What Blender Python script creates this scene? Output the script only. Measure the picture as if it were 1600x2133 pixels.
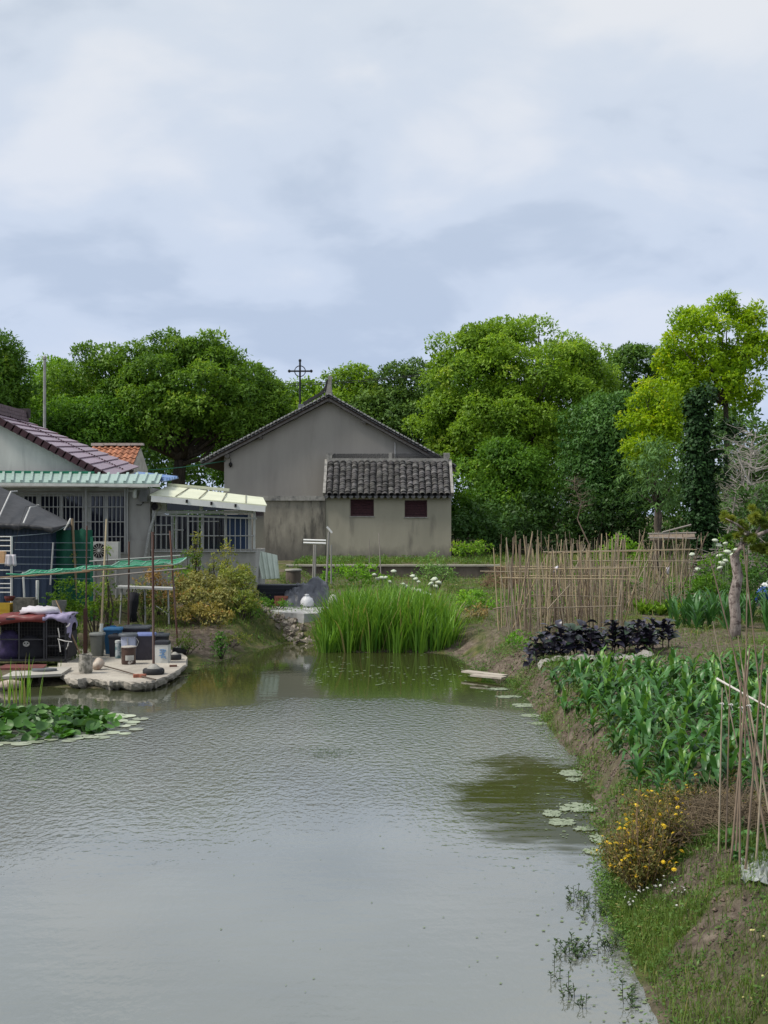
import bpy, math, random
import numpy as np
from mathutils import Vector, Matrix, Quaternion, Euler

for o in list(bpy.data.objects):
    bpy.data.objects.remove(o)
SC = bpy.context.scene
COL = SC.collection
R = math.radians

# ------------------------------------------------------------------ camera
CAM_Z = 3.5          # eye height over the pond
FPX = 2600.0         # focal length in pixels of the 1600 px wide photograph
cam = bpy.data.cameras.new("camera")
cam.sensor_fit = 'HORIZONTAL'
cam.sensor_width = 36.0
cam.lens = FPX / 1600.0 * 36.0
cam.clip_start = 0.1
cam.clip_end = 3000.0
camo = bpy.data.objects.new("camera", cam)
COL.objects.link(camo)
camo.location = (0, 0, CAM_Z)
camo.rotation_euler = (R(90), 0, 0)
SC.camera = camo

# ------------------------------------------------------------------ sky and sun
SUN_EL, SUN_AZ = 50.0, 256.0      # azimuth clockwise from +Y (view direction): behind-left
world = bpy.data.worlds.new("World")
SC.world = world
world.use_nodes = True
wt = world.node_tree
wt.nodes.clear()
def wn(t, **k):
    n = wt.nodes.new(t)
    for a, b in k.items():
        setattr(n, a, b)
    return n
wout = wn('ShaderNodeOutputWorld')
wbg = wn('ShaderNodeBackground')
wbg.inputs['Strength'].default_value = 0.1
sky = wn('ShaderNodeTexSky', sky_type='NISHITA', sun_disc=False)
sky.sun_elevation = R(SUN_EL)
sky.sun_rotation = R(SUN_AZ)
sky.air_density = 1.2
sky.dust_density = 2.0
tc = wn('ShaderNodeTexCoord')
sep = wn('ShaderNodeSeparateXYZ')
wt.links.new(tc.outputs['Generated'], sep.inputs[0])
def wmath(op, a, b=None, clamp=False):
    n = wn('ShaderNodeMath', operation=op, use_clamp=clamp)
    for i, v in enumerate((a, b)):
        if v is None:
            continue
        if isinstance(v, (int, float)):
            n.inputs[i].default_value = v
        else:
            wt.links.new(v, n.inputs[i])
    return n.outputs[0]
zc = wmath('MAXIMUM', sep.outputs['Z'], 0.0)
zz = wmath('ADD', zc, 0.30)
u = wmath('DIVIDE', sep.outputs['X'], zz)
v = wmath('DIVIDE', sep.outputs['Y'], zz)
comb = wn('ShaderNodeCombineXYZ')
wt.links.new(u, comb.inputs[0]); wt.links.new(v, comb.inputs[1])
def wnoise(scale, detail, rough, off, dist=0.0):
    mp = wn('ShaderNodeMapping')
    mp.inputs['Location'].default_value = off
    wt.links.new(comb.outputs[0], mp.inputs[0])
    n = wn('ShaderNodeTexNoise')
    n.inputs['Scale'].default_value = scale
    n.inputs['Detail'].default_value = detail
    n.inputs['Roughness'].default_value = rough
    n.inputs['Distortion'].default_value = dist
    wt.links.new(mp.outputs[0], n.inputs['Vector'])
    return n.outputs['Fac']
n1 = wnoise(3.4, 5.0, 0.5, (3.1, 1.7, 0.0), 0.25)
n2 = wnoise(1.5, 3.0, 0.45, (-4.0, 6.3, 2.0))
dens = wmath('ADD', wmath('MULTIPLY', n1, 0.62), wmath('MULTIPLY', n2, 0.38))
ramp = wn('ShaderNodeValToRGB')
ramp.color_ramp.interpolation = 'EASE'
e = ramp.color_ramp.elements
e[0].position = 0.39; e[0].color = (0.54, 0.61, 0.71, 1)
e[1].position = 0.62; e[1].color = (0.775, 0.80, 0.84, 1)
m = ramp.color_ramp.elements.new(0.49); m.color = (0.655, 0.715, 0.80, 1)
wt.links.new(dens, ramp.inputs[0])
# bluer and a little dimmer low over the horizon, brighter overhead
low = wn('ShaderNodeMapRange'); low.inputs['From Min'].default_value = 0.04; low.inputs['From Max'].default_value = 0.42
wt.links.new(zc, low.inputs['Value'])
lowmix = wn('ShaderNodeMix', data_type='RGBA', blend_type='MIX')
lowmix.inputs['A'].default_value = (0.84, 0.91, 1.07, 1)
lowmix.inputs['B'].default_value = (1.04, 1.03, 1.01, 1)
wt.links.new(low.outputs[0], lowmix.inputs['Factor'])
cm = wn('ShaderNodeMix', data_type='RGBA', blend_type='MULTIPLY')
cm.inputs['Factor'].default_value = 1.0
wt.links.new(ramp.outputs[0], cm.inputs['A'])
wt.links.new(lowmix.outputs['Result'], cm.inputs['B'])
csc = wn('ShaderNodeMix', data_type='RGBA', blend_type='MULTIPLY')
csc.inputs['Factor'].default_value = 1.0
csc.inputs['B'].default_value = (8.6, 8.6, 8.6, 1)
wt.links.new(cm.outputs['Result'], csc.inputs['A'])
fin = wn('ShaderNodeMix', data_type='RGBA', blend_type='MIX')
fin.inputs['Factor'].default_value = 0.93          # thin gaps let the clear sky tint the cloud
wt.links.new(sky.outputs[0], fin.inputs['A'])
wt.links.new(csc.outputs['Result'], fin.inputs['B'])
wt.links.new(fin.outputs['Result'], wbg.inputs['Color'])
wt.links.new(wbg.outputs[0], wout.inputs['Surface'])

sunl = bpy.data.lights.new("sun", 'SUN')
sunl.energy = 3.0
sunl.angle = R(14)
sunl.color = (1.0, 0.95, 0.86)
suno = bpy.data.objects.new("sun", sunl)
COL.objects.link(suno)
sdir = Vector((math.sin(R(SUN_AZ)) * math.cos(R(SUN_EL)), math.cos(R(SUN_AZ)) * math.cos(R(SUN_EL)), math.sin(R(SUN_EL))))
suno.rotation_euler = sdir.to_track_quat('Z', 'Y').to_euler()
suno.location = (0, 0, 60)

SC.view_settings.view_transform = 'Standard'
SC.view_settings.look = 'None'
SC.view_settings.gamma = 1.0
SC.view_settings.exposure = 0.28
SC.view_settings.use_curve_mapping = False
SC.render.engine = 'CYCLES'
SC.cycles.max_bounces = 6
SC.cycles.diffuse_bounces = 3
SC.cycles.glossy_bounces = 3
SC.cycles.transmission_bounces = 4
SC.cycles.transparent_max_bounces = 6
SC.cycles.use_denoising = True
SC.cycles.caustics_reflective = False
SC.cycles.caustics_refractive = False

# ------------------------------------------------------------------ helpers
rng = np.random.default_rng(11)
random.seed(5)
def P(px, py, D):
    """a point seen at (px, py) of the photograph, D metres ahead"""
    return Vector(((px - 800) * D / FPX, D, CAM_Z - (py - 1066.5) * D / FPX))
def G(px, py, z=0.0):
    """the point of the level z that is seen at (px, py)"""
    D = FPX * (CAM_Z - z) / (py - 1066.5)
    return Vector(((px - 800) * D / FPX, D, z))

class MB:
    def __init__(self):
        self.v = []; self.f = []
    def add(self, vs, fs):
        b = len(self.v)
        self.v += [tuple(p) for p in vs]
        self.f += [tuple(b + i for i in f) for f in fs]
        return self
    def box(self, x0, x1, y0, y1, z0, z1):
        return self.add([(x0,y0,z0),(x1,y0,z0),(x1,y1,z0),(x0,y1,z0),(x0,y0,z1),(x1,y0,z1),(x1,y1,z1),(x0,y1,z1)],
                        [(0,3,2,1),(4,5,6,7),(0,1,5,4),(1,2,6,5),(2,3,7,6),(3,0,4,7)])
    def obox(self, c, s, mat3):
        """box of full size s at c, turned by a Matrix"""
        c = Vector(c); vs = []
        for k in (-.5, .5):
            for i, j in ((-.5,-.5),(.5,-.5),(.5,.5),(-.5,.5)):
                vs.append(c + mat3 @ Vector((i*s[0], j*s[1], k*s[2])))
        return self.add(vs, [(0,3,2,1),(4,5,6,7),(0,1,5,4),(1,2,6,5),(2,3,7,6),(3,0,4,7)])
    def bar(self, p, q, w, h):
        p = Vector(p); q = Vector(q); d = q - p
        m = d.to_track_quat('X', 'Z').to_matrix()
        return self.obox((p+q)/2, (d.length, w, h), m)
    def tube(self, pts, rad, n=7, caps=True):
        pts = [Vector(p) for p in pts]
        if not hasattr(rad, '__len__'):
            rad = [rad]*len(pts)
        vs = []; fs = []
        for i, p in enumerate(pts):
            d = (pts[min(i+1, len(pts)-1)] - pts[max(i-1, 0)])
            if d.length < 1e-6: d = Vector((0,0,1))
            d.normalize()
            ax = Vector((0,0,1)) if abs(d.z) < .9 else Vector((1,0,0))
            a = d.cross(ax).normalized(); b = d.cross(a)
            for k in range(n):
                t = 2*math.pi*k/n
                vs.append(p + (a*math.cos(t) + b*math.sin(t))*rad[i])
        for i in range(len(pts)-1):
            for k in range(n):
                k2 = (k+1) % n
                fs.append((i*n+k, i*n+k2, (i+1)*n+k2, (i+1)*n+k))
        if caps:
            fs.append(tuple(range(n))[::-1]); fs.append(tuple((len(pts)-1)*n+k for k in range(n)))
        return self.add(vs, fs)
    def lathe(self, prof, n, c=(0,0,0), squash=(1,1), sq=0.0, capb=True, capt=True):
        """rings of (radius, z); sq>0 squares the section"""
        vs = []; fs = []
        for r, z in prof:
            for k in range(n):
                t = 2*math.pi*(k+.5)/n
                x, y = math.cos(t), math.sin(t)
                if sq:
                    m_ = max(abs(x), abs(y)); f = (1-sq) + sq/m_
                    x *= f; y *= f
                vs.append((c[0]+x*r*squash[0], c[1]+y*r*squash[1], c[2]+z))
        for i in range(len(prof)-1):
            for k in range(n):
                k2 = (k+1) % n
                fs.append((i*n+k, i*n+k2, (i+1)*n+k2, (i+1)*n+k))
        if capb: fs.append(tuple(range(n))[::-1])
        if capt: fs.append(tuple((len(prof)-1)*n+k for k in range(n)))
        return self.add(vs, fs)
    def prism(self, poly, z0, z1):
        n = len(poly)
        vs = [(x, y, z0) for x, y in poly] + [(x, y, z1) for x, y in poly]
        fs = [tuple(range(n))[::-1], tuple(range(n, 2*n))] + [(i, (i+1) % n, n+(i+1) % n, n+i) for i in range(n)]
        return self.add(vs, fs)
    def plate(self, a, b, c, d, t):
        """a thick plate through four corners, thickness t downwards along its normal"""
        a, b, c, d = map(Vector, (a, b, c, d))
        nrm = (b-a).cross(d-a).normalized()
        if nrm.z < 0: nrm = -nrm
        o = -nrm*t
        return self.add([a,b,c,d,a+o,b+o,c+o,d+o], [(0,1,2,3),(7,6,5,4),(0,4,5,1),(1,5,6,2),(2,6,7,3),(3,7,4,0)])
    def wall(self, x0, x1, z0, z1, y0, y1, holes=()):
        xs = sorted({x0, x1, *[h[0] for h in holes], *[h[1] for h in holes]})
        zs = sorted({z0, z1, *[h[2] for h in holes], *[h[3] for h in holes]})
        def solid(i, j):
            if i < 0 or j < 0 or i >= len(xs)-1 or j >= len(zs)-1: return False
            cx = (xs[i]+xs[i+1])/2; cz = (zs[j]+zs[j+1])/2
            return not any(h[0] < cx < h[1] and h[2] < cz < h[3] for h in holes)
        for i in range(len(xs)-1):
            for j in range(len(zs)-1):
                if not solid(i, j): continue
                a, b, c, d = xs[i], xs[i+1], zs[j], zs[j+1]
                self.add([(a,y0,c),(b,y0,c),(b,y0,d),(a,y0,d)], [(0,1,2,3)])
                self.add([(a,y1,c),(b,y1,c),(b,y1,d),(a,y1,d)], [(3,2,1,0)])
                if not solid(i-1, j): self.add([(a,y0,c),(a,y0,d),(a,y1,d),(a,y1,c)], [(0,1,2,3)])
                if not solid(i+1, j): self.add([(b,y0,c),(b,y1,c),(b,y1,d),(b,y0,d)], [(0,1,2,3)])
                if not solid(i, j-1): self.add([(a,y0,c),(a,y1,c),(b,y1,c),(b,y0,c)], [(0,1,2,3)])
                if not solid(i, j+1): self.add([(a,y0,d),(b,y0,d),(b,y1,d),(a,y1,d)], [(0,1,2,3)])
        return self

def npmesh(name, V, F, rnd=None, smooth=False):
    """mesh from numpy arrays; F is (m, k)"""
    me = bpy.data.meshes.new(name)
    V = np.asarray(V, np.float32); F = np.asarray(F, np.int32)
    m_, k = F.shape
    me.vertices.add(len(V)); me.vertices.foreach_set('co', V.ravel())
    me.loops.add(m_*k); me.loops.foreach_set('vertex_index', F.ravel())
    me.polygons.add(m_)
    me.polygons.foreach_set('loop_start', np.arange(0, m_*k, k, dtype=np.int32))
    if smooth:
        me.polygons.foreach_set('use_smooth', np.ones(m_, dtype=bool))
    if rnd is not None:
        at = me.attributes.new('rnd', 'FLOAT', 'FACE')
        at.data.foreach_set('value', np.asarray(rnd, np.float32))
    me.update(calc_edges=True)
    return me

OFF = {}
def tag(o, label=None, cat=None, group=None, kind=None):
    if label: o['label'] = label
    if cat: o['category'] = cat
    if group: o['group'] = group
    if kind: o['kind'] = kind
    return o
def thing(name, label, cat, loc=(0,0,0), group=None, rotz=0.0):
    o = bpy.data.objects.new(name, None)
    o.empty_display_size = 0.1
    COL.objects.link(o)
    o.location = loc
    o.rotation_euler = (0, 0, rotz)
    OFF[o.name] = Vector(loc)
    return tag(o, label, cat, group)
def build(name, mb, mat, parent=None, smooth=False, world=True, loc=None):
    """link a mesh; vertices are in world space unless world=False"""
    if isinstance(mb, MB):
        me = bpy.data.meshes.new(name)
        vs = mb.v
        off = OFF.get(parent.name) if parent is not None else None
        if world and loc is not None:
            off = Vector(loc)
        if world and off is not None:
            vs = [(x-off.x, y-off.y, z-off.z) for x, y, z in vs]
        me.from_pydata(vs, [], mb.f)
        me.update()
        if smooth:
            me.polygons.foreach_set('use_smooth', [True]*len(me.polygons))
    else:
        me = mb
    if mat is not None and len(me.materials) == 0:
        me.materials.append(mat)
    o = bpy.data.objects.new(name, me)
    COL.objects.link(o)
    if parent is not None:
        o.parent = parent
        if parent.name in OFF: OFF[o.name] = OFF[parent.name]
    elif loc is not None:
        o.location = loc
        OFF[o.name] = Vector(loc)
    return o
def inst(name, me, parent, loc=(0,0,0), rot=(0,0,0), scale=(1,1,1), quat=None):
    o = bpy.data.objects.new(name, me)
    COL.objects.link(o)
    o.parent = parent
    o.location = loc
    if quat is not None:
        o.rotation_mode = 'QUATERNION'; o.rotation_quaternion = quat
    else:
        o.rotation_euler = rot
    o.scale = scale
    return o

# ------------------------------------------------------------------ materials
MC = {}
def M(name, c1=(.5,.5,.5), c2=None, scale=4.0, rough=0.8, bump=0.0, bscale=25.0, spec=0.3, metal=0.0, stretch=(1,1,1), detail=6.0,
      c3=None, s3=1.2, t3=(0.55, 0.7), st3=(1,1,1), objcol=False, contrast=(0.35, 0.65), base=None):
    if name in MC: return MC[name]
    mt = bpy.data.materials.new(name); mt.use_nodes = True
    nt = mt.node_tree; N = nt.nodes; L = nt.links
    b = N['Principled BSDF']
    b.inputs['Roughness'].default_value = rough
    b.inputs['Metallic'].default_value = metal
    b.inputs['Specular IOR Level'].default_value = spec
    t = N.new('ShaderNodeTexCoord')
    def noise(sc, st, det=detail):
        mp = N.new('ShaderNodeMapping'); mp.inputs['Scale'].default_value = st
        L.new(t.outputs['Object'], mp.inputs[0])
        n = N.new('ShaderNodeTexNoise'); n.inputs['Scale'].default_value = sc; n.inputs['Detail'].default_value = det
        n.inputs['Roughness'].default_value = 0.6
        L.new(mp.outputs[0], n.inputs['Vector'])
        return n.outputs['Fac']
    def mixc(fac, a, bb, bt='MIX'):
        x = N.new('ShaderNodeMix'); x.data_type = 'RGBA'; x.blend_type = bt
        for sock, val in (('Factor', fac), ('A', a), ('B', bb)):
            if isinstance(val, tuple): x.inputs[sock].default_value = val if len(val) == 4 else (*val, 1)
            elif isinstance(val, (int, float)): x.inputs[sock].default_value = val
            else: L.new(val, x.inputs[sock])
        return x.outputs['Result']
    def rangef(val, a, bb):
        r = N.new('ShaderNodeMapRange'); r.inputs['From Min'].default_value = a; r.inputs['From Max'].default_value = bb
        L.new(val, r.inputs['Value']); return r.outputs[0]
    if c2 is None: c2 = tuple(x*0.72 for x in c1)
    col = mixc(rangef(noise(scale, stretch), *contrast), c1, c2)
    if c3 is not None:
        col = mixc(rangef(noise(s3, st3), *t3), col, c3)
    if base is not None:      # damp dirt rising from the foot of a wall: (height, height, colour, strength)
        sx = N.new('ShaderNodeSeparateXYZ'); L.new(t.outputs['Object'], sx.inputs[0])
        ad = N.new('ShaderNodeMath'); ad.operation = 'MULTIPLY_ADD'; ad.inputs[1].default_value = 1.6; L.new(noise(1.7, (1, 1, .5)), ad.inputs[0]); L.new(sx.outputs['Z'], ad.inputs[2])
        fz = N.new('ShaderNodeMath'); fz.operation = 'MULTIPLY'; fz.inputs[1].default_value = base[3]; L.new(rangef(ad.outputs[0], base[1]+.8, base[0]+.8), fz.inputs[0])
        col = mixc(fz.outputs[0], col, base[2])
    if objcol:
        oi = N.new('ShaderNodeObjectInfo')
        col = mixc(1.0, col, oi.outputs['Color'], 'MULTIPLY')
    L.new(col, b.inputs['Base Color'])
    if bump:
        bp = N.new('ShaderNodeBump'); bp.inputs['Strength'].default_value = bump; bp.inputs['Distance'].default_value = 0.03
        L.new(noise(bscale, stretch), bp.inputs['Height']); L.new(bp.outputs[0], b.inputs['Normal'])
    MC[name] = mt
    return mt
def FOL(name, c1, c2, trans=0.3, rough=0.5, spec=0.25, c3=None, p3=0.92):
    """foliage: every leaf its own tone, some light through the blade"""
    if name in MC: return MC[name]
    mt = bpy.data.materials.new(name); mt.use_nodes = True
    nt = mt.node_tree; N = nt.nodes; L = nt.links
    b = N['Principled BSDF']; out = N['Material Output']
    b.inputs['Roughness'].default_value = rough
    b.inputs['Specular IOR Level'].default_value = spec
    a = N.new('ShaderNodeAttribute'); a.attribute_type = 'GEOMETRY'; a.attribute_name = 'rnd'
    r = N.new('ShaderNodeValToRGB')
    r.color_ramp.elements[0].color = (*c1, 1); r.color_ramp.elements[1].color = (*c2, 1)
    if c3 is not None:
        r.color_ramp.elements[1].position = p3-0.03
        e3 = r.color_ramp.elements.new(p3); e3.color = (*c3, 1)
    L.new(a.outputs['Fac'], r.inputs[0])
    oi = N.new('ShaderNodeObjectInfo')
    x = N.new('ShaderNodeMix'); x.data_type = 'RGBA'; x.blend_type = 'MULTIPLY'; x.inputs['Factor'].default_value = 1.0
    L.new(r.outputs[0], x.inputs['A']); L.new(oi.outputs['Color'], x.inputs['B'])
    L.new(x.outputs['Result'], b.inputs['Base Color'])
    tr = N.new('ShaderNodeBsdfTranslucent')
    y = N.new('ShaderNodeMix'); y.data_type = 'RGBA'; y.blend_type = 'MULTIPLY'; y.inputs['Factor'].default_value = 1.0
    y.inputs['B'].default_value = (1.25, 1.2, 0.6, 1)
    L.new(x.outputs['Result'], y.inputs['A']); L.new(y.outputs['Result'], tr.inputs['Color'])
    ms = N.new('ShaderNodeMixShader'); ms.inputs[0].default_value = trans
    L.new(b.outputs[0], ms.inputs[1]); L.new(tr.outputs[0], ms.inputs[2])
    L.new(ms.outputs[0], out.inputs['Surface'])
    MC[name] = mt
    return mt

# ------------------------------------------------------------------ leaf and blade geometry (numpy)
def unit(a):
    return a / np.maximum(np.linalg.norm(a, axis=-1, keepdims=True), 1e-9)
def leaf_arrays(Pt, A, Nn, Lg, Wd, fold=0.18):
    """rhombic folded leaves: base Pt, axis A, approx normal Nn"""
    A = unit(A); B = unit(np.cross(A, Nn)); C = np.cross(B, A)
    Lg = np.asarray(Lg)[:, None]; Wd = np.asarray(Wd)[:, None]
    v0 = Pt; v2 = Pt + A*Lg
    mid = Pt + A*Lg*0.45 + C*Wd*fold
    v1 = mid + B*Wd*0.5; v3 = mid - B*Wd*0.5
    V = np.stack([v0, v1, v2, v3], 1).reshape(-1, 3)
    F = np.arange(len(Pt)*4).reshape(-1, 4)
    return V, F
def blade_arrays(base, az, Lg, Wd, lean, curl, segs=4, taper=0.75, r=None):
    """grass-like strips arching towards azimuth az"""
    n = len(base); r = r or rng
    h = np.stack([np.cos(az), np.sin(az), np.zeros(n)], 1)
    side = np.stack([-np.sin(az), np.cos(az), np.zeros(n)], 1)
    tw = r.uniform(-.6, .6, n)
    side = unit(side*np.cos(tw)[:, None] + h*np.sin(tw)[:, None])
    ts = np.linspace(0, 1, segs+1)
    rows = []
    for t in ts:
        ang = lean + curl*t*t          # angle from vertical
        rows.append(ang)
    pos = base.copy(); ptsL = []; ptsR = []
    step = (Lg/segs)[:, None]
    for i, t in enumerate(ts):
        w = (Wd*(np.minimum(1, (1-t)**taper*1.15 + 0.02) * (0.6+0.4*min(1, t*4))))[:, None]*0.5
        ptsL.append(pos - side*w); ptsR.append(pos + side*w)
        ang = rows[i][:, None]
        pos = pos + (h*np.sin(ang) + np.array([0, 0, 1.0])*np.cos(ang))*step
    V = np.stack([np.stack(ptsL, 1), np.stack(ptsR, 1)], 2)    # n, segs+1, 2, 3
    V = V.reshape(-1, 3)
    k = (segs+1)*2
    f = np.array([[2*i, 2*i+1, 2*i+3, 2*i+2] for i in range(segs)])
    F = (f[None] + (np.arange(n)*k)[:, None, None]).reshape(-1, 4)
    return V, F
def joinVF(parts):
    Vs = []; Fs = []; Rs = []; b = 0
    for V, F, r in parts:
        Vs.append(V); Fs.append(F + b); Rs.append(r); b += len(V)
    return np.concatenate(Vs), np.concatenate(Fs), np.concatenate(Rs)
def randdir(n, r=None):
    d = (r or rng).normal(size=(n, 3))
    return unit(d)

# lattice noise for terrain and masks
_lat = np.random.default_rng(3).random((256, 256))
def vnoise(x, y, s=1.0, o=0):
    x = np.asarray(x, float)*s + 17.3*o + 91.7; y = np.asarray(y, float)*s + 9.1*o + 53.9
    xi = np.floor(x).astype(int); yi = np.floor(y).astype(int)
    fx = x-xi; fy = y-yi
    fx = fx*fx*(3-2*fx); fy = fy*fy*(3-2*fy)
    g = lambda a, b: _lat[a % 256, b % 256]
    return (g(xi,yi)*(1-fx)+g(xi+1,yi)*fx)*(1-fy) + (g(xi,yi+1)*(1-fx)+g(xi+1,yi+1)*fx)*fy
def fbm(x, y, s=1.0, o=0, oct=4):
    a = 0; w = 0.5; t = 0
    for k in range(oct):
        a = a + w*vnoise(x, y, s*2**k, o+k*3); t += w; w *= 0.5
    return a/t
def sstep(a, b, x):
    t = np.clip((np.asarray(x, float)-a)/(b-a), 0, 1)
    return t*t*(3-2*t)

# ------------------------------------------------------------------ the land and the pond
SHORE = [(1.7,-12),(1.8,0),(1.9,6),(1.97,8.5),(1.99,9.75),(2.1,10.9),(2.27,12.4),(2.51,14.4),(2.72,15.9),(2.79,17.7),(2.72,20.1),
         (2.80,23.0),(2.58,25.6),(2.05,27.6),(1.95,29.5),(1.7,30.9),(0.9,31.3),(-0.4,31.2),(-1.5,31.6),(-1.9,33.2),(-2.7,33.3),(-3.2,32.0),
         (-3.7,30.0),(-4.2,28.4),(-4.35,26.6),(-4.45,25.2),(-5.2,24.95),(-6.3,24.9),(-7.6,25.3),(-9.5,25.2),(-13,25.6),(-17,25),(-17,-12)]
_S = np.array(SHORE)
def shore_d(x, y):
    """distance to the water's edge, positive on land"""
    x = np.asarray(x, float); y = np.asarray(y, float)
    best = np.full(x.shape, 1e9); inside = np.zeros(x.shape, bool)
    for i in range(len(_S)):
        ax, ay = _S[i]; bx, by = _S[(i+1) % len(_S)]
        dx, dy = bx-ax, by-ay
        t = np.clip(((x-ax)*dx+(y-ay)*dy)/(dx*dx+dy*dy), 0, 1)
        best = np.minimum(best, np.hypot(x-ax-t*dx, y-ay-t*dy))
        c = ((ay > y) != (by > y))
        with np.errstate(divide='ignore', invalid='ignore'):
            xi = (bx-ax)*(y-ay)/(by-ay if by != ay else 1e-9)+ax
        inside ^= c & (x < xi)
    return np.where(inside, -best, best)
def H(x, y, rough=True):
    """height of the ground"""
    x = np.asarray(x, float); y = np.asarray(y, float)
    d = shore_d(x, y)
    d = d + (fbm(x, y, 1.6, 1)-.5)*0.30 + (fbm(x, y, 6.0, 9)-.5)*0.10
    wR = 0.95 - 0.47*sstep(10.5, 13.5, y) + 0.5*sstep(24, 28, y)
    zr = 0.55*sstep(-0.12, 1.0, d/wR)
    zl = (0.09 + 0.93*sstep(28.3, 36.5, y))*sstep(-0.15, .7, d)
    zm = 0.58*sstep(-0.2, 1.8, d)
    wl = sstep(-3.0, -4.0, x)
    wm = sstep(1.6, 0.4, x)*(y > 24)
    land = zr*(1-wm) + zm*wm
    land = land*(1-wl) + zl*wl
    land = np.where(x < -6.5, zl, land)
    terr = 1.12*sstep(56.03, 56.2, y)*sstep(5.4, 4.8, x) + sstep(4.8, 5.4, x)*(0.55+0.55*sstep(50, 64, y))
    z = np.where((y > 50) & (x > -4), np.maximum(land, terr), land)
    z = np.where((y > 56.1), np.maximum(z, 1.05), z)
    bed = -0.7*sstep(0, -1.3, d)
    z = np.where(d < -0.1, np.minimum(z, bed-0.02), z)
    if rough:
        k = sstep(-0.2, 0.4, d)
        z = z + k*((fbm(x, y, 2.2, 4)-.5)*0.14 + (fbm(x, y, 8.0, 5, 3)-.5)*0.10)*(1-0.7*sstep(40, 55, y))
    return z
def Hz(x, y):
    return float(H(np.array([x]), np.array([y]))[0])

xs = np.concatenate([[-500,-250,-120,-70,-45,-32,-24,-19,-16,-13.5,-12,-11],np.arange(-10.2,-4.8,.2),np.arange(-4.8,8.2,.11),np.arange(8.3,16,.35),[17,19,22,27,34,45,70,120,250,500]])
ys = np.concatenate([[-500,-200,-80,-40,-20,-12,-6,-2,1,3,5],np.arange(6,36,.11),np.arange(36,56,.25),[56.02,56.06,56.12,56.18,56.24,56.4,56.7],np.arange(57.1,68,.6),[70,73,77,82,90,100,115,140,180,260,400,700]])
GX, GY = np.meshgrid(xs, ys)
GZ = H(GX.ravel(), GY.ravel())
nx, ny = len(xs), len(ys)
ii, jj = np.meshgrid(np.arange(nx-1), np.arange(ny-1))
a = (jj*nx+ii).ravel()
F = np.stack([a, a+1, a+nx+1, a+nx], 1)
gme = npmesh('ground', np.stack([GX.ravel(), GY.ravel(), GZ], 1), F, smooth=True)
# where the soil lies bare (dug banks, beds and the trodden path)
def soil_mask(x, y):
    d = shore_d(x, y)
    m_ = sstep(0.42, 0.58, fbm(x, y, 0.9, 12)) * 0.75
    m_ = np.maximum(m_, sstep(.75, .35, d)*sstep(.42, .54, fbm(x, y, 1.3, 14))*(y > 12)*(x > 1.5))
    bed = lambda x0, x1, y0, y1: sstep(x0-.3, x0+.1, x)*sstep(x1+.3, x1-.1, x)*sstep(y0-.4, y0+.1, y)*sstep(y1+.4, y1-.1, y)
    for b_ in ((2.85, 9, 12.8, 24.0), (2.9, 7.0, 24.3, 28.6), (3.2, 9.5, 28.4, 30.5), (2.6, 7.5, 29.5, 34)):
        m_ = np.maximum(m_, bed(*b_)*(0.6+0.4*fbm(x, y, 2, 20)))
    for cx, cy, rx, ry in ((2.55, 9.4, .38, .35), (2.68, 10.75, .4, .4), (2.35, 15.4, .35, .5), (-4.6, 31, 1.0, 1.6), (3.0, 10.0, .25, .3), (2.9, 26.4, .5, .7), (4.4,29.2,1.6,.5), (6.3, 27.6, 1.6, .8)):
        q = ((x-cx)/rx)**2 + ((y-cy)/ry)**2 + (fbm(x, y, 3, 30)-.5)*1.2
        m_ = np.maximum(m_, sstep(1.2, .6, q))
    return np.clip(m_, 0, 1)
SM = soil_mask(GX.ravel(), GY.ravel())
at = gme.attributes.new('soil', 'FLOAT', 'POINT')
at.data.foreach_set('value', SM.astype(np.float32))
def ground_material():
    mt = bpy.data.materials.new('earth'); mt.use_nodes = True
    N = mt.node_tree.nodes; L = mt.node_tree.links
    b = N['Principled BSDF']; b.inputs['Roughness'].default_value = .95; b.inputs['Specular IOR Level'].default_value = .1
    t = N.new('ShaderNodeTexCoord')
    def nz(s, d=8, r=.65):
        n = N.new('ShaderNodeTexNoise'); n.inputs['Scale'].default_value = s; n.inputs['Detail'].default_value = d; n.inputs['Roughness'].default_value = r
        L.new(t.outputs['Object'], n.inputs['Vector']); return n.outputs['Fac']
    def ramp(f, *st):
        r = N.new('ShaderNodeValToRGB'); el = r.color_ramp.elements
        el[0].position, el[0].color = st[0][0], (*st[0][1], 1); el[1].position, el[1].color = st[-1][0], (*st[-1][1], 1)
        for p_, c_ in st[1:-1]:
            q = el.new(p_); q.color = (*c_, 1)
        L.new(f, r.inputs[0]); return r.outputs[0]
    soil = ramp(nz(7), (.3, (.055, .043, .034)), (.5, (.135, .108, .084)), (.7, (.24, .20, .158)))
    turf = ramp(nz(5), (.3, (.035, .055, .016)), (.5, (.085, .10, .032)), (.72, (.19, .155, .075)))
    at_ = N.new('ShaderNodeAttribute'); at_.attribute_name = 'soil'
    mx = N.new('ShaderNodeMix'); mx.data_type = 'RGBA'
    L.new(at_.outputs['Fac'], mx.inputs['Factor']); L.new(turf, mx.inputs['A']); L.new(soil, mx.inputs['B'])
    L.new(mx.outputs['Result'], b.inputs['Base Color'])
    bp = N.new('ShaderNodeBump'); bp.inputs['Strength'].default_value = 1.0; bp.inputs['Distance'].default_value = .05
    L.new(nz(14, 9, .7), bp.inputs['Height']); L.new(bp.outputs[0], b.inputs['Normal'])
    return mt
ground = build('ground', gme, ground_material())
tag(ground, 'brown earth and short turf of the garden banks', 'ground', kind='structure')

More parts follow.
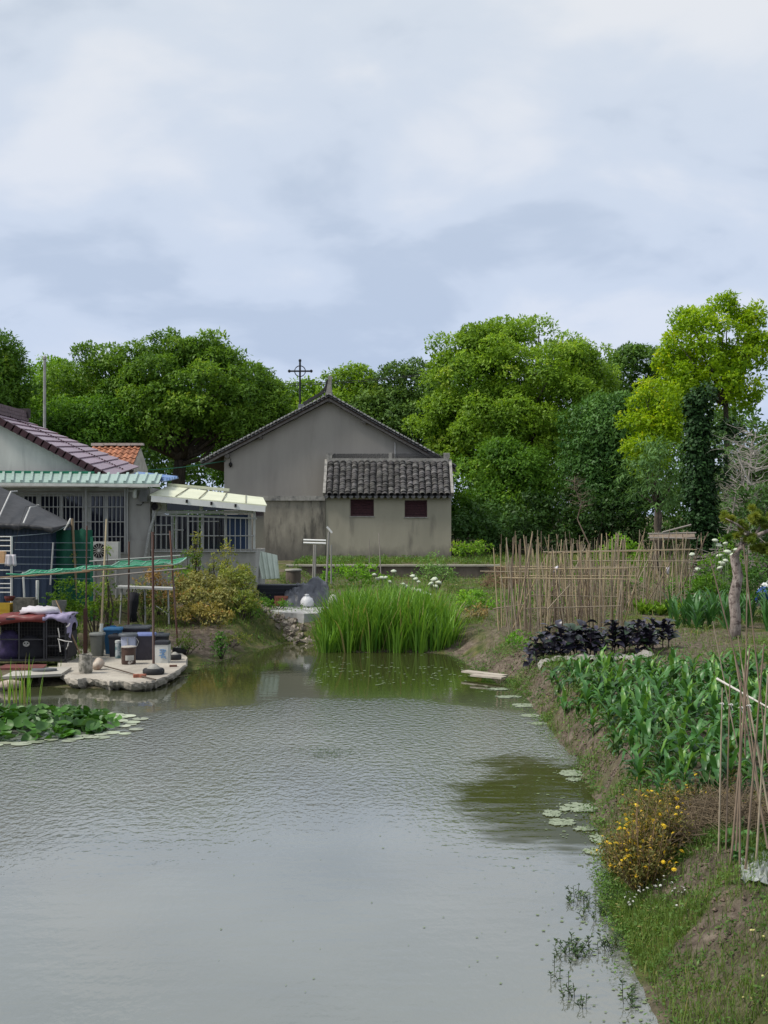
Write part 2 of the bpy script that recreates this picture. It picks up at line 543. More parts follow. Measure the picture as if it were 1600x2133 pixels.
def water_material():
    mt = bpy.data.materials.new('pond_water'); mt.use_nodes = True
    N = mt.node_tree.nodes; L = mt.node_tree.links
    N.clear()
    out = N.new('ShaderNodeOutputMaterial')
    t = N.new('ShaderNodeTexCoord')
    sp = N.new('ShaderNodeSeparateXYZ'); L.new(t.outputs['Object'], sp.inputs[0])
    X, Y = sp.outputs['X'], sp.outputs['Y']
    def mth(op, a, b=0.0, clamp=False):
        n = N.new('ShaderNodeMath'); n.operation = op; n.use_clamp = clamp
        for i, v_ in enumerate((a, b)):
            if isinstance(v_, (int, float)): n.inputs[i].default_value = v_
            else: L.new(v_, n.inputs[i])
        return n.outputs[0]
    def mr(val, a, b, c=0.0, d=1.0):
        r = N.new('ShaderNodeMapRange'); r.interpolation_type = 'SMOOTHSTEP'
        for k, v_ in (('From Min', a), ('From Max', b), ('To Min', c), ('To Max', d)): r.inputs[k].default_value = v_
        L.new(val, r.inputs['Value']); return r.outputs[0]
    def nz(s, st=(1,1,1), d=3, r=.5, dist=0.0):
        mp = N.new('ShaderNodeMapping'); mp.inputs['Scale'].default_value = st; L.new(t.outputs['Object'], mp.inputs[0])
        n = N.new('ShaderNodeTexNoise'); n.inputs['Scale'].default_value = s; n.inputs['Detail'].default_value = d
        n.inputs['Roughness'].default_value = r; n.inputs['Distortion'].default_value = dist
        L.new(mp.outputs[0], n.inputs['Vector']); return n.outputs['Fac']
    warp = mth('MULTIPLY', mth('SUBTRACT', nz(.5, d=3), .5), 3.2)
    Yw = mth('ADD', Y, warp)
    # distance from the open middle bends the edge of the wind-ruffled area
    Xs = mth('ADD', X, 0.6)
    Yb = mth('ADD', Yw, mth('MULTIPLY', mth('MULTIPLY', Xs, Xs), 0.13))
    wind = mth('MULTIPLY', mr(Yb, 23.6, 22.3), mr(Yb, 12.5, 20.5, .06, 1.0))
    # sheltered, algae-green bay beside the right bank
    ex = mth('DIVIDE', mth('SUBTRACT', X, 2.15), 1.2); ey = mth('DIVIDE', mth('SUBTRACT', Y, 15.2), 2.5)
    rr = mth('ADD', mth('ADD', mth('MULTIPLY', ex, ex), mth('MULTIPLY', ey, ey)), mth('ADD', mth('MULTIPLY', mth('SUBTRACT', nz(.7, d=4), .5), 2.6), mth('MULTIPLY', mth('SUBTRACT', nz(3.2, (.6, 2.4, 1), 4, .6), .5), 1.5)))
    bay = mr(rr, 1.5, .55)
    wind = mth('MULTIPLY', wind, mth('SUBTRACT', 1.0, bay))
    rip = mth('ADD', nz(12.5, (1, .6, 1), 2, .45, .3), mth('MULTIPLY', nz(24, (1, .6, 1), 2), .35))
    swell = nz(2.6, (.55, 1.6, 1), 2, .4)
    bp = N.new('ShaderNodeBump'); bp.inputs['Distance'].default_value = .05
    L.new(mth('ADD', mth('MULTIPLY', wind, .58), .02), bp.inputs['Strength']); L.new(rip, bp.inputs['Height'])
    bp2 = N.new('ShaderNodeBump'); bp2.inputs['Distance'].default_value = .05
    L.new(mth('ADD', mth('MULTIPLY', mr(Y, 30, 12), .07), .02), bp2.inputs['Strength']); L.new(swell, bp2.inputs['Height']); L.new(bp.outputs[0], bp2.inputs['Normal'])
    body = N.new('ShaderNodeValToRGB')
    body.color_ramp.elements[0].position = .35; body.color_ramp.elements[0].color = (.125, .135, .118, 1)
    body.color_ramp.elements[1].position = .7; body.color_ramp.elements[1].color = (.165, .175, .152, 1)
    L.new(nz(.35, d=4), body.inputs[0])
    alg_refl = N.new('ShaderNodeMix'); alg_refl.data_type = 'RGBA'; alg_refl.inputs['B'].default_value = (.042, .047, .016, 1)
    far = mr(Y, 19, 25.5)  # far body colour darkened to paint in deeper tree reflections
    L.new(mth('MAXIMUM', bay, far), alg_refl.inputs['Factor']); L.new(body.outputs[0], alg_refl.inputs['A'])
    df = N.new('ShaderNodeBsdfDiffuse'); L.new(alg_refl.outputs['Result'], df.inputs['Color'])
    gl = N.new('ShaderNodeBsdfGlossy'); gl.inputs['Color'].default_value = (.97, .98, 1, 1)
    L.new(mth('ADD', mth('MULTIPLY', wind, .05), .022), gl.inputs['Roughness']); L.new(bp2.outputs[0], gl.inputs['Normal'])
    fr = N.new('ShaderNodeFresnel'); fr.inputs['IOR'].default_value = 2.3; L.new(bp2.outputs[0], fr.inputs['Normal'])
    fac = mth('MULTIPLY', fr.outputs[0], mth('SUBTRACT', 1.0, mth('MULTIPLY', bay, .68)), True)
    ms = N.new('ShaderNodeMixShader'); L.new(fac, ms.inputs[0]); L.new(df.outputs[0], ms.inputs[1]); L.new(gl.outputs[0], ms.inputs[2])
    L.new(ms.outputs[0], out.inputs['Surface'])
    return mt
wb = MB(); wb.add([(-19,-14,0),(4.5,-14,0),(4.5,34.5,0),(-19,34.5,0)], [(0,1,2,3)])
water = build('pond_water', wb, water_material())
tag(water, 'grey-green pond water ruffled by wind', 'water', kind='structure')

# ------------------------------------------------------------------ trees
def lobes(center, rad, n, rmin, rmax, r, zlow=-.55, fill=.25):
    """clump centres over the upper surface of an ellipsoid, some inside"""
    d = []
    while len(d) < n:
        q = unit(r.normal(size=(1, 3)))[0]
        if q[2] > zlow: d.append(q)
    d = np.array(d)
    k = np.where(r.random(n) < fill, r.uniform(.2, .8, n), r.uniform(.84, 1.0, n))
    C = np.array(center) + d*np.array(rad)*k[:, None]
    return C, r.uniform(rmin, rmax, n), d
def crown_mesh(name, C, Rr, dirs, per, leaf, r, droop=.25, flat=.75, aspect=.5, ntone=None):
    """leaf sprays on every clump; 'per' sprays per unit of clump area"""
    parts_P = []; parts_D = []; tone = []
    for c, rad, d0 in zip(C, Rr, dirs):
        n = max(8, int(per*rad*rad))
        d = randdir(n, r)
        d = unit(d + d0*.45 + np.array([0, 0, .35]))
        rr = rad*(r.uniform(.72, 1.06, n) + (vnoise(d[:,0]*3+c[0], d[:,1]*3+c[1], 1.0)-.5)*.35)
        p = c + d*rr[:, None]*np.array([1, 1, flat])
        parts_P.append(p); parts_D.append(d)
        tone.append(np.clip(r.normal(.45 + r.normal()*.15, .10, n) + .16*d[:, 2], 0, 1))  # top light put into leaf tone: lighter upward on each clump
    Pn = np.concatenate(parts_P); Dn = np.concatenate(parts_D); tn = np.concatenate(tone)
    Vs = []
    for k in range(3):
        n = len(Pn)
        ax = unit(randdir(n, r) + Dn*.45 + np.array([0, 0, -droop]))
        nr = unit(Dn*.9 + np.array([0, 0, .5]) + randdir(n, r)*.42)
        lg = leaf*r.uniform(.6, 1.25, n)
        V, F_ = leaf_arrays(Pn + randdir(n, r)*leaf*.35, ax, nr, lg, lg*aspect)
        Vs.append((V, F_, np.clip(tn + r.normal(0, .08, n), 0, 1)))
    V, F_, rn = joinVF(Vs)
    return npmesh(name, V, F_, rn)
BARK = M('bark', (.11, .09, .07), (.045, .038, .032), scale=9, rough=.95, bump=.6, bscale=22, stretch=(1, 1, .25))
BARKG = M('grey_bark', (.25, .22, .19), (.12, .10, .085), scale=8, rough=.95, bump=.6, bscale=20, stretch=(1, 1, .2), c3=(.33, .25, .20), s3=3, t3=(.55, .65))
def limb_pts(p, q, r, n=5, sag=.12):
    p = Vector(p); q = Vector(q); L_ = (q-p).length
    out = []
    for i in range(n):
        t = i/(n-1)
        k = p.lerp(q, t) + Vector((0, 0, math.sin(t*math.pi)*sag*L_))
        if 0 < i < n-1: k += Vector(r.normal(size=3))*L_*.035
        out.append(k)
    return out
def tree(name, label, cat, base, fork, C, Rr, dirs, fol, trunk_r, seed, per=42, leaf=.34, nlimb=14, group=None, tint=(1,1,1), bark=None, droop=.25, flat=.75, aspect=.5, lean=None):
    r = np.random.default_rng(seed)
    t = thing(name, label, cat, base, group)
    mb = MB()
    b = Vector(base); f = Vector(fork)
    pts = limb_pts(b - Vector((0, 0, .3)), f, r, 5, 0)
    mb.tube(pts, [trunk_r*1.35, trunk_r*1.05, trunk_r*.95, trunk_r*.85, trunk_r*.7], 9)
    idx = r.choice(len(C), min(nlimb, len(C)), replace=False)
    for i in idx:
        q = Vector(C[i]); L_ = (q-f).length
        k = trunk_r*r.uniform(.3, .5)
        mb.tube(limb_pts(f + Vector(r.normal(size=3))*trunk_r*.3, q, r, 5, r.uniform(-.03, .14)), [k, k*.8, k*.6, k*.4, k*.15], 6)
    build('trunk', mb, bark or BARK, t, smooth=True)
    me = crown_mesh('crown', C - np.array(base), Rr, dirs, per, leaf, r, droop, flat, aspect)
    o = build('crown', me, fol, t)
    o.color = (*tint, 1)
    return t
FOL_CAM = FOL('leaf_camphor', (.075, .165, .016), (.30, .48, .045), trans=.45, c3=(.42, .54, .09), p3=.9)
FOL_DARK = FOL('leaf_evergreen', (.026, .07, .016), (.11, .20, .04), trans=.3, c3=(.17, .27, .06), p3=.93)
FOL_MID = FOL('leaf_broad', (.045, .12, .013), (.19, .34, .035), trans=.42, c3=(.30, .43, .06), p3=.93)
FOL_YEL = FOL('leaf_yellow_green', (.12, .25, .01), (.38, .55, .015), trans=.5, c3=(.56, .60, .02), p3=.9)
FOL_FEA = FOL('leaf_feathery', (.035, .09, .022), (.14, .25, .07), trans=.3, c3=(.16, .25, .09), p3=.92)

def tree_px(name, label, cx, top, w, D, fol, seed, group=None, bottom=None, n=110, depth=.8, per=42, leaf=.34, rl=(.8, 1.6), tint=(1,1,1), trunk_r=.35, base_px=None, nlimb=14, zlow=-.5, extra=None, **kw):
    """a tree whose crown spans w px around column cx and tops out at row top, D metres away"""
    s = D/FPX
    zt = CAM_Z + (1066.5-top)*s
    zb = (CAM_Z + (1066.5-bottom)*s) if bottom else 3.0
    x = (cx-800)*s
    r = np.random.default_rng(seed)
    rz = (zt-zb)/2/(1 if zlow < -.7 else 1)
    rx = w*s/2
    C, Rr, d = lobes((x, D, zb+rz), (rx-rl[0]*.8, (rx-rl[0]*.8)*depth, rz-rl[0]*.6), n, rl[0], rl[1], r, zlow=zlow, fill=.38)
    if extra is not None:
        for ex_, ey_, er_, en_ in extra:     # extra clusters (px, py, radius m, clumps)
            c0 = P(ex_, ey_, D - .2)
            C2, R2, d2 = lobes(c0, (er_, er_, er_*.8), int(en_*1.8), rl[0]*.75, rl[1]*.8, r, zlow=-.9, fill=.5)
            C = np.concatenate([C, C2]); Rr = np.concatenate([Rr, R2]); d = np.concatenate([d, d2])
    bx = x if base_px is None else (base_px-800)*s
    gz = 1.0
    fork = (bx + (x-bx)*.4, D, max(gz+1.2, zb + rz*.35))
    return tree(name, label, 'tree', (bx, D, gz), fork, C, Rr, d, fol, trunk_r, seed+100, per=per, leaf=leaf, nlimb=nlimb, group=group, tint=tint, **kw)

# the two big crowns either side of the church
tree_px('camphor_tree', 'huge dome-shaped bright green tree standing to the side of the annex with tiled roof', 1075, 662, 400, 82, FOL_CAM, 21, bottom=1090, n=330, rl=(.7, 1.35), trunk_r=.5, per=92, leaf=.235,
        extra=[(960, 760, 2.2, 16), (920, 880, 1.8, 14), (1225, 765, 1.9, 14), (930, 960, 1.6, 10), (1010, 730, 1.8, 10)], tint=(1.0, 1.0, 1.0), nlimb=22)
tree_px('camphor_tree', 'large dark green spreading tree with forked trunk behind the orange-tiled roof', 395, 722, 400, 80, FOL_MID, 22, bottom=1010, n=260, rl=(.7, 1.3), trunk_r=.55, per=92, leaf=.235, base_px=362,
        extra=[(255, 770, 1.9, 12), (360, 735, 1.5, 10), (440, 735, 1.3, 8), (540, 830, 1.8, 12), (230, 850, 1.8, 12), (560, 880, 1.8, 12), (205, 775, 2.0, 12), (160, 790, 1.6, 9)], nlimb=24)
# the wood behind
B = 'trees of the wood behind the church'
tree_px('camphor_tree', 'dark tree cut by the frame edge above the maroon roof', -40, 672, 190, 72, FOL_MID, 23, bottom=1000, n=80, tint=(.72, .8, .8), per=70, leaf=.25)
tree_px('camphor_tree', 'pale-topped tree beyond the thin grey pole', 95, 746, 290, 100, FOL_CAM, 24, bottom=980, n=110, leaf=.30, per=56, tint=(.72, .85, .8), group=B)
tree_px('camphor_tree', 'low yellowish green tree between big dark tree and cross', 600, 794, 230, 104, FOL_CAM, 25, bottom=980, n=90, leaf=.30, per=56, tint=(.78, .86, .7), group=B)
tree_px('camphor_tree', 'rounded light green treetop just behind the upturned ridge horn', 738, 756, 140, 100, FOL_CAM, 26, bottom=980, n=70, leaf=.30, per=56, tint=(.85, .88, .75), group=B)
tree_px('camphor_tree', 'dark evergreen treetop rising behind the church roof slope', 850, 750, 230, 98, FOL_DARK, 27, bottom=1000, n=110, leaf=.30, per=56, tint=(1.15, 1.15, 1.0), group=B)
tree_px('camphor_tree', 'dark tree filling the gap between dome-shaped tree and yellow-green tree', 1325, 712, 200, 100, FOL_DARK, 28, bottom=1060, n=110, leaf=.30, per=56, tint=(1.25, 1.3, 1.0), group=B)
tree_px('camphor_tree', 'blue-green evergreen with dense small leaves right of the dome-shaped tree', 1262, 800, 170, 74, FOL_DARK, 29, bottom=1130, n=100, leaf=.22, per=76, tint=(1.1, 1.3, 1.35), zlow=-.8)
tree_px('camphor_tree', 'shaded green tree low behind the wattle poles and trellis', 1050, 925, 250, 76, FOL_MID, 30, bottom=1150, n=90, leaf=.22, per=76, tint=(.85, .95, .95), zlow=-.8)
tree_px('camphor_tree', 'dark tree hanging over the back of the maroon-roofed house', 175, 830, 200, 76, FOL_MID, 31, bottom=1030, n=64, per=70, leaf=.25, tint=(.72, .85, .8))
tree_px('camphor_tree', 'dark tree filling the gap beside the church eave', 520, 860, 190, 88, FOL_MID, 32, bottom=1040, n=64, per=70, leaf=.25, tint=(.65, .78, .75))
# yellow-green pair
tree_px('yellow_green_tree', 'tall airy yellow-green tree with slim dark trunk at the frame edge', 1485, 628, 235, 72, FOL_YEL, 41, bottom=890, n=125, rl=(.45, .9), leaf=.24, per=110, trunk_r=.2, base_px=1530, zlow=-.75,
        extra=[(1510, 632, .6, 6), (1568, 660, .7, 7), (1395, 740, .7, 7), (1580, 720, .7, 6), (1400, 790, .9, 8)], nlimb=22)
tree_px('yellow_green_tree', 'shorter drooping yellow-green tree in front of dark evergreens', 1368, 782, 138, 66, FOL_YEL, 42, bottom=1010, n=80, rl=(.42, .8), leaf=.2, per=120, trunk_r=.16, zlow=-.9, tint=(.95, .95, 1))
# feathery trees
tree_px('feathery_tree', 'feathery leaved tree leaning over the wattle fence', 1365, 915, 150, 54, FOL_FEA, 43, bottom=1085, n=44, rl=(.3, .65), leaf=.30, per=60, trunk_r=.14, base_px=1372, zlow=-.8, droop=.8, flat=.5, aspect=.22, tint=(1.1, 1.15, 1.2))
tree_px('feathery_tree', 'dark feathery tree tangled with bare branches beyond the pine', 1545, 880, 190, 60, FOL_FEA, 44, bottom=1110, n=60, rl=(.35, .75), leaf=.32, per=80, trunk_r=.14, zlow=-.9, droop=.8, flat=.5, aspect=.22, tint=(.85, .92, .85))
tree_px('feathery_tree', 'dark leafy tree filling the frame edge behind the pine needles', 1600, 985, 170, 46, FOL_FEA, 45, bottom=1150, n=60, rl=(.3, .6), leaf=.22, per=90, trunk_r=.1, zlow=-.9, droop=.6, flat=.6, aspect=.3, tint=(.7, .8, .7))

# undergrowth under the wood: separate dark shrubs
def shrub(name, label, cat, c, rad, n, rl, fol, seed, per=60, leaf=.18, tint=(1,1,1), group=None, aspect=.5, droop=.2, stem=True, zlow=-.3, flat=.8):
    r = np.random.default_rng(seed)
    base = Vector((c[0], c[1], c[2]))
    t = thing(name, label, cat, base, group)
    C, Rr, d = lobes((0, 0, rad[2]*.75), (rad[0], rad[1], rad[2]), n, rl[0], rl[1], r, zlow=zlow, fill=.45)
    me = crown_mesh('foliage', C, Rr, d, per, leaf, r, droop, flat, aspect)
    o = build('foliage', me, fol, t); o.color = (*tint, 1)
    if stem:
        mb = MB()
        for i in r.choice(len(C), min(7, len(C)), replace=False):
            q = Vector(C[i])
            mb.tube(limb_pts((q.x*.15, q.y*.15, -.05), q, r, 4, .05), [.03*rad[2]**.5, .022*rad[2]**.5, .015, .006], 5)
        build('stem', mb, BARK, t, world=False)
    return t
UG = 'dark shrubs at the foot of the wood'
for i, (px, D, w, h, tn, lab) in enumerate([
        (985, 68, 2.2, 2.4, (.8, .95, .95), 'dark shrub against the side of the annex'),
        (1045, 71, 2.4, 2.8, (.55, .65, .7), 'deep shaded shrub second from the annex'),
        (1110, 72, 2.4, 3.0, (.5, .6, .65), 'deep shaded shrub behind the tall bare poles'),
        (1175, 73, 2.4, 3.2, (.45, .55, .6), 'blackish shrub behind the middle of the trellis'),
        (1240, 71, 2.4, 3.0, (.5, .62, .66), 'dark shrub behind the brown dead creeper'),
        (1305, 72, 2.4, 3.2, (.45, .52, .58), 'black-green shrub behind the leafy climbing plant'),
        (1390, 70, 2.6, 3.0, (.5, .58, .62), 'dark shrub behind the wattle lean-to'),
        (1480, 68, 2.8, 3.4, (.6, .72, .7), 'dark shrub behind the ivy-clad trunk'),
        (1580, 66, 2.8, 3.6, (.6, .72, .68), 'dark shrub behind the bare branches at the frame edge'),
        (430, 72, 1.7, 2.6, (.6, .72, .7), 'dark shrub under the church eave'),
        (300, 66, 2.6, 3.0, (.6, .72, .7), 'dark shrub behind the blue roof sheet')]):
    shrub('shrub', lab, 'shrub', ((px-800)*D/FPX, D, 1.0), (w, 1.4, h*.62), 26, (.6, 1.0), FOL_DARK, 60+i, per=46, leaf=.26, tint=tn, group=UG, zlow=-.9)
shrub('hedge_bush', 'dark round bush beside the blue and white barrel', 'bush', ((1590-800)*41/FPX, 41, .55), (1.0, .8, 1.0), 26, (.3, .5), FOL_DARK, 81, per=110, leaf=.14, tint=(.9, 1.1, .9))
shrub('climbing_plant', 'bright green leafy climber on the wattle behind the trellis', 'plant', ((1300-800)*47/FPX, 47.5, .7), (.9, .5, .95), 26, (.2, .4), FOL_MID, 82, per=160, leaf=.14, tint=(1.25, 1.35, .9))
shrub('bush', 'light green weedy bush at the corner of the annex', 'bush', ((990-800)*61/FPX, 61.5, 1.1), (1.1, .5, .5), 20, (.2, .4), FOL_MID, 83, per=120, leaf=.16, tint=(1.3, 1.3, 1.1))

# ivy-clad dead trunk
t = thing('ivy_trunk', 'dead trunk wrapped in dark ivy like a green column', 'tree', ((1462-800)*48/FPX, 48, .6))
b0 = OFF[t.name]
mb = MB(); mb.tube([b0+Vector((0,0,-.2)), b0+Vector((.1,0,2.2)), b0+Vector((-.1,0,4.4)), b0+Vector((-.05,0,6.7))], [.22,.2,.16,.07], 8)
build('trunk', mb, BARK, t, smooth=True)
r = np.random.default_rng(90)
zt = np.linspace(.9, 7.35, 46)
Ci = np.stack([np.interp(zt, [.9, 2.2, 4.4, 7.3], [0, .12, -.12, -.08]) + r.normal(0, .10, 46), r.normal(0, .12, 46), zt], 1)
Ri = np.interp(zt, [.9, 1.6, 3, 5, 7.3], [.28, .55, .5, .46, .42])*r.uniform(.85, 1.15, 46)
dd = unit(np.stack([r.normal(0, 1, 46), r.normal(0, 1, 46), np.full(46, .2)], 1))
sid = np.array([[.75, -.1, 5.9], [1.05, -.1, 6.1], [1.3, 0, 5.9], [.6, -.1, 4.9], [.75, .0, 4.3], [-.5, -.2, 2.5], [.55, -.2, 1.9]])
Ci = np.concatenate([Ci, sid]); Ri = np.concatenate([Ri, np.full(len(sid), .36)]); dd = np.concatenate([dd, np.tile([0, -.3, .5], (len(sid), 1))])
ivy = crown_mesh('ivy', Ci, Ri, dd, 420, .15, r, droop=.7, flat=1.0, aspect=.8)
o = build('ivy', ivy, FOL('leaf_ivy', (.012, .04, .012), (.045, .105, .03), trans=.15, rough=.55, spec=.2), t)

# dead tree with bare branches, right edge
def dead_tree(name, label, base, h, seed, r0=.12, nb=16, spread=1.3, mat=None, start=.35, lean=(0, 0)):
    r = np.random.default_rng(seed)
    t = thing(name, label, 'tree', base)
    b = Vector(base); mb = MB()
    top = b + Vector((lean[0], lean[1], h))
    pts = limb_pts(b - Vector((0,0,.2)), top, r, 7, 0)
    mb.tube(pts, [r0*(1-.8*i/6) for i in range(7)], 8)
    build('trunk', mb, mat or BARKG, t, smooth=True)
    mb = MB()
    for k in range(nb):
        t0 = r.uniform(start, .98); p0 = (b.lerp(top, t0))
        a = r.uniform(0, 6.28); L_ = spread*r.uniform(.4, 1.0)
        q = p0 + Vector((math.cos(a)*L_, math.sin(a)*L_*.7, r.uniform(-.1, .7)*L_))
        pp = limb_pts(p0, q, r, 5, r.uniform(-.1, .2)); k0 = r0*.3*r.uniform(.6, 1)
        mb.tube(pp, [k0, k0*.75, k0*.55, k0*.4, k0*.15], 5)
        for _ in range(3):
            j = r.integers(1, 5); s0 = pp[j]; a2 = r.uniform(0, 6.28)
            q2 = s0 + Vector((math.cos(a2), math.sin(a2)*.7, r.uniform(-.4, .9)))*L_*r.uniform(.2, .5)
            mb.tube(limb_pts(s0, q2, r, 4, .1), [k0*.45, k0*.3, k0*.2, k0*.08], 4)
    build('branch', mb, mat or BARKG, t)
    return t
BARE = M('bare_wood', (.34, .31, .28), (.19, .17, .15), scale=6, rough=.9)
dead_tree('dead_tree', 'leafless grey tree with tangled bare branches at frame edge', ((1566-800)*53/FPX, 53, .8), 5.8, 91, .10, 60, 1.9, BARE, .25)
dead_tree('dead_tree', 'thin leafless tree with crooked pale twigs beside the ivy', ((1518-800)*50/FPX, 50, .8), 5.0, 92, .07, 44, 1.5, BARE, .35, lean=(.5, 0))
dead_tree('dead_tree', 'pale bare tree with many forked branches in front of the airy yellow-green tree', ((1590-800)*47/FPX, 47, .7), 5.9, 95, .09, 60, 1.7, M('pale_bare_wood', (.42, .39, .36), (.27, .25, .22), scale=6, rough=.9), .35, lean=(-.4, 0))
dead_tree('dead_creeper', 'brown curly dead creeper hanging on the dark evergreens', ((1225-800)*66/FPX, 66, 1.0), 4.4, 93, .05, 46, .95, M('dead_twig', (.20, .145, .115), (.12, .09, .07)), .55, lean=(-.7, 0))

# little pine with the bare twisted trunk
t = thing('pine_tree', 'small pine with bare peeling twisted trunk and tufted olive needles', 'tree', G(1530, 1330, .55))
b0 = OFF[t.name]
mb = MB()
tp = [P(1530, 1340, 29.2), P(1533, 1290, 29.2), P(1529, 1245, 29.2), P(1538, 1200, 29.2), P(1530, 1160, 29.2), P(1545, 1135, 29.1), P(1572, 1118, 29.0), P(1612, 1100, 28.8)]
mb.tube(tp, [.15, .125, .13, .12, .11, .075, .055, .03], 9)
mb.tube([P(1545, 1135, 29.1), P(1560, 1110, 28.9), P(1535, 1092, 28.8), P(1512, 1080, 28.7)], [.05, .035, .025, .012], 6)
mb.tube([P(1572, 1118, 29.), P(1585, 1095, 29.2), P(1580, 1078, 29.3)], [.04, .028, .012], 6)
build('trunk', mb, M('pine_bark', (.38, .33, .30), (.19, .15, .135), scale=14, rough=.95, bump=.9, bscale=30, stretch=(1,1,.4), c3=(.10, .075, .07), s3=7, t3=(.52, .6)), t, smooth=True)
r = np.random.default_rng(94)
cl = []
for px, py, k, s_ in ((1518, 1082, 7, 14), (1545, 1100, 6, 14), (1578, 1078, 9, 18), (1600, 1085, 8, 20), (1560, 1128, 6, 14), (1590, 1140, 10, 24), (1612, 1150, 10, 26), (1625, 1095, 8, 24), (1530, 1118, 3, 10)):
    for _ in range(k):
        cl.append(P(px + r.normal(0, s_*.55), py + r.normal(0, s_*.35), 29 + r.normal(0, .2)))
cl = np.array(cl)
n = 240
Pp = np.repeat(cl, n, 0); dr = unit(randdir(len(Pp), r) + np.array([0, 0, .55]))
lg = r.uniform(.09, .16, len(Pp))
V, F_ = leaf_arrays(Pp - np.array(b0), dr, randdir(len(Pp), r), lg, np.full(len(Pp), .017))
ne = npmesh('needles', V, F_, np.clip(np.repeat(r.normal(.5, .25, len(cl)), n), 0, 1))
build('needles', ne, FOL('pine_needle', (.07, .15, .02), (.28, .32, .05), trans=.3, c3=(.30, .22, .06), p3=.95), t)

# the wood that closes the view: one mass nobody could count
r = np.random.default_rng(120)
n = 860
xw = r.uniform(-62, 62, n); yw = r.uniform(108, 122, n)
zw = 14.2*r.uniform(.0, 1.0, n)**.8*(.9+.1*np.sin(xw*.31)) + .3
Rw = r.uniform(1.3, 2.2, n)
fw = crown_mesh('distant_wood', np.stack([xw, yw, zw], 1), Rw, unit(np.stack([np.zeros(n), -np.ones(n), np.full(n, .3)], 1)), 20, .5, r)
o = build('distant_wood', fw, FOL_DARK)
o.color = (1.3, 1.35, 1.1, 1)
tag(o, 'dark green mass of the wood behind all the trees', 'wood', kind='stuff')

# ------------------------------------------------------------------ the church
PLAST = M('grey_plaster', (.335, .315, .285), (.285, .267, .243), scale=.9, rough=.95, bump=.12, bscale=40, stretch=(1, 1, .22), c3=(.22, .205, .185), s3=.8, t3=(.56, .85), st3=(1.2, 1, .35))
PLAST2 = M('ochre_plaster', (.37, .34, .27), (.30, .28, .222), scale=.8, rough=.95, bump=.12, bscale=40, stretch=(1, 1, .3), c3=(.17, .155, .13), s3=.9, t3=(.58, .78), st3=(1.6, 1, .35), base=(.1, .75, (.115, .105, .095), .75))
DAMP = M('damp_plaster', (.30, .275, .225), (.16, .145, .12), scale=1.6, rough=.95, bump=.15, bscale=40, stretch=(1.2, 1, .45), c3=(.075, .07, .062), s3=2.0, t3=(.5, .7), st3=(1.6, 1, .35), base=(.0, 1.3, (.085, .08, .072), .8))
TILE = M('dark_tile', (.105, .10, .098), (.05, .048, .048), scale=5, rough=.85, bump=.3, bscale=30, c3=(.20, .20, .19), s3=8, t3=(.58, .72), objcol=True)
WOODD = M('dark_timber', (.085, .06, .048), (.045, .032, .027), scale=6, rough=.85)
CONC = M('concrete', (.40, .385, .35), (.28, .27, .25), scale=3, rough=.95, bump=.3, bscale=30, c3=(.17, .16, .145), s3=1.5, t3=(.58, .78))
LIME = M('lime_render', (.36, .345, .315), (.22, .21, .195), scale=4, rough=.95, bump=.3, bscale=25, c3=(.12, .12, .12), s3=3, t3=(.5, .7))

CY = 66.0
ch = thing('church', 'old plastered church gable with curved tiled roof behind the annex', 'church', (-2.95, CY, 1.05))
def cx_(px): return (px-800)*CY/FPX
def cz_(py): return CAM_Z - (py-1066.5)*CY/FPX
# roof line, left and right, from the ridge down
rakeL = [(686, 824), (652, 842), (600, 869), (548, 896), (500, 921), (455, 944), (420, 963)]
rakeR = [(686, 824), (720, 844), (772, 874), (824, 903), (872, 929), (915, 953), (949, 973)]
wl, wr = cx_(467), 2.62
def rake_z(x):
    pts = sorted([(cx_(a_), cz_(b_)) for a_, b_ in rakeL + rakeR[1:]])
    return float(np.interp(x, [p[0] for p in pts], [p[1] for p in pts]))
pts = [(wl, .9)] + [(wl, rake_z(wl)-.32)] + [(cx_(a_), cz_(b_)-.30) for a_, b_ in reversed(rakeL) if cx_(a_) > wl+.1] + [(cx_(a_), cz_(b_)-.30) for a_, b_ in rakeR[1:] if cx_(a_) < wr-.1] + [(wr, rake_z(wr)-.32), (wr, .9)]
n = len(pts); mb = MB()
mb.add([(x, CY, z) for x, z in pts] + [(x, CY+12, z) for x, z in pts], [tuple(range(n)), tuple(range(2*n-1, n-1, -1))] + [(i, n+i, n+(i+1) % n, (i+1) % n) for i in range(n)])
build('wall', mb, PLAST, ch)
# roof decks with tile ridges running down the slope
roof = thing('roof', None, None); roof.parent = ch; roof.location = (0, 0, 0); OFF[roof.name] = OFF[ch.name]
mb = MB()
for rk in (rakeL, rakeR):
    for (a0, b0_), (a1, b1_) in zip(rk[:-1], rk[1:]):
        p, q = (cx_(a0), cz_(b0_)), (cx_(a1), cz_(b1_))
        mb.plate((p[0], CY-.42, p[1]-.1), (q[0], CY-.42, q[1]-.1), (q[0], CY+12.4, q[1]-.1), (p[0], CY+12.4, p[1]-.1), .12)
build('roof_deck', mb, WOODD, roof)
mb = MB()
for rk in (rakeL, rakeR):
    for (a0, b0_), (a1, b1_) in zip(rk[:-1], rk[1:]):
        p, q = Vector((cx_(a0), 0, cz_(b0_))), Vector((cx_(a1), 0, cz_(b1_)))
        for k in range(30):
            yk = CY - .25 + k*.42
            mb.tube([p + Vector((0, yk, -.03)), q + Vector((0, yk, -.03))], .13, 6, False)
o = build('roof_tiles', mb, TILE, roof); o['kind'] = 'stuff'
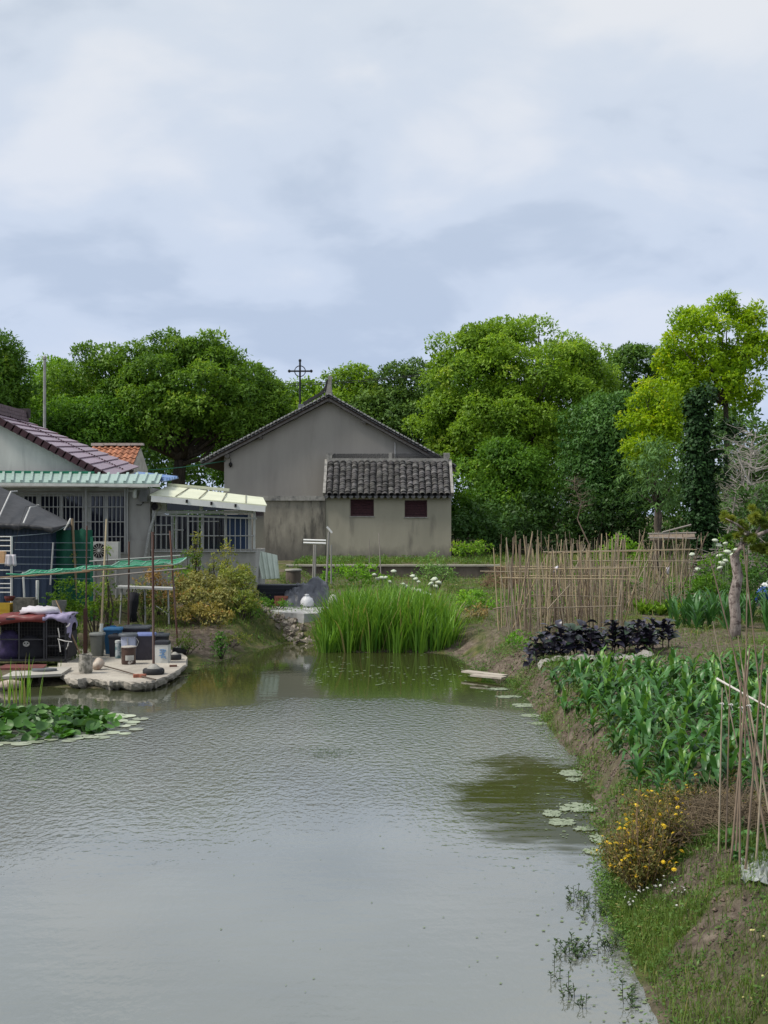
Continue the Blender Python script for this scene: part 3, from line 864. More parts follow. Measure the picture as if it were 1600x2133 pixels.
# verge: two rows of pale tile ends along the gable edge
mb = MB(); mb2 = MB()
for rk in (rakeL, rakeR):
    P2 = [Vector((cx_(a_), CY-.45, cz_(b_))) for a_, b_ in rk]
    for p, q in zip(P2[:-1], P2[1:]):
        L_ = (q-p).length; k = int(L_/.21)
        for i in range(k):
            c = p.lerp(q, (i+.5)/k); m3 = (q-p).to_track_quat('X', 'Z').to_matrix()
            mb.obox(c + Vector((0, random.uniform(-.015, .015), .07)), (.17, .26, .07), m3)
            mb2.obox(c + Vector((0, .05 + random.uniform(-.015, .015), -.065)), (.185, .24, .055), m3)
o = build('verge_tiles', mb, M('verge_tile', (.46, .455, .44), (.17, .17, .17), scale=9, rough=.9, contrast=(.42, .6)), roof); o['kind'] = 'stuff'
o = build('under_tiles', mb2, M('verge_under', (.12, .12, .125), (.055, .055, .06), scale=8, rough=.9), roof); o['kind'] = 'stuff'
mb = MB()
for rk in (rakeL, rakeR):
    for (a0, b0_), (a1, b1_) in zip(rk[:-1], rk[1:]):
        mb.bar((cx_(a0), CY-.40, cz_(b0_)-.235), (cx_(a1), CY-.40, cz_(b1_)-.235), .05, .11)
build('verge_board', mb, M('weathered_board', (.17, .155, .145), (.10, .09, .085), scale=5), roof)
# ridge with upswept horn
mb = MB()
rz = cz_(824)
for k in range(24):
    yk = CY + .4 + k*.5
    mb.box(-2.95-.17, -2.95+.17, yk, yk+.46, rz-.1, rz+.28)
hp = [(-.62, -.12, .30), (-.36, .06, .30), (-.16, .28, .30), (-.03, .58, .25), (.06, .92, .19), (.10, 1.02, .2)]
horn = MB()
prev = None
sect = []
for i, (dx, dz, w) in enumerate(hp):
    sect.append((-2.95 + dx*.35 + .08, rz + dz, w))
vs = []
for x, z, w in [(-2.92, rz-.15, .42), (-2.90, rz+.18, .30), (-2.88, rz+.45, .22), (-2.86, rz+.72, .17), (-2.85, rz+.90, .19), (-2.84, rz+1.0, .2)]:
    vs += [(x-w/2, CY-.35, z), (x+w/2, CY-.35, z), (x+w/2, CY+.35, z), (x-w/2, CY+.35, z)]
fs = [(0, 3, 2, 1)]
for i in range(5):
    for k in range(4):
        fs.append((i*4+k, i*4+(k+1) % 4, i*4+4+(k+1) % 4, i*4+4+k))
fs.append((20, 21, 22, 23)); horn.add(vs, fs)
# the curved flank of the horn, running down the left slope
fl = [(-2.95, rz+.80), (-3.02, rz+.50), (-3.16, rz+.22), (-3.45, rz+.0), (-3.95, rz-.28), (-4.25, rz-.47)]
flk = MB()
for (xa, za), (xb, zb_) in zip(fl[:-1], fl[1:]):
    flk.bar((xa, CY-.18, za), (xb, CY-.18, zb_), .3, .16)
build('ridge', mb, TILE, roof); build('ridge_horn', horn, LIME, roof); build('horn_flank', flk, M('horn_dark', (.05, .048, .05), (.03, .03, .03)), roof)
for px, py, s_ in ((616, 868, .30), (545, 912, .17), (475, 950, .27), (687, 834, .30), (760, 877, .34), (832, 915, .28)):
    mb = MB(); c = P(px, py, CY)
    mb.tube([(c.x, CY-.38, c.z), (c.x, CY+.1, c.z)], s_*.5, 9)
    build('purlin_end', mb, M('purlin', (.13, .12, .11), (.07, .062, .058), scale=7), ch)
mb = MB(); c = P(823, 922, CY); mb.tube([(c.x, CY-.05, c.z), (c.x, CY-.05, cz_(962))], .04, 6)
build('drain_pipe', mb, M('pale_pipe', (.55, .54, .52), rough=.6), ch)
mb = MB(); c = P(481, 966, CY); mb.tube([(c.x, CY-.06, cz_(955)), (c.x, CY-.06, c.z)], .015, 5); mb.lathe([(.03, -.2), (.1, -.08), (.1, .0), (.03, .08)], 8, (c.x, CY-.12, c.z))
build('wall_lamp', mb, M('black_iron', (.03, .03, .03), rough=.5, metal=.5), ch)

# iron cross on its little pedestal
xc = (625-800)*70/FPX
t = thing('cross', 'dark iron cross with ring on the church roof', 'cross', (xc, 70, 8.6))
IRON = M('painted_iron', (.022, .026, .036), (.015, .016, .02), rough=.5)
zc_ = lambda py: CAM_Z - (py-1066.5)*70/FPX
mb = MB(); mb.box(xc-.09, xc+.21, 69.8, 70.2, 8.6, zc_(842)); build('pedestal', mb, M('zinc', (.22, .23, .25), rough=.6), t)
mb = MB(); mb.tube([(xc, 70, zc_(844)), (xc, 70, zc_(752))], .055, 8); build('upright', mb, IRON, t)
mb = MB(); mb.tube([(xc-.58, 70, zc_(773)), (xc+.62, 70, zc_(773))], .05, 8)
build('arm', mb, IRON, t)
for ax, az in ((-.6, zc_(773)), (.63, zc_(773)), (0, zc_(751))):
    mb = MB(); mb.lathe([(.02, -.09), (.085, -.04), (.085, .04), (.02, .09)], 8, (xc+ax, 70, az))
    build('finial', mb, IRON, t)
mb = MB(); k = 28
mb.tube([(xc+math.cos(2*math.pi*i/k)*.30, 70.02, zc_(773)+math.sin(2*math.pi*i/k)*.30) for i in range(k+1)], .028, 5, False)
build('ring', mb, IRON, t)

# ------------------------------------------------------------------ annex with tiled roof
AY = 63.3
ax0, ax1 = (678-800)*AY/FPX, (940-800)*AY/FPX
az = lambda py: CAM_Z - (py-1066.5)*AY/FPX
axx = lambda px: (px-800)*AY/FPX
an = thing('annex', 'low ochre plastered annex with grey tile roof and two shuttered windows', 'building', ((ax0+ax1)/2, AY, 1.05))
wins = [(axx(730), axx(779), az(1075), az(1040)), (axx(843), axx(890), az(1077), az(1042))]
ez = az(1033)
mb = MB(); mb.wall(ax0, ax1, .9, ez, AY, AY+.22, wins)
mb.box(ax0, ax0+.22, AY+.223, AY+2.6, .9, ez-.01); mb.box(ax1-.22, ax1, AY+.223, AY+2.6, .9, ez-.01)
# gable triangles under the roof
RZ = CAM_Z - (962-1066.5)*65.4/FPX
for xa in (ax0, ax1-.22):
    mb.add([(xa, AY+.1, ez), (xa, 65.6, ez), (xa, 65.6, RZ), (xa+.22, AY+.1, ez), (xa+.22, 65.6, ez), (xa+.22, 65.6, RZ)], [(0,2,1), (3,4,5), (0,3,5,2), (0,1,4,3), (1,2,5,4)])
build('wall', mb, PLAST2, an)
SHUT = M('maroon_shutter', (.085, .035, .04), (.045, .022, .026), scale=12, rough=.6)
for k, (a_, b_, c_, d_) in enumerate(wins):
    w = thing('window', None, None); w.parent = an; w.location = (0, 0, 0); OFF[w.name] = OFF[an.name]
    mb = MB(); mb.wall(a_+.002, b_-.002, c_+.002, d_-.002, AY+.06, AY+.15, [(a_+.05, b_-.05, c_+.05, d_-.05)]); build('frame', mb, SHUT, w)
    mb = MB(); mb.box(a_, b_, AY+.19, AY+.20, c_, d_); build('backing', mb, M('dark_void', (.012, .01, .012)), w)
    for i in range(9):
        zz_ = c_+.07+i*(d_-c_-.12)/9
        mb = MB(); mb.obox(((a_+b_)/2, AY+.12, zz_+.03), (b_-a_-.11, .012, .095), Matrix.Rotation(R(-38), 3, 'X'))
        build('slat', mb, SHUT, w)
    mb = MB(); mb.box(a_-.04, b_+.04, AY-.04, AY+.1, c_-.06, c_-.003); build('sill', mb, LIME, w)
# roof: pan layer, then the individual cover tiles
ey, ezz = AY-.32, ez+.02
ry_, rz_ = 65.2, RZ
sl = Vector((0, ry_-ey, rz_-ezz)); sL = sl.length; su = sl.normalized(); sn = Vector((0, -su.z, su.y))
mb = MB(); mb.plate((ax0-.02, ey+.02, ezz-.05), (ax1+.02, ey+.02, ezz-.05), (ax1+.02, ry_, rz_-.05), (ax0-.02, ry_, rz_-.05), .09)
build('roof_deck', mb, M('tile_pan', (.03, .03, .031), (.017, .017, .018), scale=6, rough=.95), an)
rt = thing('roof', None, None); rt.parent = an; OFF[rt.name] = OFF[an.name]
ncol, nrow = 20, 15
cw = (ax1-ax0-.1)/ncol
tm = MB(); k = 6; Lt = sL/nrow*1.5
for s_, rr_ in ((0, .5), (1, .44)):
    pass
vs = []
for e_, (rr_, lift) in enumerate(((.125, .035), (.112, -.005))):
    for th in (0, .016):
        for i in range(k+1):
            t_ = math.pi*(i/k)
            vs.append((math.cos(t_)*(rr_-th), e_*Lt, math.sin(t_)*(rr_-th)*.8+lift))
fs = []
m_ = k+1
for i in range(k):
    fs += [(i, i+1, 2*m_+i+1, 2*m_+i), (m_+i+1, m_+i, 3*m_+i, 3*m_+i+1), (i+1, i, m_+i, m_+i+1)]
tm.add(vs, fs)
tme = bpy.data.meshes.new('tile'); tme.from_pydata(tm.v, [], tm.f); tme.update(); tme.materials.append(TILE)
slope = math.atan2(rz_-ezz, ry_-ey)
r = np.random.default_rng(7)
o0 = OFF[an.name]
for c in range(ncol):
    xcen = ax0+.05+cw*(c+.5)
    wob = r.normal(0, .012)
    for j in range(nrow):
        p = Vector((xcen + wob + r.normal(0, .010), ey, ezz)) + su*(j*sL/nrow) + sn*(.03+r.normal(0, .008)) - o0
        q = inst('tile', tme, rt, p, (slope + r.normal(0, .05), r.normal(0, .06), r.normal(0, .045)), (cw*.47/.125*r.uniform(.92, 1.05), 1, r.uniform(.9, 1.15)))
        g_ = max(.45, r.normal(1.0, .3)); q.color = (g_, g_*r.uniform(.97, 1.02), g_*r.uniform(.95, 1.03), 1)
# pans between the columns, showing at the eave
mb = MB()
for c in range(ncol+1):
    xcen = ax0+.05+cw*c
    for j in range(nrow):
        a_ = Vector((xcen, ey-.03, ezz-.055)) + su*(j*sL/nrow) + sn*.01
        mb.obox(a_ + su*(sL/nrow*.6), (cw*.5, sL/nrow*1.35, .018), Matrix.Rotation(slope+.06, 3, 'X'))
o = build('pan_tiles', mb, M('pan_tile', (.075, .072, .07), (.035, .034, .034), scale=6, rough=.9), rt); o['kind'] = 'stuff'
# eave drip tiles: half discs hanging between the columns
for c in range(ncol+1):
    xcen = ax0+.05+cw*c; mb = MB(); vv = [(xcen+math.cos(t_)*cw*.36, ey-.05, ezz-.03+math.sin(t_)*.13) for t_ in np.linspace(math.pi, 2*math.pi, 8)]
    vv += [(x, y+.02, z) for x, y, z in vv]
    mb.add(vv, [tuple(range(8)), tuple(range(15, 7, -1))] + [(i, 8+i, 8+(i+1) % 8, (i+1) % 8) for i in range(8)])
    build('drip_tile', mb, M('drip', (.15, .15, .155), (.06, .06, .062), scale=9), rt)
# ridge: lime band, leaning dark tiles on edge, end and middle blocks
mb = MB(); mb.box(ax0-.02, ax1-.03, ry_-.14, ry_+.2, rz_-.15, rz_+.17); build('ridge_band', mb, LIME, an)
mb = MB()
x = ax0+.28
while x < ax1-.28:
    mb.obox((x, ry_+.02, rz_+.30), (.022, .2, .26+random.uniform(-.02, .02)), Matrix.Rotation(R(26+random.uniform(-6, 6))*(1 if x < (ax0+ax1)/2 else .9), 3, 'Y'))
    x += .048
o = build('ridge_tiles', mb, M('ridge_tile', (.06, .06, .064), (.028, .028, .03), scale=20), an); o['kind'] = 'stuff'
for xa, xb in ((ax0-.06, ax0+.26), (ax1-.30, ax1+.02), ((ax0+ax1)/2+.02, (ax0+ax1)/2+.2)):
    mb = MB(); mb.box(xa, xb, ry_-.12, ry_+.17, rz_+.172, rz_+.46); build('ridge_block', mb, LIME, an)
for xa in (ax0-.12, ax1-.02):
    mb = MB(); mb.plate((xa, ey+.05, ezz+.14), (xa+.14, ey+.05, ezz+.14), (xa+.14, ry_, rz_+.13), (xa, ry_, rz_+.13), .2)
    build('verge_coping', mb, LIME, an)

# courtyard wall between annex and lean-to
t = thing('courtyard_wall', 'stained plaster courtyard wall between sunroom and annex', 'wall', ((607-800)*63/FPX, 63, 1.05))
mb = MB(); mb.box(-7.4, ax0-.012, 63.25, 63.55, .9, CAM_Z+(1066.5-1043)*63.3/FPX); build('wall', mb, DAMP, t)
mb = MB(); mb.box(-7.45, ax0-.012, 63.13, 63.68, CAM_Z+(1066.5-1042.8)*63.3/FPX, CAM_Z+(1066.5-1033)*63.3/FPX); build('coping', mb, LIME, t)
# terrace retaining wall
t = thing('retaining_wall', 'low concrete terrace wall across the back of the garden', 'wall', (1.0, 56, .5))
mb = MB(); mb.box(-4.4, 5.15, 56.0, 56.22, .2, 1.06); build('wall', mb, M('wet_concrete', (.15, .125, .105), (.08, .066, .055), scale=2.5, rough=.9, bump=.3, stretch=(1,1,.4)), t)
mb = MB(); mb.box(-4.4, 5.2, 55.93, 56.30, 1.06, 1.135); build('coping', mb, M('pale_coping', (.42, .40, .34), (.30, .28, .23), scale=4, rough=.95), t)

# ------------------------------------------------------------------ house with maroon tile roof
HY = 39.5
house = thing('tiled_house', 'pale house gable with glossy mauve tile roof', 'house', (-12.6, HY, 1.0))
rx0, rz0 = -12.62, CAM_Z - (850-1066.5)*HY/FPX + .0    # ridge
e1 = P(227, 990, HY)                                    # eave end of the near rake
k_ = (P(0, 872, HY).z - e1.z)/(e1.x - P(0, 872, HY).x)
rz0 = e1.z + k_*(e1.x - rx0)
exl = 2*rx0 - e1.x
yb = 43.7
mb = MB()
wxl, wxr = exl+.35, e1.x-.35
mb.add([(wxl, HY+.12, .8), (wxr, HY+.12, .8), (wxr, HY+.12, e1.z+.35*k_-.2), (rx0, HY+.12, rz0-.2), (wxl, HY+.12, e1.z+.35*k_-.2),
        (wxl, yb-.12, .8), (wxr, yb-.12, .8), (wxr, yb-.12, e1.z+.35*k_-.2), (rx0, yb-.12, rz0-.2), (wxl, yb-.12, e1.z+.35*k_-.2)],
       [(0,1,2,3,4), (9,8,7,6,5), (0,5,6,1), (1,6,7,2), (2,7,8,3), (3,8,9,4), (4,9,5,0)])
build('wall', mb, M('pale_render', (.56, .55, .52), (.46, .455, .43), scale=1.2, rough=.9, stretch=(1.5,1,.25), c3=(.33, .33, .315), s3=1.4, t3=(.56, .75), st3=(2.2, 1, .2)), house)
hr = thing('roof', None, None); hr.parent = house; OFF[hr.name] = OFF[house.name]
MAUVE = M('mauve_tile', (.265, .17, .215), (.215, .135, .175), scale=3, rough=.32, spec=.6, objcol=True)
MAR = M('maroon_verge', (.058, .022, .028), (.035, .014, .018), scale=4, rough=.45)
for sgn in (1, -1):
    ridge_p = Vector((rx0, 0, rz0)); eave = Vector((e1.x if sgn > 0 else exl, 0, e1.z))
    dv = eave-ridge_p; L_ = dv.length; u_ = dv.normalized(); nn = Vector((-u_.z, 0, u_.x)) if sgn > 0 else Vector((u_.z, 0, -u_.x))
    if nn.z < 0: nn = -nn
    mb = MB(); a_, b_ = ridge_p - nn*.10, eave - nn*.10
    mb.plate((a_.x, HY-.02, a_.z), (b_.x, HY-.02, b_.z), (b_.x, yb, b_.z+.38), (a_.x, yb, a_.z), .08); build('roof_deck', mb, WOODD, hr)
    nC = 11
    tw = lambda y, sfrac: .42*(y-HY)/(yb-HY)*sfrac      # the far end of the eave stands higher
    yl = [HY-.05, HY+2.12, yb+.12]
    for c in range(nC):
        for j in range(2):
            y0, y1 = yl[j]+.012, yl[j+1]-.012
            s0 = L_*c/nC; s1 = L_*(c+1)/nC + .10
            p0 = ridge_p + u_*s0 + nn*.0; p1 = ridge_p + u_*s1 + nn*.055
            f0_, f1_ = s0/L_, s1/L_; mb = MB(); mb.plate((p0.x, y0, p0.z+tw(y0, f0_)), (p1.x, y0, p1.z+tw(y0, f1_)), (p1.x, y1, p1.z+tw(y1, f1_)), (p0.x, y1, p0.z+tw(y1, f0_)), .035)
            q = build('tile', mb, MAUVE, hr); g_ = random.uniform(.9, 1.12); q.color = (g_, g_, g_, 1)
    # knobbly joint between the two tile fields
    mb = MB()
    for c in range(46):
        p0 = ridge_p + u_*(L_*(c+.5)/46) + nn*.06
        mb.obox((p0.x, HY+2.12, p0.z+tw(HY+2.12, (c+.5)/46)), (L_/46*.62, .05, .03), Matrix.Rotation(-math.atan2(u_.z, u_.x), 3, 'Y'))
    build('joint_strip', mb, MAR, hr)
    if sgn > 0:
        nV = 17
        for c in range(nV):
            p0 = ridge_p + u_*(L_*c/nV) ; p1 = ridge_p + u_*(L_*(c+1)/nV+.03)
            mb = MB(); d_ = nn*(.015 if c % 2 else .0)
            mb.bar((p0.x, HY-.13, p0.z-.055), (p1.x, HY-.13, p1.z-.085), .14, .21)
            build('verge_tile', mb, MAR, hr)
mb = MB()
for i in range(3):
    mb.box(rx0-.15+.012*i, rx0+.15-.012*i, HY-.1, yb+.15, rz0-.02+i*.12, rz0+.09+i*.12)
build('ridge_course', mb, M('ridge_brick', (.19, .14, .15), (.10, .075, .08), scale=8), hr)
mb = MB(); mb.box(rx0-.2, rx0+.2, yb-.1, yb+.17, rz0+.1, rz0+.42); build('ridge_end', mb, M('ridge_end', (.06, .05, .05), rough=.8), hr)

# thin pole behind it
t = thing('pole', 'thin grey metal pole standing behind the maroon-roofed house', 'pole', ((92-800)*47/FPX, 47, 1.0))
mb = MB(); p = P(92, 750, 47); mb.tube([(p.x, 47, .9), (p.x+.02, 47, p.z)], .055, 8); build('shaft', mb, M('galvanised', (.36, .36, .34), (.27, .27, .26), rough=.55, metal=.3), t)
mb = MB(); mb.lathe([(.05, 0), (.075, .04), (.075, .12), (.02, .18)], 8, (p.x+.02, 47, p.z)); build('cap', mb, M('galvanised', ()), t)

# outbuilding with orange tiles
OY = 48.0
ot = thing('outbuilding', 'small outbuilding roofed with orange clay tiles', 'building', ((240-800)*OY/FPX, OY, 1.0))
oxl, oxr = (170-800)*OY/FPX, (277-800)*OY/FPX
zr_ = CAM_Z - (932-1066.5)*(OY+1.6)/FPX; ze_ = CAM_Z - (972-1066.5)*OY/FPX
mb = MB(); mb.add([(oxl, OY+.2, .9), (oxr, OY+.2, .9), (oxr, OY+.2, ze_), (oxl, OY+.2, ze_), (oxl, OY+3.0, .9), (oxr, OY+3, .9), (oxr, OY+3, ze_), (oxl, OY+3, ze_), (oxl, OY+1.6, zr_-.05), (oxr, OY+1.6, zr_-.05)],
       [(0,1,2,3), (5,4,7,6), (1,5,6,9,2), (4,0,3,8,7), (0,4,5,1), (2,9,8,3), (9,6,7,8)])
build('wall', mb, M('old_white_wall', (.50, .47, .42), (.36, .33, .29), scale=3, rough=.95), ot)
ORG = M('orange_tile', (.44, .19, .105), (.31, .13, .075), scale=6, rough=.75, objcol=True)
orf = thing('roof', None, None); orf.parent = ot; OFF[orf.name] = OFF[ot.name]
tm = MB(); k = 5
vs = []
for y_, lift in ((0, .045), (.5, 0)):
    for th in (0, .018):
        for i in range(k+1):
            vs.append((-.12+.24*i/k, y_, lift + .035*math.sin(i/k*2*math.pi) - th))
m_ = k+1; fs = []
for i in range(k):
    fs += [(i, i+1, 2*m_+i+1, 2*m_+i), (m_+i+1, m_+i, 3*m_+i, 3*m_+i+1), (i+1, i, m_+i, m_+i+1)]
tm.add(vs, fs); ome = bpy.data.meshes.new('tile'); ome.from_pydata(tm.v, [], tm.f); ome.update(); ome.materials.append(ORG)
sl2 = Vector((0, 1.85, zr_-ze_+.15)); u2 = sl2.normalized(); a2 = math.atan2(u2.z, u2.y)
for c in range(8):
    for j in range(5):
        p = Vector((oxl+.12+c*(oxr-oxl-.1)/8+.06, OY-.1, ze_-.05)) + u2*(j*sl2.length/5) - OFF[ot.name]
        q = inst('tile', ome, orf, p, (a2, 0, 0), ((oxr-oxl)/8/.23, sl2.length/5/.42, 1)); g_ = random.uniform(.75, 1.2); q.color = (g_, g_, g_, 1)
for c in range(4):
    w_ = (oxr-oxl+.1)/4
    mb = MB(); mb.box(oxl+c*w_+.01, oxl+(c+1)*w_-.01, OY+1.5, OY+1.8, zr_+.06+random.uniform(0, .02), zr_+.17); build('ridge_tile', mb, M('pale_ridge', (.50, .44, .40), (.38, .33, .3), scale=6), orf)

# ------------------------------------------------------------------ lean-to with barred windows and green roof
LY = 37.0
lz = lambda py, D=LY: CAM_Z - (py-1066.5)*D/FPX
lx = lambda px, D=LY: (px-800)*D/FPX
lt = thing('window_lean_to', 'lean-to with long barred windows under a pale green ribbed metal roof', 'building', (lx(150), LY, 1.0))
GREYW = M('grey_cement', (.40, .385, .36), (.30, .29, .27), scale=2, rough=.95, bump=.1, c3=(.22, .21, .20), s3=1.6, t3=(.55, .72), stretch=(1.5, 1, .4))
# pillar and back shell
mb = MB(); mb.box(lx(268), lx(313), LY, LY+.5, .9, lz(1016)); mb.box(lx(-110), lx(267.5), LY, LY+.3, .9, lz(1152)); mb.box(lx(-110), lx(267.5), LY+2.3, LY+2.45, .9, lz(1016))
mb.box(lx(268)+.003, lx(313)-.003, LY+.502, LY+2.4, .9, lz(1016)-.002)
build('wall', mb, GREYW, lt)
mb = MB(); mb.box(lx(-110), lx(267.5), LY+.02, LY+.22, lz(1022), lz(1015)); mb.box(lx(-110), lx(267.5), LY+.02, LY+.22, lz(1033), lz(1026)); build('beam', mb, M('alu_beam', (.50, .49, .47), (.36, .355, .34), scale=5, rough=.5), lt)
GLASS = M('dark_glass', (.012, .014, .028), (.02, .022, .035), scale=2, rough=.08, spec=.6)
ALU = M('grey_alu', (.45, .45, .43), (.36, .36, .35), scale=8, rough=.5)
wp = thing('window_band', None, None); wp.parent = lt; OFF[wp.name] = OFF[lt.name]
posts = [-100, -50, 10, 44, 78, 126, 175, 183, 220, 262]
for a_, b_ in zip(posts[:-1], posts[1:]):
    if b_-a_ < 10: continue
    mb = MB(); mb.box(lx(a_)+.03, lx(b_)-.03, LY+.12, LY+.14, lz(1150), lz(1034)); build('pane', mb, GLASS, wp)
for a_ in posts:
    mb = MB(); w_ = .055 if a_ not in (175, 183) else .075
    mb.box(lx(a_)-w_, lx(a_)+w_, LY+.08, LY+.19, lz(1151), lz(1033)-.003); build('mullion', mb, ALU, wp)
# curtains seen dimly behind the glass
gr = thing('window_grille', None, None); gr.parent = lt; OFF[gr.name] = OFF[lt.name]
BARM = M('bar_steel', (.42, .42, .41), (.30, .30, .29), scale=15, rough=.5, metal=.2)
def cyl_mesh(name, mat, n=6):
    mb = MB(); mb.tube([(0,0,0), (0,0,1)], 1.0, n)
    me = bpy.data.meshes.new(name); me.from_pydata(mb.v, [], mb.f); me.update(); me.materials.append(mat); me.polygons.foreach_set('use_smooth', [len(p.vertices) == 4 for p in me.polygons]); return me
def bamboo_mesh(name, mat, nodes=8):
    mb = MB(); pts = []; rad = []
    for i in range(nodes):
        z0 = i/nodes; z1 = (i+1)/nodes; tp = 1-.35*z0
        pts += [(0,0,z0+.004), (0,0,z0+.016), (0,0,z1-.012)]; rad += [1.22*tp, .95*tp, .95*(1-.35*z1)]
    mb.tube(pts, rad, 6)
    me = bpy.data.meshes.new(name); me.from_pydata(mb.v, [], mb.f); me.update(); me.materials.append(mat); me.polygons.foreach_set('use_smooth', [len(p.vertices) == 4 for p in me.polygons]); return me
UM = {}
def stick(name, parent, p, q, r, mat, bamboo=False):
    """one straight rod from p to q (world space) as its own object"""
    key = (mat.name, bamboo)
    if key not in UM: UM[key] = bamboo_mesh(name, mat) if bamboo else cyl_mesh(name, mat)
    p = Vector(p); q = Vector(q); d = q-p
    off = OFF.get(parent.name, Vector((0,0,0))) if parent is not None else Vector((0,0,0))
    return inst(name, UM[key], parent, p-off, scale=(r, r, d.length), quat=d.to_track_quat('Z', 'Y'))
for px in np.arange(-96, 262, 8.7):
    if px > 30: stick('bar', gr, (lx(px), LY-.09, lz(1153)), (lx(px), LY-.09, lz(1029)), .013, BARM)
for py in (1028, 1056, 1087, 1118, 1152):
    stick('rail', gr, (lx(-100), LY-.09, lz(py)), (lx(266), LY-.09, lz(py)), .016, BARM)
for px in (181, 262, 267): stick('grille_post', gr, (lx(px), LY-.11, lz(1153)), (lx(px), LY-.11, lz(1018)), .03, BARM)
# roof
mb = MB(); f0, f1 = P(-60, 1003, 36.2), P(330, 1006, 36.2); b0_, b1_ = P(-60, 985, 39.2), P(338, 988, 39.2)
GRNR = M('green_metal', (.32, .43, .385), (.26, .365, .325), scale=2, rough=.45, spec=.5, c3=(.40, .50, .46), s3=3, t3=(.55, .75))
mb.plate(f0, f1, b1_, b0_, .03); rf = build('roof', mb, GRNR, lt)
for i in range(20):
    a_ = f0.lerp(f1, (i+.4)/20); b_ = b0_.lerp(b1_, (i+.4)/20)
    mb = MB(); mb.bar(a_ + Vector((0, -.02, .02)), b_ + Vector((0, 0, .02)), .075, .075); build('rib', mb, GRNR, rf)
mb = MB(); mb.bar(f0 + Vector((0, -.03, -.075)), f1 + Vector((0.05, -.03, -.075)), .06, .08); build('gutter', mb, M('pale_metal', (.62, .62, .58), (.5, .5, .47), scale=6, rough=.5), lt)
mb = MB(); a_, b_ = P(-60, 984, 39.3), P(197, 986, 39.3); mb.bar(a_, b_, .1, .12); build('flashing', mb, M('green_flashing', (.02, .21, .12), (.015, .16, .09), rough=.5), lt)
mb = MB(); c0, c1, c2_, c3_ = P(262, 997, 39.0), P(345, 1001, 38.0), P(372, 995, 40.5), P(290, 985, 41.5)
mb.plate(c0, c1, c2_, c3_, .03)
bs = build('blue_sheet', mb, M('blue_metal', (.14, .24, .50), (.30, .40, .55), scale=3, rough=.45, spec=.5), lt)
for i in range(5):
    mb = MB(); mb.bar(c0.lerp(c3_, (i+.5)/5) + Vector((0,0,.03)), c1.lerp(c2_, (i+.5)/5) + Vector((0,0,.03)), .06, .06); build('rib', mb, M('blue_metal', ()), bs)
# things fixed on the pillar
mb = MB(); c = P(281, 1027, LY-.06); mb.lathe([(.05, -.16), (.075, -.1), (.075, .03), (.06, .1), (.02, .12)], 10, c); mb.bar(c + Vector((-.25, 0, .06)), c + Vector((.02, 0, .06)), .03, .03)
build('wall_lamp', mb, M('white_plastic', (.72, .72, .68), (.6, .6, .57), rough=.4), lt)
mb = MB(); a_ = P(293, 1045, LY-.01); b_ = P(309, 1021, LY-.01); mb.box(a_.x, b_.x, LY-.16, LY-.005, a_.z, b_.z); build('meter_box', mb, M('meter_grey', (.22, .22, .22), (.16, .16, .16), rough=.6), lt)
mb = MB(); mb.tube([P(299, 1046, LY-.05), P(294, 1052, LY-.06), P(284, 1051, LY-.05)], .012, 5); build('cable', mb, M('black_rubber', (.02, .02, .021), rough=.6), lt)

# ------------------------------------------------------------------ sunroom with cream roof
sr = thing('sunroom', 'sunroom with cream metal roof, barred windows and cement plinth', 'building', (lx(425), LY, 1.0))
sx0, sx1 = lx(316), lx(531)
mb = MB(); mb.box(sx0, sx1, LY, LY+.25, .8, lz(1148)); mb.box(sx1-.25, sx1-.002, LY+.252, LY+3.2, .8, lz(1148)-.002); build('plinth', mb, GREYW, sr)
mb = MB(); mb.box(sx0-.02, sx1+.06, LY-.06, LY+.3, lz(1148)+.003, lz(1145)+.02); build('sill', mb, CONC, sr)
for a_, b_ in ((318, 362), (362, 415), (415, 470), (470, 520)):
    mb = MB(); mb.box(lx(a_)+.03, lx(b_)-.03, LY+.12, LY+.14, lz(1144), lz(1072)); build('pane', mb, GLASS if a_ != 470 else M('blue_curtain', (.03, .06, .13), (.02, .04, .09), stretch=(6,1,.3), rough=.5), sr)
for a_, w_ in ((317, 3), (365, 3), (421, 6), (470, 3), (519, 6)):
    mb = MB(); mb.box(lx(a_-w_/2), lx(a_+w_/2), LY+.06, LY+.2, lz(1145), lz(1071)); build('mullion', mb, M('white_frame', (.60, .60, .56), (.5, .5, .47), rough=.5), sr)
mb = MB(); mb.box(sx0, sx1, LY+.05, LY+.22, lz(1070), lz(1064)); build('transom_beam', mb, M('white_frame', ()), sr)
mb = MB(); mb.box(lx(527), lx(531), LY+.0, LY+.15, lz(1145), lz(1060)); build('corner_post', mb, M('white_frame', ()), sr)
# side glazing
mb = MB(); mb.box(sx1-.06, sx1-.03, LY+.2, LY+3.1, lz(1144), lz(1062)); build('side_pane', mb, GLASS, sr)
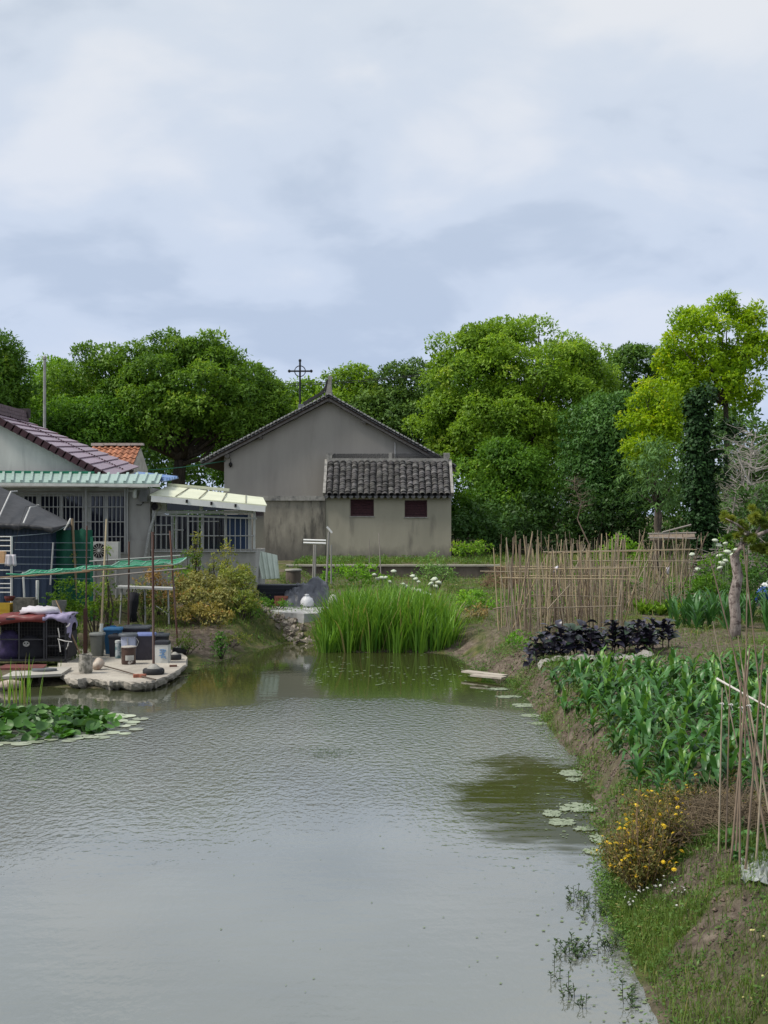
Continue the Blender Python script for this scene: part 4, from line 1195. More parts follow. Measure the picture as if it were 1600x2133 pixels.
# transom lights
mb = MB(); mb.add([(lx(346), LY+.12, lz(1063)), (lx(414), LY+.12, lz(1063)), (lx(414), LY+.12, lz(1050)), (lx(346), LY+.12, lz(1044))], [(0,1,2,3)]); build('transom_pane', mb, GLASS, sr)
mb = MB(); mb.add([(lx(422), LY+.12, lz(1063)), (lx(519), LY+.12, lz(1063)), (lx(519), LY+.12, lz(1061)), (lx(422), LY+.12, lz(1051))], [(0,1,2,3)]); build('transom_pane', mb, GLASS, sr)
mb = MB(); mb.box(lx(317), lx(345), LY+.05, LY+.16, lz(1063.5), lz(1040)); mb.box(lx(415), lx(421), LY+.07, LY+.17, lz(1063.5), lz(1050)); build('transom_panel', mb, M('white_frame', ()), sr)
mb = MB(); c = P(328, 1055, LY); mb.tube([(c.x, LY-.5, c.z), (c.x, LY+.04, c.z)], .12, 16, False); mb.tube([(c.x, LY-.5, c.z), (c.x, LY+.04, c.z)], .10, 16, False)
build('flue', mb, M('pale_pipe', ()), sr)
mb = MB(); mb.lathe([(.099, 0), (.099, .01)], 16); 
for i in range(len(mb.v)): mb.v[i] = (c.x+mb.v[i][0], LY-.46+mb.v[i][2], c.z+mb.v[i][1])
build('flue_inside', mb, M('dark_void', ()), sr)
mb = MB(); mb.tube([P(328, 1056, LY-.2), P(322, 1075, LY-.2), P(312, 1105, LY-.18), P(306, 1140, LY-.15), P(303, 1160, LY-.1)], .045, 8); build('hose', mb, M('ribbed_hose', (.48, .48, .46), (.25, .25, .24), scale=30, rough=.6), sr)
sg = thing('window_grille', None, None); sg.parent = sr; OFF[sg.name] = OFF[sr.name]
for px in list(np.arange(326, 528, 11.0)) + [362, 394, 458]:
    stick('bar', sg, (lx(px), LY-.12, lz(1150)), (lx(px), LY-.12, lz(1074 + (px-320)*.02)), .016, BARM)
for pa, pb, py in ((320, 360, 1094), (322, 360, 1113), (394, 458, 1086), (392, 458, 1116), (460, 530, 1116), (318, 536, 1149), (364, 384, 1104)):
    stick('rail', sg, (lx(pa), LY-.12, lz(py)), (lx(pb), LY-.12, lz(py)), .019, BARM)
mb = MB(); mb.bar((lx(318), LY-.12, lz(1072)), (lx(536), LY-.12, lz(1080)), .05, .05); build('top_rail', mb, M('grey_alu', ()), sr)
CREAM = M('cream_metal', (.66, .67, .50), (.57, .585, .43), scale=1.5, rough=.5, spec=.4)
fa, fb = P(312, 1030, 36.3), P(556, 1052, 36.3); ba, bb_ = P(374, 1008, 40.2), P(520, 1021, 40.2)
mb = MB(); mb.plate(fa, fb, P(548, 1036, 39.0), P(350, 1012, 39.2), .04); rf = build('roof', mb, CREAM, sr)
ba, bb_ = P(350, 1012, 39.2), P(548, 1036, 39.0)
for k in range(1, 5):
    t_ = k/5+.02
    mb = MB(); mb.bar(fa.lerp(fb, t_) + Vector((0, 0, .015)), ba.lerp(bb_, t_) + Vector((0, 0, .015)), .02, .02); build('seam', mb, M('seam_dirt', (.22, .21, .15)), rf)
mb = MB(); mb.bar(P(350, 1010, 39.3), P(478, 1021, 39.4), .25, .1); build('roof_flashing', mb, CREAM, sr)
mb = MB(); d_ = Vector((0, -.04, -.12)); mb.bar(fa+d_+Vector((.05,0,0)), fb+d_+Vector((-.04,0,0)), .06, .17); build('fascia', mb, M('white_fascia', (.74, .74, .71), (.66, .66, .63), scale=3, rough=.5), sr)
for t_ in (.32, .53, .735):
    mb = MB(); c = fa.lerp(fb, t_) + Vector((0, -.085, -.08)); mb.box(c.x-.03, c.x+.03, c.y-.02, c.y+.02, c.z-.06, c.z+.03); build('clip', mb, M('dark_void', ()), sr)

# ------------------------------------------------------------------ the yard by the water, left
PZ = .2
plat = [(128,1402),(139,1412),(160,1415),(182,1411),(205,1413),(228,1418),(252,1417),(280,1421),(303,1420),(325,1416),(348,1408),(368,1397),(386,1384),(391,1370),(374,1356),(340,1348),(270,1341),(180,1341),(140,1348),(120,1380)]
poly = [G(a_, b_, PZ) for a_, b_ in plat]
r = np.random.default_rng(201)
poly2 = []
for i, p in enumerate(poly):
    q = poly[(i+1) % len(poly)]
    for k in range(4):
        c = p.lerp(q, k/4); poly2.append((c.x + r.normal(0, .011), c.y + r.normal(0, .02)))
mb = MB(); n = len(poly2)
rings = []
for z, gl_ in ((PZ, 0.0), (PZ-.03, .02), (PZ-.09, .01), (PZ-.15, -.05), (PZ-.2, -.14)):
    cx0 = sum(p[0] for p in poly2)/n; cy0 = sum(p[1] for p in poly2)/n
    ring = []
    for x, y in poly2:
        d = Vector((x-cx0, y-cy0)).normalized(); k = gl_ + (r.normal(0, .013) if z < PZ else 0)
        ring.append((x+d.x*k, y+d.y*k, z + (r.normal(0, .012) if z < PZ else r.normal(0, .004))))
    rings.append(ring)
vs = [p for ring in rings for p in ring]
fs = [tuple(range(n))]
for i in range(4):
    for k in range(n):
        fs.append((i*n+k, (i+1)*n+k, (i+1)*n+(k+1) % n, i*n+(k+1) % n))
mb.add(vs, fs)
PLATM = M('worn_concrete', (.43, .395, .335), (.31, .28, .24), scale=1.6, rough=.95, bump=.5, bscale=18, c3=(.24, .21, .18), s3=2.2, t3=(.58, .72))
pl = build('concrete_platform', mb, PLATM)
tag(pl, 'broken-edged concrete platform at the water with bins on it', 'platform', kind='structure')
STONE = M('broken_stone', (.40, .37, .33), (.19, .165, .145), scale=7, rough=.95, bump=.5, bscale=20, objcol=True)
def stone_mesh(seed):
    r = np.random.default_rng(seed); d = randdir(14, r)*np.array([1, .8, .6])*r.uniform(.75, 1.1, (14, 1))
    import bmesh
    bm = bmesh.new()
    for p in d: bm.verts.new(p)
    bmesh.ops.convex_hull(bm, input=bm.verts)
    for v_ in [v_ for v_ in bm.verts if not v_.link_faces]: bm.verts.remove(v_)
    me = bpy.data.meshes.new('stone'); bm.to_mesh(me); bm.free(); me.materials.append(STONE); return me
SM_ = [stone_mesh(300+i) for i in range(7)]
def stones(parent, pts, smin, smax, seed, cols):
    r = np.random.default_rng(seed); off = OFF.get(parent.name, Vector((0,0,0)))
    for p in pts:
        s_ = r.uniform(smin, smax)
        o = inst('stone', SM_[r.integers(7)], parent, Vector(p)-off, tuple(r.uniform(0, 6.28, 3)), (s_, s_, s_))
        c = cols[r.integers(len(cols))]; g_ = r.uniform(.75, 1.15); o.color = (c[0]*g_, c[1]*g_, c[2]*g_, 1)
r = np.random.default_rng(211)
stones(pl, [G(r.uniform(136, 205), r.uniform(1421, 1433), 0) + Vector((0, .12, r.uniform(.0, .11))) for _ in range(44)], .03, .07, 1, [(.45,.36,.33), (.75,.68,.62), (.38,.3,.28)])
stones(pl, [G(r.uniform(205, 345), r.uniform(1428, 1433), 0) + Vector((0, .15, r.uniform(-.03, .05))) for _ in range(10)], .03, .06, 2, [(.6,.55,.5), (.45,.4,.36)])

# plank landing and loose boards
t = thing('board_landing', 'grey board jutting over the water in front of the cage', 'landing', G(72, 1404, .24))
mb = MB(); a_, b_ = G(5, 1412, .2), G(130, 1404, .22); mb.plate((a_.x, 24.75, .235), (b_.x+.02, 25.1, .25), (b_.x, 26.0, .27), (a_.x, 26.2, .25), .05); build('board', mb, M('grey_board', (.43, .41, .36), (.30, .28, .25), scale=3, rough=.9, stretch=(.3, 3, 1)), t)
mb = MB(); mb.box(b_.x-.5, b_.x-.4, 25.3, 25.4, -.3, .19); mb.box(a_.x+.2, a_.x+.3, 25.3, 25.4, -.3, .18); build('prop', mb, BARK, t)
mb = MB(); p = P(50, 1388, 25.9); mb.plate((p.x-.5, 25.6, .30), (p.x+.5, 25.55, .31), (p.x+.42, 26.1, .315), (p.x-.45, 26.15, .31), .045)
o = build('red_board', mb, M('red_board', (.17, .05, .045), (.10, .035, .03), scale=5, rough=.6), loc=(p.x, 25.9, .26)); tag(o, 'dark red board lying in front of the cage', 'board')
mb = MB(); p = P(95, 1396, 25.6)
mb.prism([(p.x+math.cos(t_)*.26, 25.5+math.sin(t_)*.16) for t_ in np.linspace(0, 6.28, 14)[:-1]], .262, .30)
o = build('grey_mat', mb, M('slate_mat', (.13, .14, .15), (.09, .095, .10), rough=.7), loc=(p.x, 25.5, .26)); tag(o, 'rounded dark grey mat on the grey board', 'mat')
mb = MB(); p = P(22, 1418, 24.6); mb.lathe([(.2, 0), (.24, .06), (.2, .14), (.08, .17)], 10, (p.x, 24.6, .02), (1, .7)); 
o = build('stone', mb, STONE, smooth=True, loc=(p.x, 24.6, 0)); o.color = (1.1, 1, .9, 1); tag(o, 'pale rounded stone at the water under the grey board', 'stone')

# dog cage under cloths
CGY = 27.3
t = thing('wire_cage', 'dark pet cage draped with a red sheet beside the leaning stick', 'cage', (P(70, 1380, CGY).x, CGY, PZ))
BLK = M('black_steel', (.018, .018, .022), (.03, .03, .034), scale=9, rough=.5)
x0, x1 = P(-22, 0, CGY).x, P(137, 0, CGY).x; z1_ = P(0, 1289, CGY).z; y1_ = CGY+.85
for a_, b_ in (((x0,CGY,PZ),(x0,CGY,z1_)), ((x1,CGY,PZ),(x1,CGY,z1_)), ((x0,y1_,PZ),(x0,y1_,z1_)), ((x1,y1_,PZ),(x1,y1_,z1_)), ((x0,CGY,z1_),(x1,CGY,z1_)), ((x0,CGY,PZ+.06),(x1,CGY,PZ+.06)),
               ((x1,CGY,z1_),(x1,y1_,z1_)), ((x0,CGY,z1_),(x0,y1_,z1_)), ((x0,y1_,z1_),(x1,y1_,z1_))):
    mb = MB(); mb.bar(a_, b_, .035, .035); build('frame_bar', mb, BLK, t)
for px in (40, 92, 97):
    mb = MB(); mb.bar((P(px,0,CGY).x, CGY, PZ+.07), (P(px,0,CGY).x, CGY, z1_), .03, .03); build('frame_bar', mb, BLK, t)
for py in (1325, 1345):
    mb = MB(); z_ = P(0, py, CGY).z; mb.bar((P(95,0,CGY).x, CGY+.004, z_), (x1, CGY+.004, z_), .025, .025); build('frame_bar', mb, BLK, t)
mb = MB(); z_ = P(0, 1332, CGY).z; mb.bar((x0, CGY+.004, z_), (P(92,0,CGY).x, CGY+.004, z_), .025, .025); build('frame_bar', mb, BLK, t)
mb = MB()
for i in range(24):
    xx = x0+(x1-x0)*(i+.5)/24; mb.bar((xx, y1_+.01, PZ+.05), (xx, y1_+.01, z1_), .007, .007)
for i in range(12):
    z_ = PZ+.05+(z1_-PZ-.05)*(i+.5)/12; mb.bar((x0, y1_+.018, z_), (x1, y1_+.018, z_), .007, .007)
o = build('wire_mesh', mb, M('wire', (.16, .15, .14), rough=.5), t); o['kind'] = 'stuff'
mb = MB(); mb.box(x0, x1, y1_+.03, y1_+.05, PZ+.02, z1_-.02); build('back_sheet', mb, M('dark_cloth', (.045, .042, .042), (.028, .026, .028), scale=4), t)
mb = MB(); mb.box(x0+.02, x1-.02, CGY+.02, y1_-.02, PZ+.025, PZ+.055); build('tray', mb, M('grey_tray', (.16, .15, .14), (.10, .095, .09), scale=4), t)
mb = MB(); c = P(62, 1350, CGY+.35)
mb.lathe([(.34, 0), (.37, .08), (.32, .24), (.22, .42), (.12, .5)], 14, (c.x, CGY+.4, PZ+.06), (1, .55)); cu = build('cushion', mb, M('dark_cushion', (.028, .027, .034), (.018, .018, .022), scale=6), t, smooth=True)
fm = M('panda_white', (.50, .49, .46)); fc = (c.x-.02, CGY+.145, PZ+.40)
mb = MB(); mb.add([(fc[0]+math.cos(a_)*.075, fc[1], fc[2]+math.sin(a_)*.062) for a_ in np.linspace(0, 6.2, 14)] , [tuple(range(14))[::-1]]); build('print', mb, fm, cu)
for dx, dz, s_ in ((-.033, .012, .017), (.033, .012, .017), (0, -.022, .01), (-.06, .055, .02), (.06, .055, .02)):
    mb = MB(); mb.add([(fc[0]+dx+math.cos(a_)*s_, fc[1]-.003, fc[2]+dz+math.sin(a_)*s_) for a_ in np.linspace(0, 5.6, 8)], [tuple(range(8))[::-1]]); build('print', mb, M('panda_black', (.012, .012, .012)), cu)
mb = MB(); c = P(18, 1352, CGY+.3); mb.lathe([(.22, 0), (.25, .15), (.2, .34), (.22, .5), (.12, .62)], 12, (c.x, CGY+.35, PZ+.06), (1, .8)); build('bundle', mb, M('purple_bundle', (.05, .035, .10), (.025, .02, .05), scale=8, bump=.5, bscale=12), t, smooth=True)
def drape(name, xa, xb, ya, yb_, ztop, fall, mat, parent, seed, nx=22, ny=14, front=.2, wr=.02, taper=0.0):
    """a cloth over a box top with its front hem hanging"""
    r = np.random.default_rng(seed); vs = []
    L = (yb_-ya) + front
    for j in range(ny+1):
        s_ = L*j/ny
        for i in range(nx+1):
            t_ = i/nx; x = xa+(xb-xa)*t_
            if s_ < front:
                y = ya - .02 - .03*math.sin(t_*9+seed); z = ztop - (front-s_)*(1 + fall*math.sin(t_*5+seed))
            else:
                y = ya + (s_-front); z = ztop
            z += wr*math.sin(t_*14+seed)*math.sin(s_*9) + r.normal(0, wr*.3) - taper*max(0, .16-t_)**1.0*2
            vs.append((x, y, z))
    fs = [(j*(nx+1)+i, j*(nx+1)+i+1, (j+1)*(nx+1)+i+1, (j+1)*(nx+1)+i) for j in range(ny) for i in range(nx)]
    me = MB(); me.add(vs, fs)
    o = build(name, me, mat, parent, smooth=True)
    md = o.modifiers.new('thick', 'SOLIDIFY'); md.thickness = .012
    return o
drape('red_cover', x0-.06, P(94,0,CGY).x, CGY-.02, y1_+.05, z1_+.07, .25, M('red_cloth', (.20, .035, .03), (.13, .025, .024), scale=3, rough=.4, spec=.5), t, 1, front=.17, wr=.018, taper=1.0)
drape('lilac_cover', P(90,0,CGY).x, x1+.06, CGY-.03, y1_+.05, z1_+.075, .5, M('lilac_cloth', (.33, .29, .42), (.24, .21, .33), scale=3, rough=.7), t, 3, nx=10, front=.12, wr=.025)
mb = MB(); vs = []
for j in range(9):
    for i in range(9):
        vs.append((x1+.03+.03*math.sin(i*1.3+j*.7), CGY-.02+(y1_-CGY)*i/8, z1_+.05-j*.042*(1+.5*math.sin(i*.8))))
mb.add(vs, [(j*9+i, j*9+i+1, (j+1)*9+i+1, (j+1)*9+i) for j in range(8) for i in range(8)]); build('side_cloth', mb, M('lilac_cloth', ()), t, smooth=True)
mb = MB(); mb.box(x1+.02, x1+.04, CGY+.04, y1_, PZ+.1, z1_-.32); build('side_sheet', mb, M('dark_cloth', ()), t)
c = P(85, 1276, CGY+.5); mb = MB(); mb.lathe([(.36, 0), (.38, .05), (.3, .11), (.12, .14)], 14, (c.x, CGY+.45, z1_+.09), (1.25, .7)); r = np.random.default_rng(77); mb.v = [(x+r.normal(0, .025), y+r.normal(0, .025), z+r.normal(0, .018)) for x, y, z in mb.v]; build('white_bundle', mb, M('white_sheet', (.60, .57, .60), (.48, .45, .49), scale=4, rough=.7), t, smooth=True)
for k, (pa, pb) in enumerate((((121, 1308), (124, 1328)), ((120, 1331), (150, 1337)), ((122, 1331), (126, 1358)), ((143, 1337), (138, 1352)), ((146, 1298), (138, 1306)))):
    mb = MB(); a_ = P(*pa, CGY-.04); b_ = P(*pb, CGY-.04); mb.tube([a_, a_.lerp(b_, .5)+Vector((.01, -.01, -.015)), b_], .012, 5); build('tie', mb, M('white_rope', (.62, .60, .57)), t)

# ------------------------------------------------------------------ bins, buckets and pots
def lathe_part(name, prof, n, c, mat, parent, sq=0., squash=(1,1), smooth=True):
    mb = MB(); mb.lathe(prof, n, c, squash, sq); o = build(name, mb, mat, parent, smooth=False)
    if smooth:
        o.data.polygons.foreach_set('use_smooth', [len(p.vertices) == 4 for p in o.data.polygons])
        md = o.modifiers.new('edge', 'EDGE_SPLIT'); md.split_angle = R(40)
    return o
def bin_(name, label, px, py, h, w, body, lid, D=None, sq=.6, taper=.8, lidw=1.08, handle=True, lidh=.05, cat='bin', n=20):
    g = G(px, py, PZ) if D is None else Vector(((px-800)*D/FPX, D, Hz((px-800)*D/FPX, D)))
    t = thing(name, label, cat, g)
    c = (g.x, g.y, g.z)
    rr = w/2
    lathe_part('body', [(rr*taper, 0), (rr*(taper+(1-taper)*.5), h*.5), (rr*.98, h*.93), (rr*1.02, h*.935), (rr*1.02, h*.97)], n, c, body, t, sq)
    if lid is not None:
        lathe_part('lid', [(rr*lidw, h*.96), (rr*lidw, h*.96+lidh*.6), (rr*lidw*.94, h*.96+lidh), (rr*.45, h*.96+lidh*1.25)], n, c, lid, t, sq)
        if handle:
            mb = MB(); mb.bar((c[0]-rr*.35, c[1], c[2]+h*.96+lidh*1.45), (c[0]+rr*.35, c[1], c[2]+h*.96+lidh*1.45), .05, .03); build('handle', mb, lid, t)
    return t
pm = lambda nm, c, **k: M(nm, c, tuple(x*.78 for x in c), scale=5, rough=k.pop('rough', .5), spec=.35, c3=tuple(x*.6+.04 for x in c), s3=3, t3=(.58, .75), **k)
bin_('dustbin', 'greenish grey lidded dustbin beside the rusty square post', 203, 1366, .50, .34, pm('bin_grey', (.17, .175, .15)), pm('bin_grey_lid', (.27, .28, .26)), sq=.45, handle=False)
bin_('dustbin', 'bright blue lidded bin behind the grey dustbin', 236, 1361, .58, .40, pm('bin_blue', (.02, .09, .19)), pm('bin_blue_lid', (.05, .20, .42)), sq=.7)
bin_('dustbin', 'small black bin between blue bin and white bucket', 240, 1367, .46, .28, pm('bin_black', (.02, .021, .028)), pm('bin_black', ()), sq=.7)
bin_('dustbin', 'tall charcoal bin with blue-violet lid behind the tyre-based post', 303, 1373, .56, .42, pm('bin_char', (.042, .038, .052)), pm('bin_violet_lid', (.16, .20, .42)), sq=.8, lidw=1.1, handle=False)
bin_('dustbin', 'wide dark bin with slate lid at the back of the group', 285, 1355, .56, .62, pm('bin_char', ()), pm('bin_slate_lid', (.09, .10, .115)), sq=.75)
bin_('dustbin', 'low black bin right of the charcoal bin', 336, 1362, .44, .34, pm('bin_black', ()), pm('bin_slate_lid', ()), sq=.8)
t = bin_('bucket', 'pale blue bucket with wide black lid behind the paint can', 270, 1374, .56, .40, pm('bucket_pale', (.42, .46, .60)), pm('bin_slate_lid', ()), sq=.25, lidw=1.22, cat='bucket', handle=False)
g = OFF[t.name]; mb = MB(); mb.bar(g+Vector((0, -.215, .5)), g+Vector((0, -.18, .2)), .01, .06); build('label_strip', mb, M('label_white', (.5, .49, .45)), t)
mb = MB(); k = [g + Vector((.21*math.cos(a_), -.12, .5+.12*math.sin(a_)-.1)) for a_ in np.linspace(-.3, .8, 6)]; mb.tube([g+Vector((.17, -.13, .5)), g+Vector((.23, -.15, .42)), g+Vector((.2, -.16, .33)), g+Vector((.13, -.17, .26))], .009, 5); build('bail', mb, M('label_white', ()), t)
bin_('canister', 'slim white and teal canister beside the pale blue bucket', 246, 1371, .36, .13, M('canister', (.42, .46, .45), (.10, .17, .18), scale=9, rough=.5, contrast=(.45, .55)), pm('canister_cap', (.5, .52, .5)), sq=0, taper=.98, handle=False, cat='canister', n=14)
t = thing('paint_can', 'brown paint can with dripped white label in front of the bins', 'can', G(268, 1383, PZ)); g = OFF[t.name]
lathe_part('body', [(.145, 0), (.155, .02), (.155, .34), (.165, .345), (.165, .365)], 22, g, M('paint_brown', (.085, .05, .04), (.05, .032, .028), scale=5, rough=.4, c3=(.5, .47, .43), s3=4.5, t3=(.60, .64)), t)
lathe_part('lid', [(.16, .366), (.155, .385), (.02, .39)], 22, g, M('paint_lid', (.46, .43, .38), (.30, .27, .24), scale=6), t)
mb = MB(); k = 7
vs = []
for zz_ in (.09, .2):
    for i in range(k): 
        a_ = R(-105+i*12.); vs.append((g.x+math.cos(a_)*.158, g.y+math.sin(a_)*.158, g.z+zz_))
mb.add(vs, [(i, i+1, k+i+1, k+i) for i in range(k-1)]); build('label', mb, M('label_white', ()), t)
t = bin_('bucket', 'square white bucket with blue brush marks and black lid', 338, 1380, .42, .32, pm('bucket_white', (.62, .62, .58)), pm('bin_black', ()), sq=.85, taper=.93, lidw=1.05, cat='bucket', handle=False, lidh=.07)
g = OFF[t.name]
for k, (ax_, az_, bx_, bz_) in enumerate(((-.03, .30, .09, .29), (-.05, .23, .07, .27), (-.06, .17, .06, .19), (-.02, .12, .08, .15), (.03, .31, -.01, .12), (.09, .28, .02, .2), (-.05, .3, .0, .24), (.0, .2, .09, .1))):
    mb = MB(); mb.bar(g+Vector((ax_+.02, -.158+az_*-.02, az_)), g+Vector((bx_+.02, -.158+bz_*-.02, bz_)), .012, .016); build('blue_mark', mb, M('blue_ink', (.10, .22, .42), (.2, .32, .5), scale=20), t)
t = thing('wire_stand', 'thin white wire stand beside the square white bucket', 'stand', G(351, 1380, PZ)); g = OFF[t.name]
for a_, b_ in (((0,0,0),(0,0,.38)), ((0,0,.38),(.0,.25,.4)), ((0,.25,0),(0,.25,.4)), ((0,0,.38),(-.1,0,.4))):
    mb = MB(); mb.tube([g+Vector(a_), g+Vector(b_)], .011, 6); build('wire', mb, M('label_white', ()), t)
# tyre feet
RUB = M('tyre_rubber', (.018, .018, .02), (.03, .03, .033), scale=10, rough=.7)
def tyre(name, label, px, py, w, cone=.1, cat='tyre base', post=None):
    g = G(px, py, PZ); t = thing(name, label, cat, g); rr = w/2
    lathe_part('tyre', [(rr*.55, 0), (rr*.92, .0), (rr, .03), (rr, .085), (rr*.9, .115), (rr*.7, .12)], 22, g, RUB, t)
    lathe_part('concrete_fill', [(rr*.72, .1), (rr*.5, .1+cone*.5), (rr*.18, .1+cone)], 16, g, M('cement_fill', (.33, .32, .29), (.22, .21, .19), scale=8, rough=.95, bump=.4), t)
    return t, g
RUST = M('rusty_steel', (.13, .055, .038), (.075, .035, .028), scale=7, rough=.85, stretch=(1,1,.2), c3=(.22, .20, .19), s3=2.0, t3=(.55, .62))
t, g = tyre('tyre_post', 'tall rusty post standing in a concrete-filled tyre at platform edge', 320, 1404, .44, .11, 'post')
stick('post', t, g+Vector((0, 0, .15)), P(318, 1108, g.y), .026, RUST)
tyre('post_footing', 'concrete-filled tyre behind the wire stand', 364, 1374, .30, .07)
tyre('post_footing', 'concrete-filled tyre farthest back at the grassy edge', 374, 1359, .34, .06)
# pots
t = thing('mortar_pot', 'stained cylindrical cement pot at the front of the platform', 'pot', G(178.5, 1402, PZ)); g = OFF[t.name]
lathe_part('body', [(.125, 0), (.14, .05), (.143, .2), (.132, .33), (.138, .37), (.135, .385), (.115, .384), (.11, .3)], 20, g, M('mortar', (.36, .335, .29), (.15, .145, .12), scale=11, rough=.95, bump=.7, bscale=26, contrast=(.42, .58)), t)
t = thing('tipped_pot', 'tipped off-white plastic pot beside the cement pot', 'pot', G(204, 1395, PZ)); g = OFF[t.name]
mb = MB(); mb.lathe([(.03, -.12), (.09, -.1), (.105, .02), (.11, .1), (.095, .1), (.085, 0)], 14)
m3 = Euler((R(-52), R(28), 0)).to_matrix()
mb.v = [tuple(m3 @ Vector(v_) + g + Vector((0, 0, .105))) for v_ in mb.v]; build('body', mb, M('old_plastic', (.55, .50, .42), (.30, .20, .15), scale=5, rough=.6), t, smooth=True)
mb = MB(); a_ = G(213, 1391, PZ)+Vector((0,0,.05)); b_ = G(325, 1419, PZ)+Vector((0,0,.03)); mb.tube([a_, a_.lerp(b_, .35)+Vector((0,0,.0)), a_.lerp(b_, .7)+Vector((0,0,-.01)), b_], .014, 6)
o = build('stick', mb, M('dark_stick', (.10, .075, .055), (.06, .045, .035)), loc=a_); tag(o, 'dark stick lying across the platform from the tipped pot', 'stick')
BRK = M('brick_red', (.36, .14, .09), (.24, .09, .06), scale=10, rough=.9, bump=.3)
for px, py, rz, lab in ((284, 1411, .3, 'red brick under the stick, nearer the pots'), (297, 1411, -.2, 'red brick under the stick, nearer the tyre post')):
    g = G(px, py, PZ); mb = MB(); mb.obox(g+Vector((0, 0, .032)), (.12, .1, .065), Matrix.Rotation(rz, 3, 'Z')); o = build('brick', mb, BRK, loc=g); tag(o, lab, 'brick', 'bricks on the platform')
g = G(361, 1389, PZ); mb = MB(); mb.obox(g+Vector((0, 0, .02)), (.16, .08, .04), Matrix.Rotation(.2, 3, 'Z')); o = build('brick', mb, M('brick_brown', (.17, .09, .06), (.11, .06, .045)), loc=g); tag(o, 'flat brown brick at the right end of the platform', 'brick', 'bricks on the platform')

# ------------------------------------------------------------------ poles and green netting
BAM = M('bamboo', (.44, .34, .20), (.30, .225, .135), scale=4, rough=.6, objcol=True, stretch=(1,1,3))
def lone(name, label, cat, pa, pb, D0, D1, r_, mat, bam=False, extra=None):
    a_ = P(*pa, D0); b_ = P(*pb, D1)
    t = thing(name, label, cat, a_); stick('shaft', t, a_-Vector((0,0,.1)), b_, r_, mat, bam)
    if extra: extra(t, a_, b_)
    return t
def brown_sleeve(t, a_, b_):
    mb = MB(); c = a_; mb.box(c.x-.04, c.x+.04, c.y-.04, c.y+.04, c.z-.05, c.z+1.02); build('sleeve', mb, M('rust_box', (.085, .04, .03), (.06, .03, .024), rough=.8), t)
lone('rusty_post', 'brown square rusty post with a thin rod on top beside grey dustbin', 'post', (178, 1360), (181, 1095), 28.6, 28.6, .017, RUST, extra=brown_sleeve)
lone('rusty_post', 'thin rusty post behind the pale blue bucket', 'post', (267, 1330), (269, 1128), 30.2, 30.2, .022, RUST)
lone('rusty_post', 'leaning rusty post at the grassy end of the platform', 'post', (371, 1349), (354, 1106), 29.6, 30.4, .024, RUST)
def white_sleeve(t, a_, b_):
    stick('sleeve', t, a_, a_.lerp(b_, .12), .045, M('white_plastic', ()))
lone('bamboo_post', 'pale bamboo post with white foot behind the grey dustbin', 'pole', (210, 1330), (222, 1078), 30.0, 30.6, .032, M('bamboo_pale', (.50, .40, .26), (.38, .29, .18), scale=4, rough=.6), True, white_sleeve)
lone('bamboo_post', 'short weathered stake beside the green mesh fence', 'pole', (162, 1250), (150, 1080), 33, 33, .035, M('stake', (.33, .24, .15), (.22, .16, .10), scale=4))
lone('leaning_stick', 'brown stick leaning from the cage top to the platform', 'stick', (172, 1364), (116, 1249), 27.4, 28.1, .024, M('bamboo_brown', (.26, .18, .10), (.17, .115, .07), scale=5, rough=.7), True)
lone('white_post', 'thick white post behind the cage', 'post', (77, 1300), (78, 1209), 30.5, 30.5, .04, M('white_plastic', ()))
lone('white_post', 'thin white post beside the blue sheet wall', 'post', (52, 1260), (48, 1192), 30.8, 30.8, .025, M('white_plastic', ()))
lone('metal_pole', 'bent grey metal pole in front of the green mesh fence', 'pole', (105, 1210), (111, 1130), 32, 32, .022, BARM)
def net_mat():
    mt = bpy.data.materials.new('green_net'); mt.use_nodes = True; N = mt.node_tree.nodes; L = mt.node_tree.links
    b = N['Principled BSDF']; b.inputs['Base Color'].default_value = (.035, .30, .16, 1); b.inputs['Roughness'].default_value = .6
    t_ = N.new('ShaderNodeTexCoord'); s_ = N.new('ShaderNodeTexNoise'); s_.inputs['Scale'].default_value = 45; L.new(t_.outputs['Object'], s_.inputs['Vector'])
    mr_ = N.new('ShaderNodeMapRange'); mr_.inputs['From Min'].default_value = .4; mr_.inputs['From Max'].default_value = .6; mr_.inputs['To Min'].default_value = .35; mr_.inputs['To Max'].default_value = .8
    L.new(s_.outputs['Fac'], mr_.inputs['Value']); L.new(mr_.outputs[0], b.inputs['Alpha'])
    return mt
NET = net_mat()
HOOP = M('net_hoop', (.42, .62, .50), (.3, .5, .4), rough=.5)
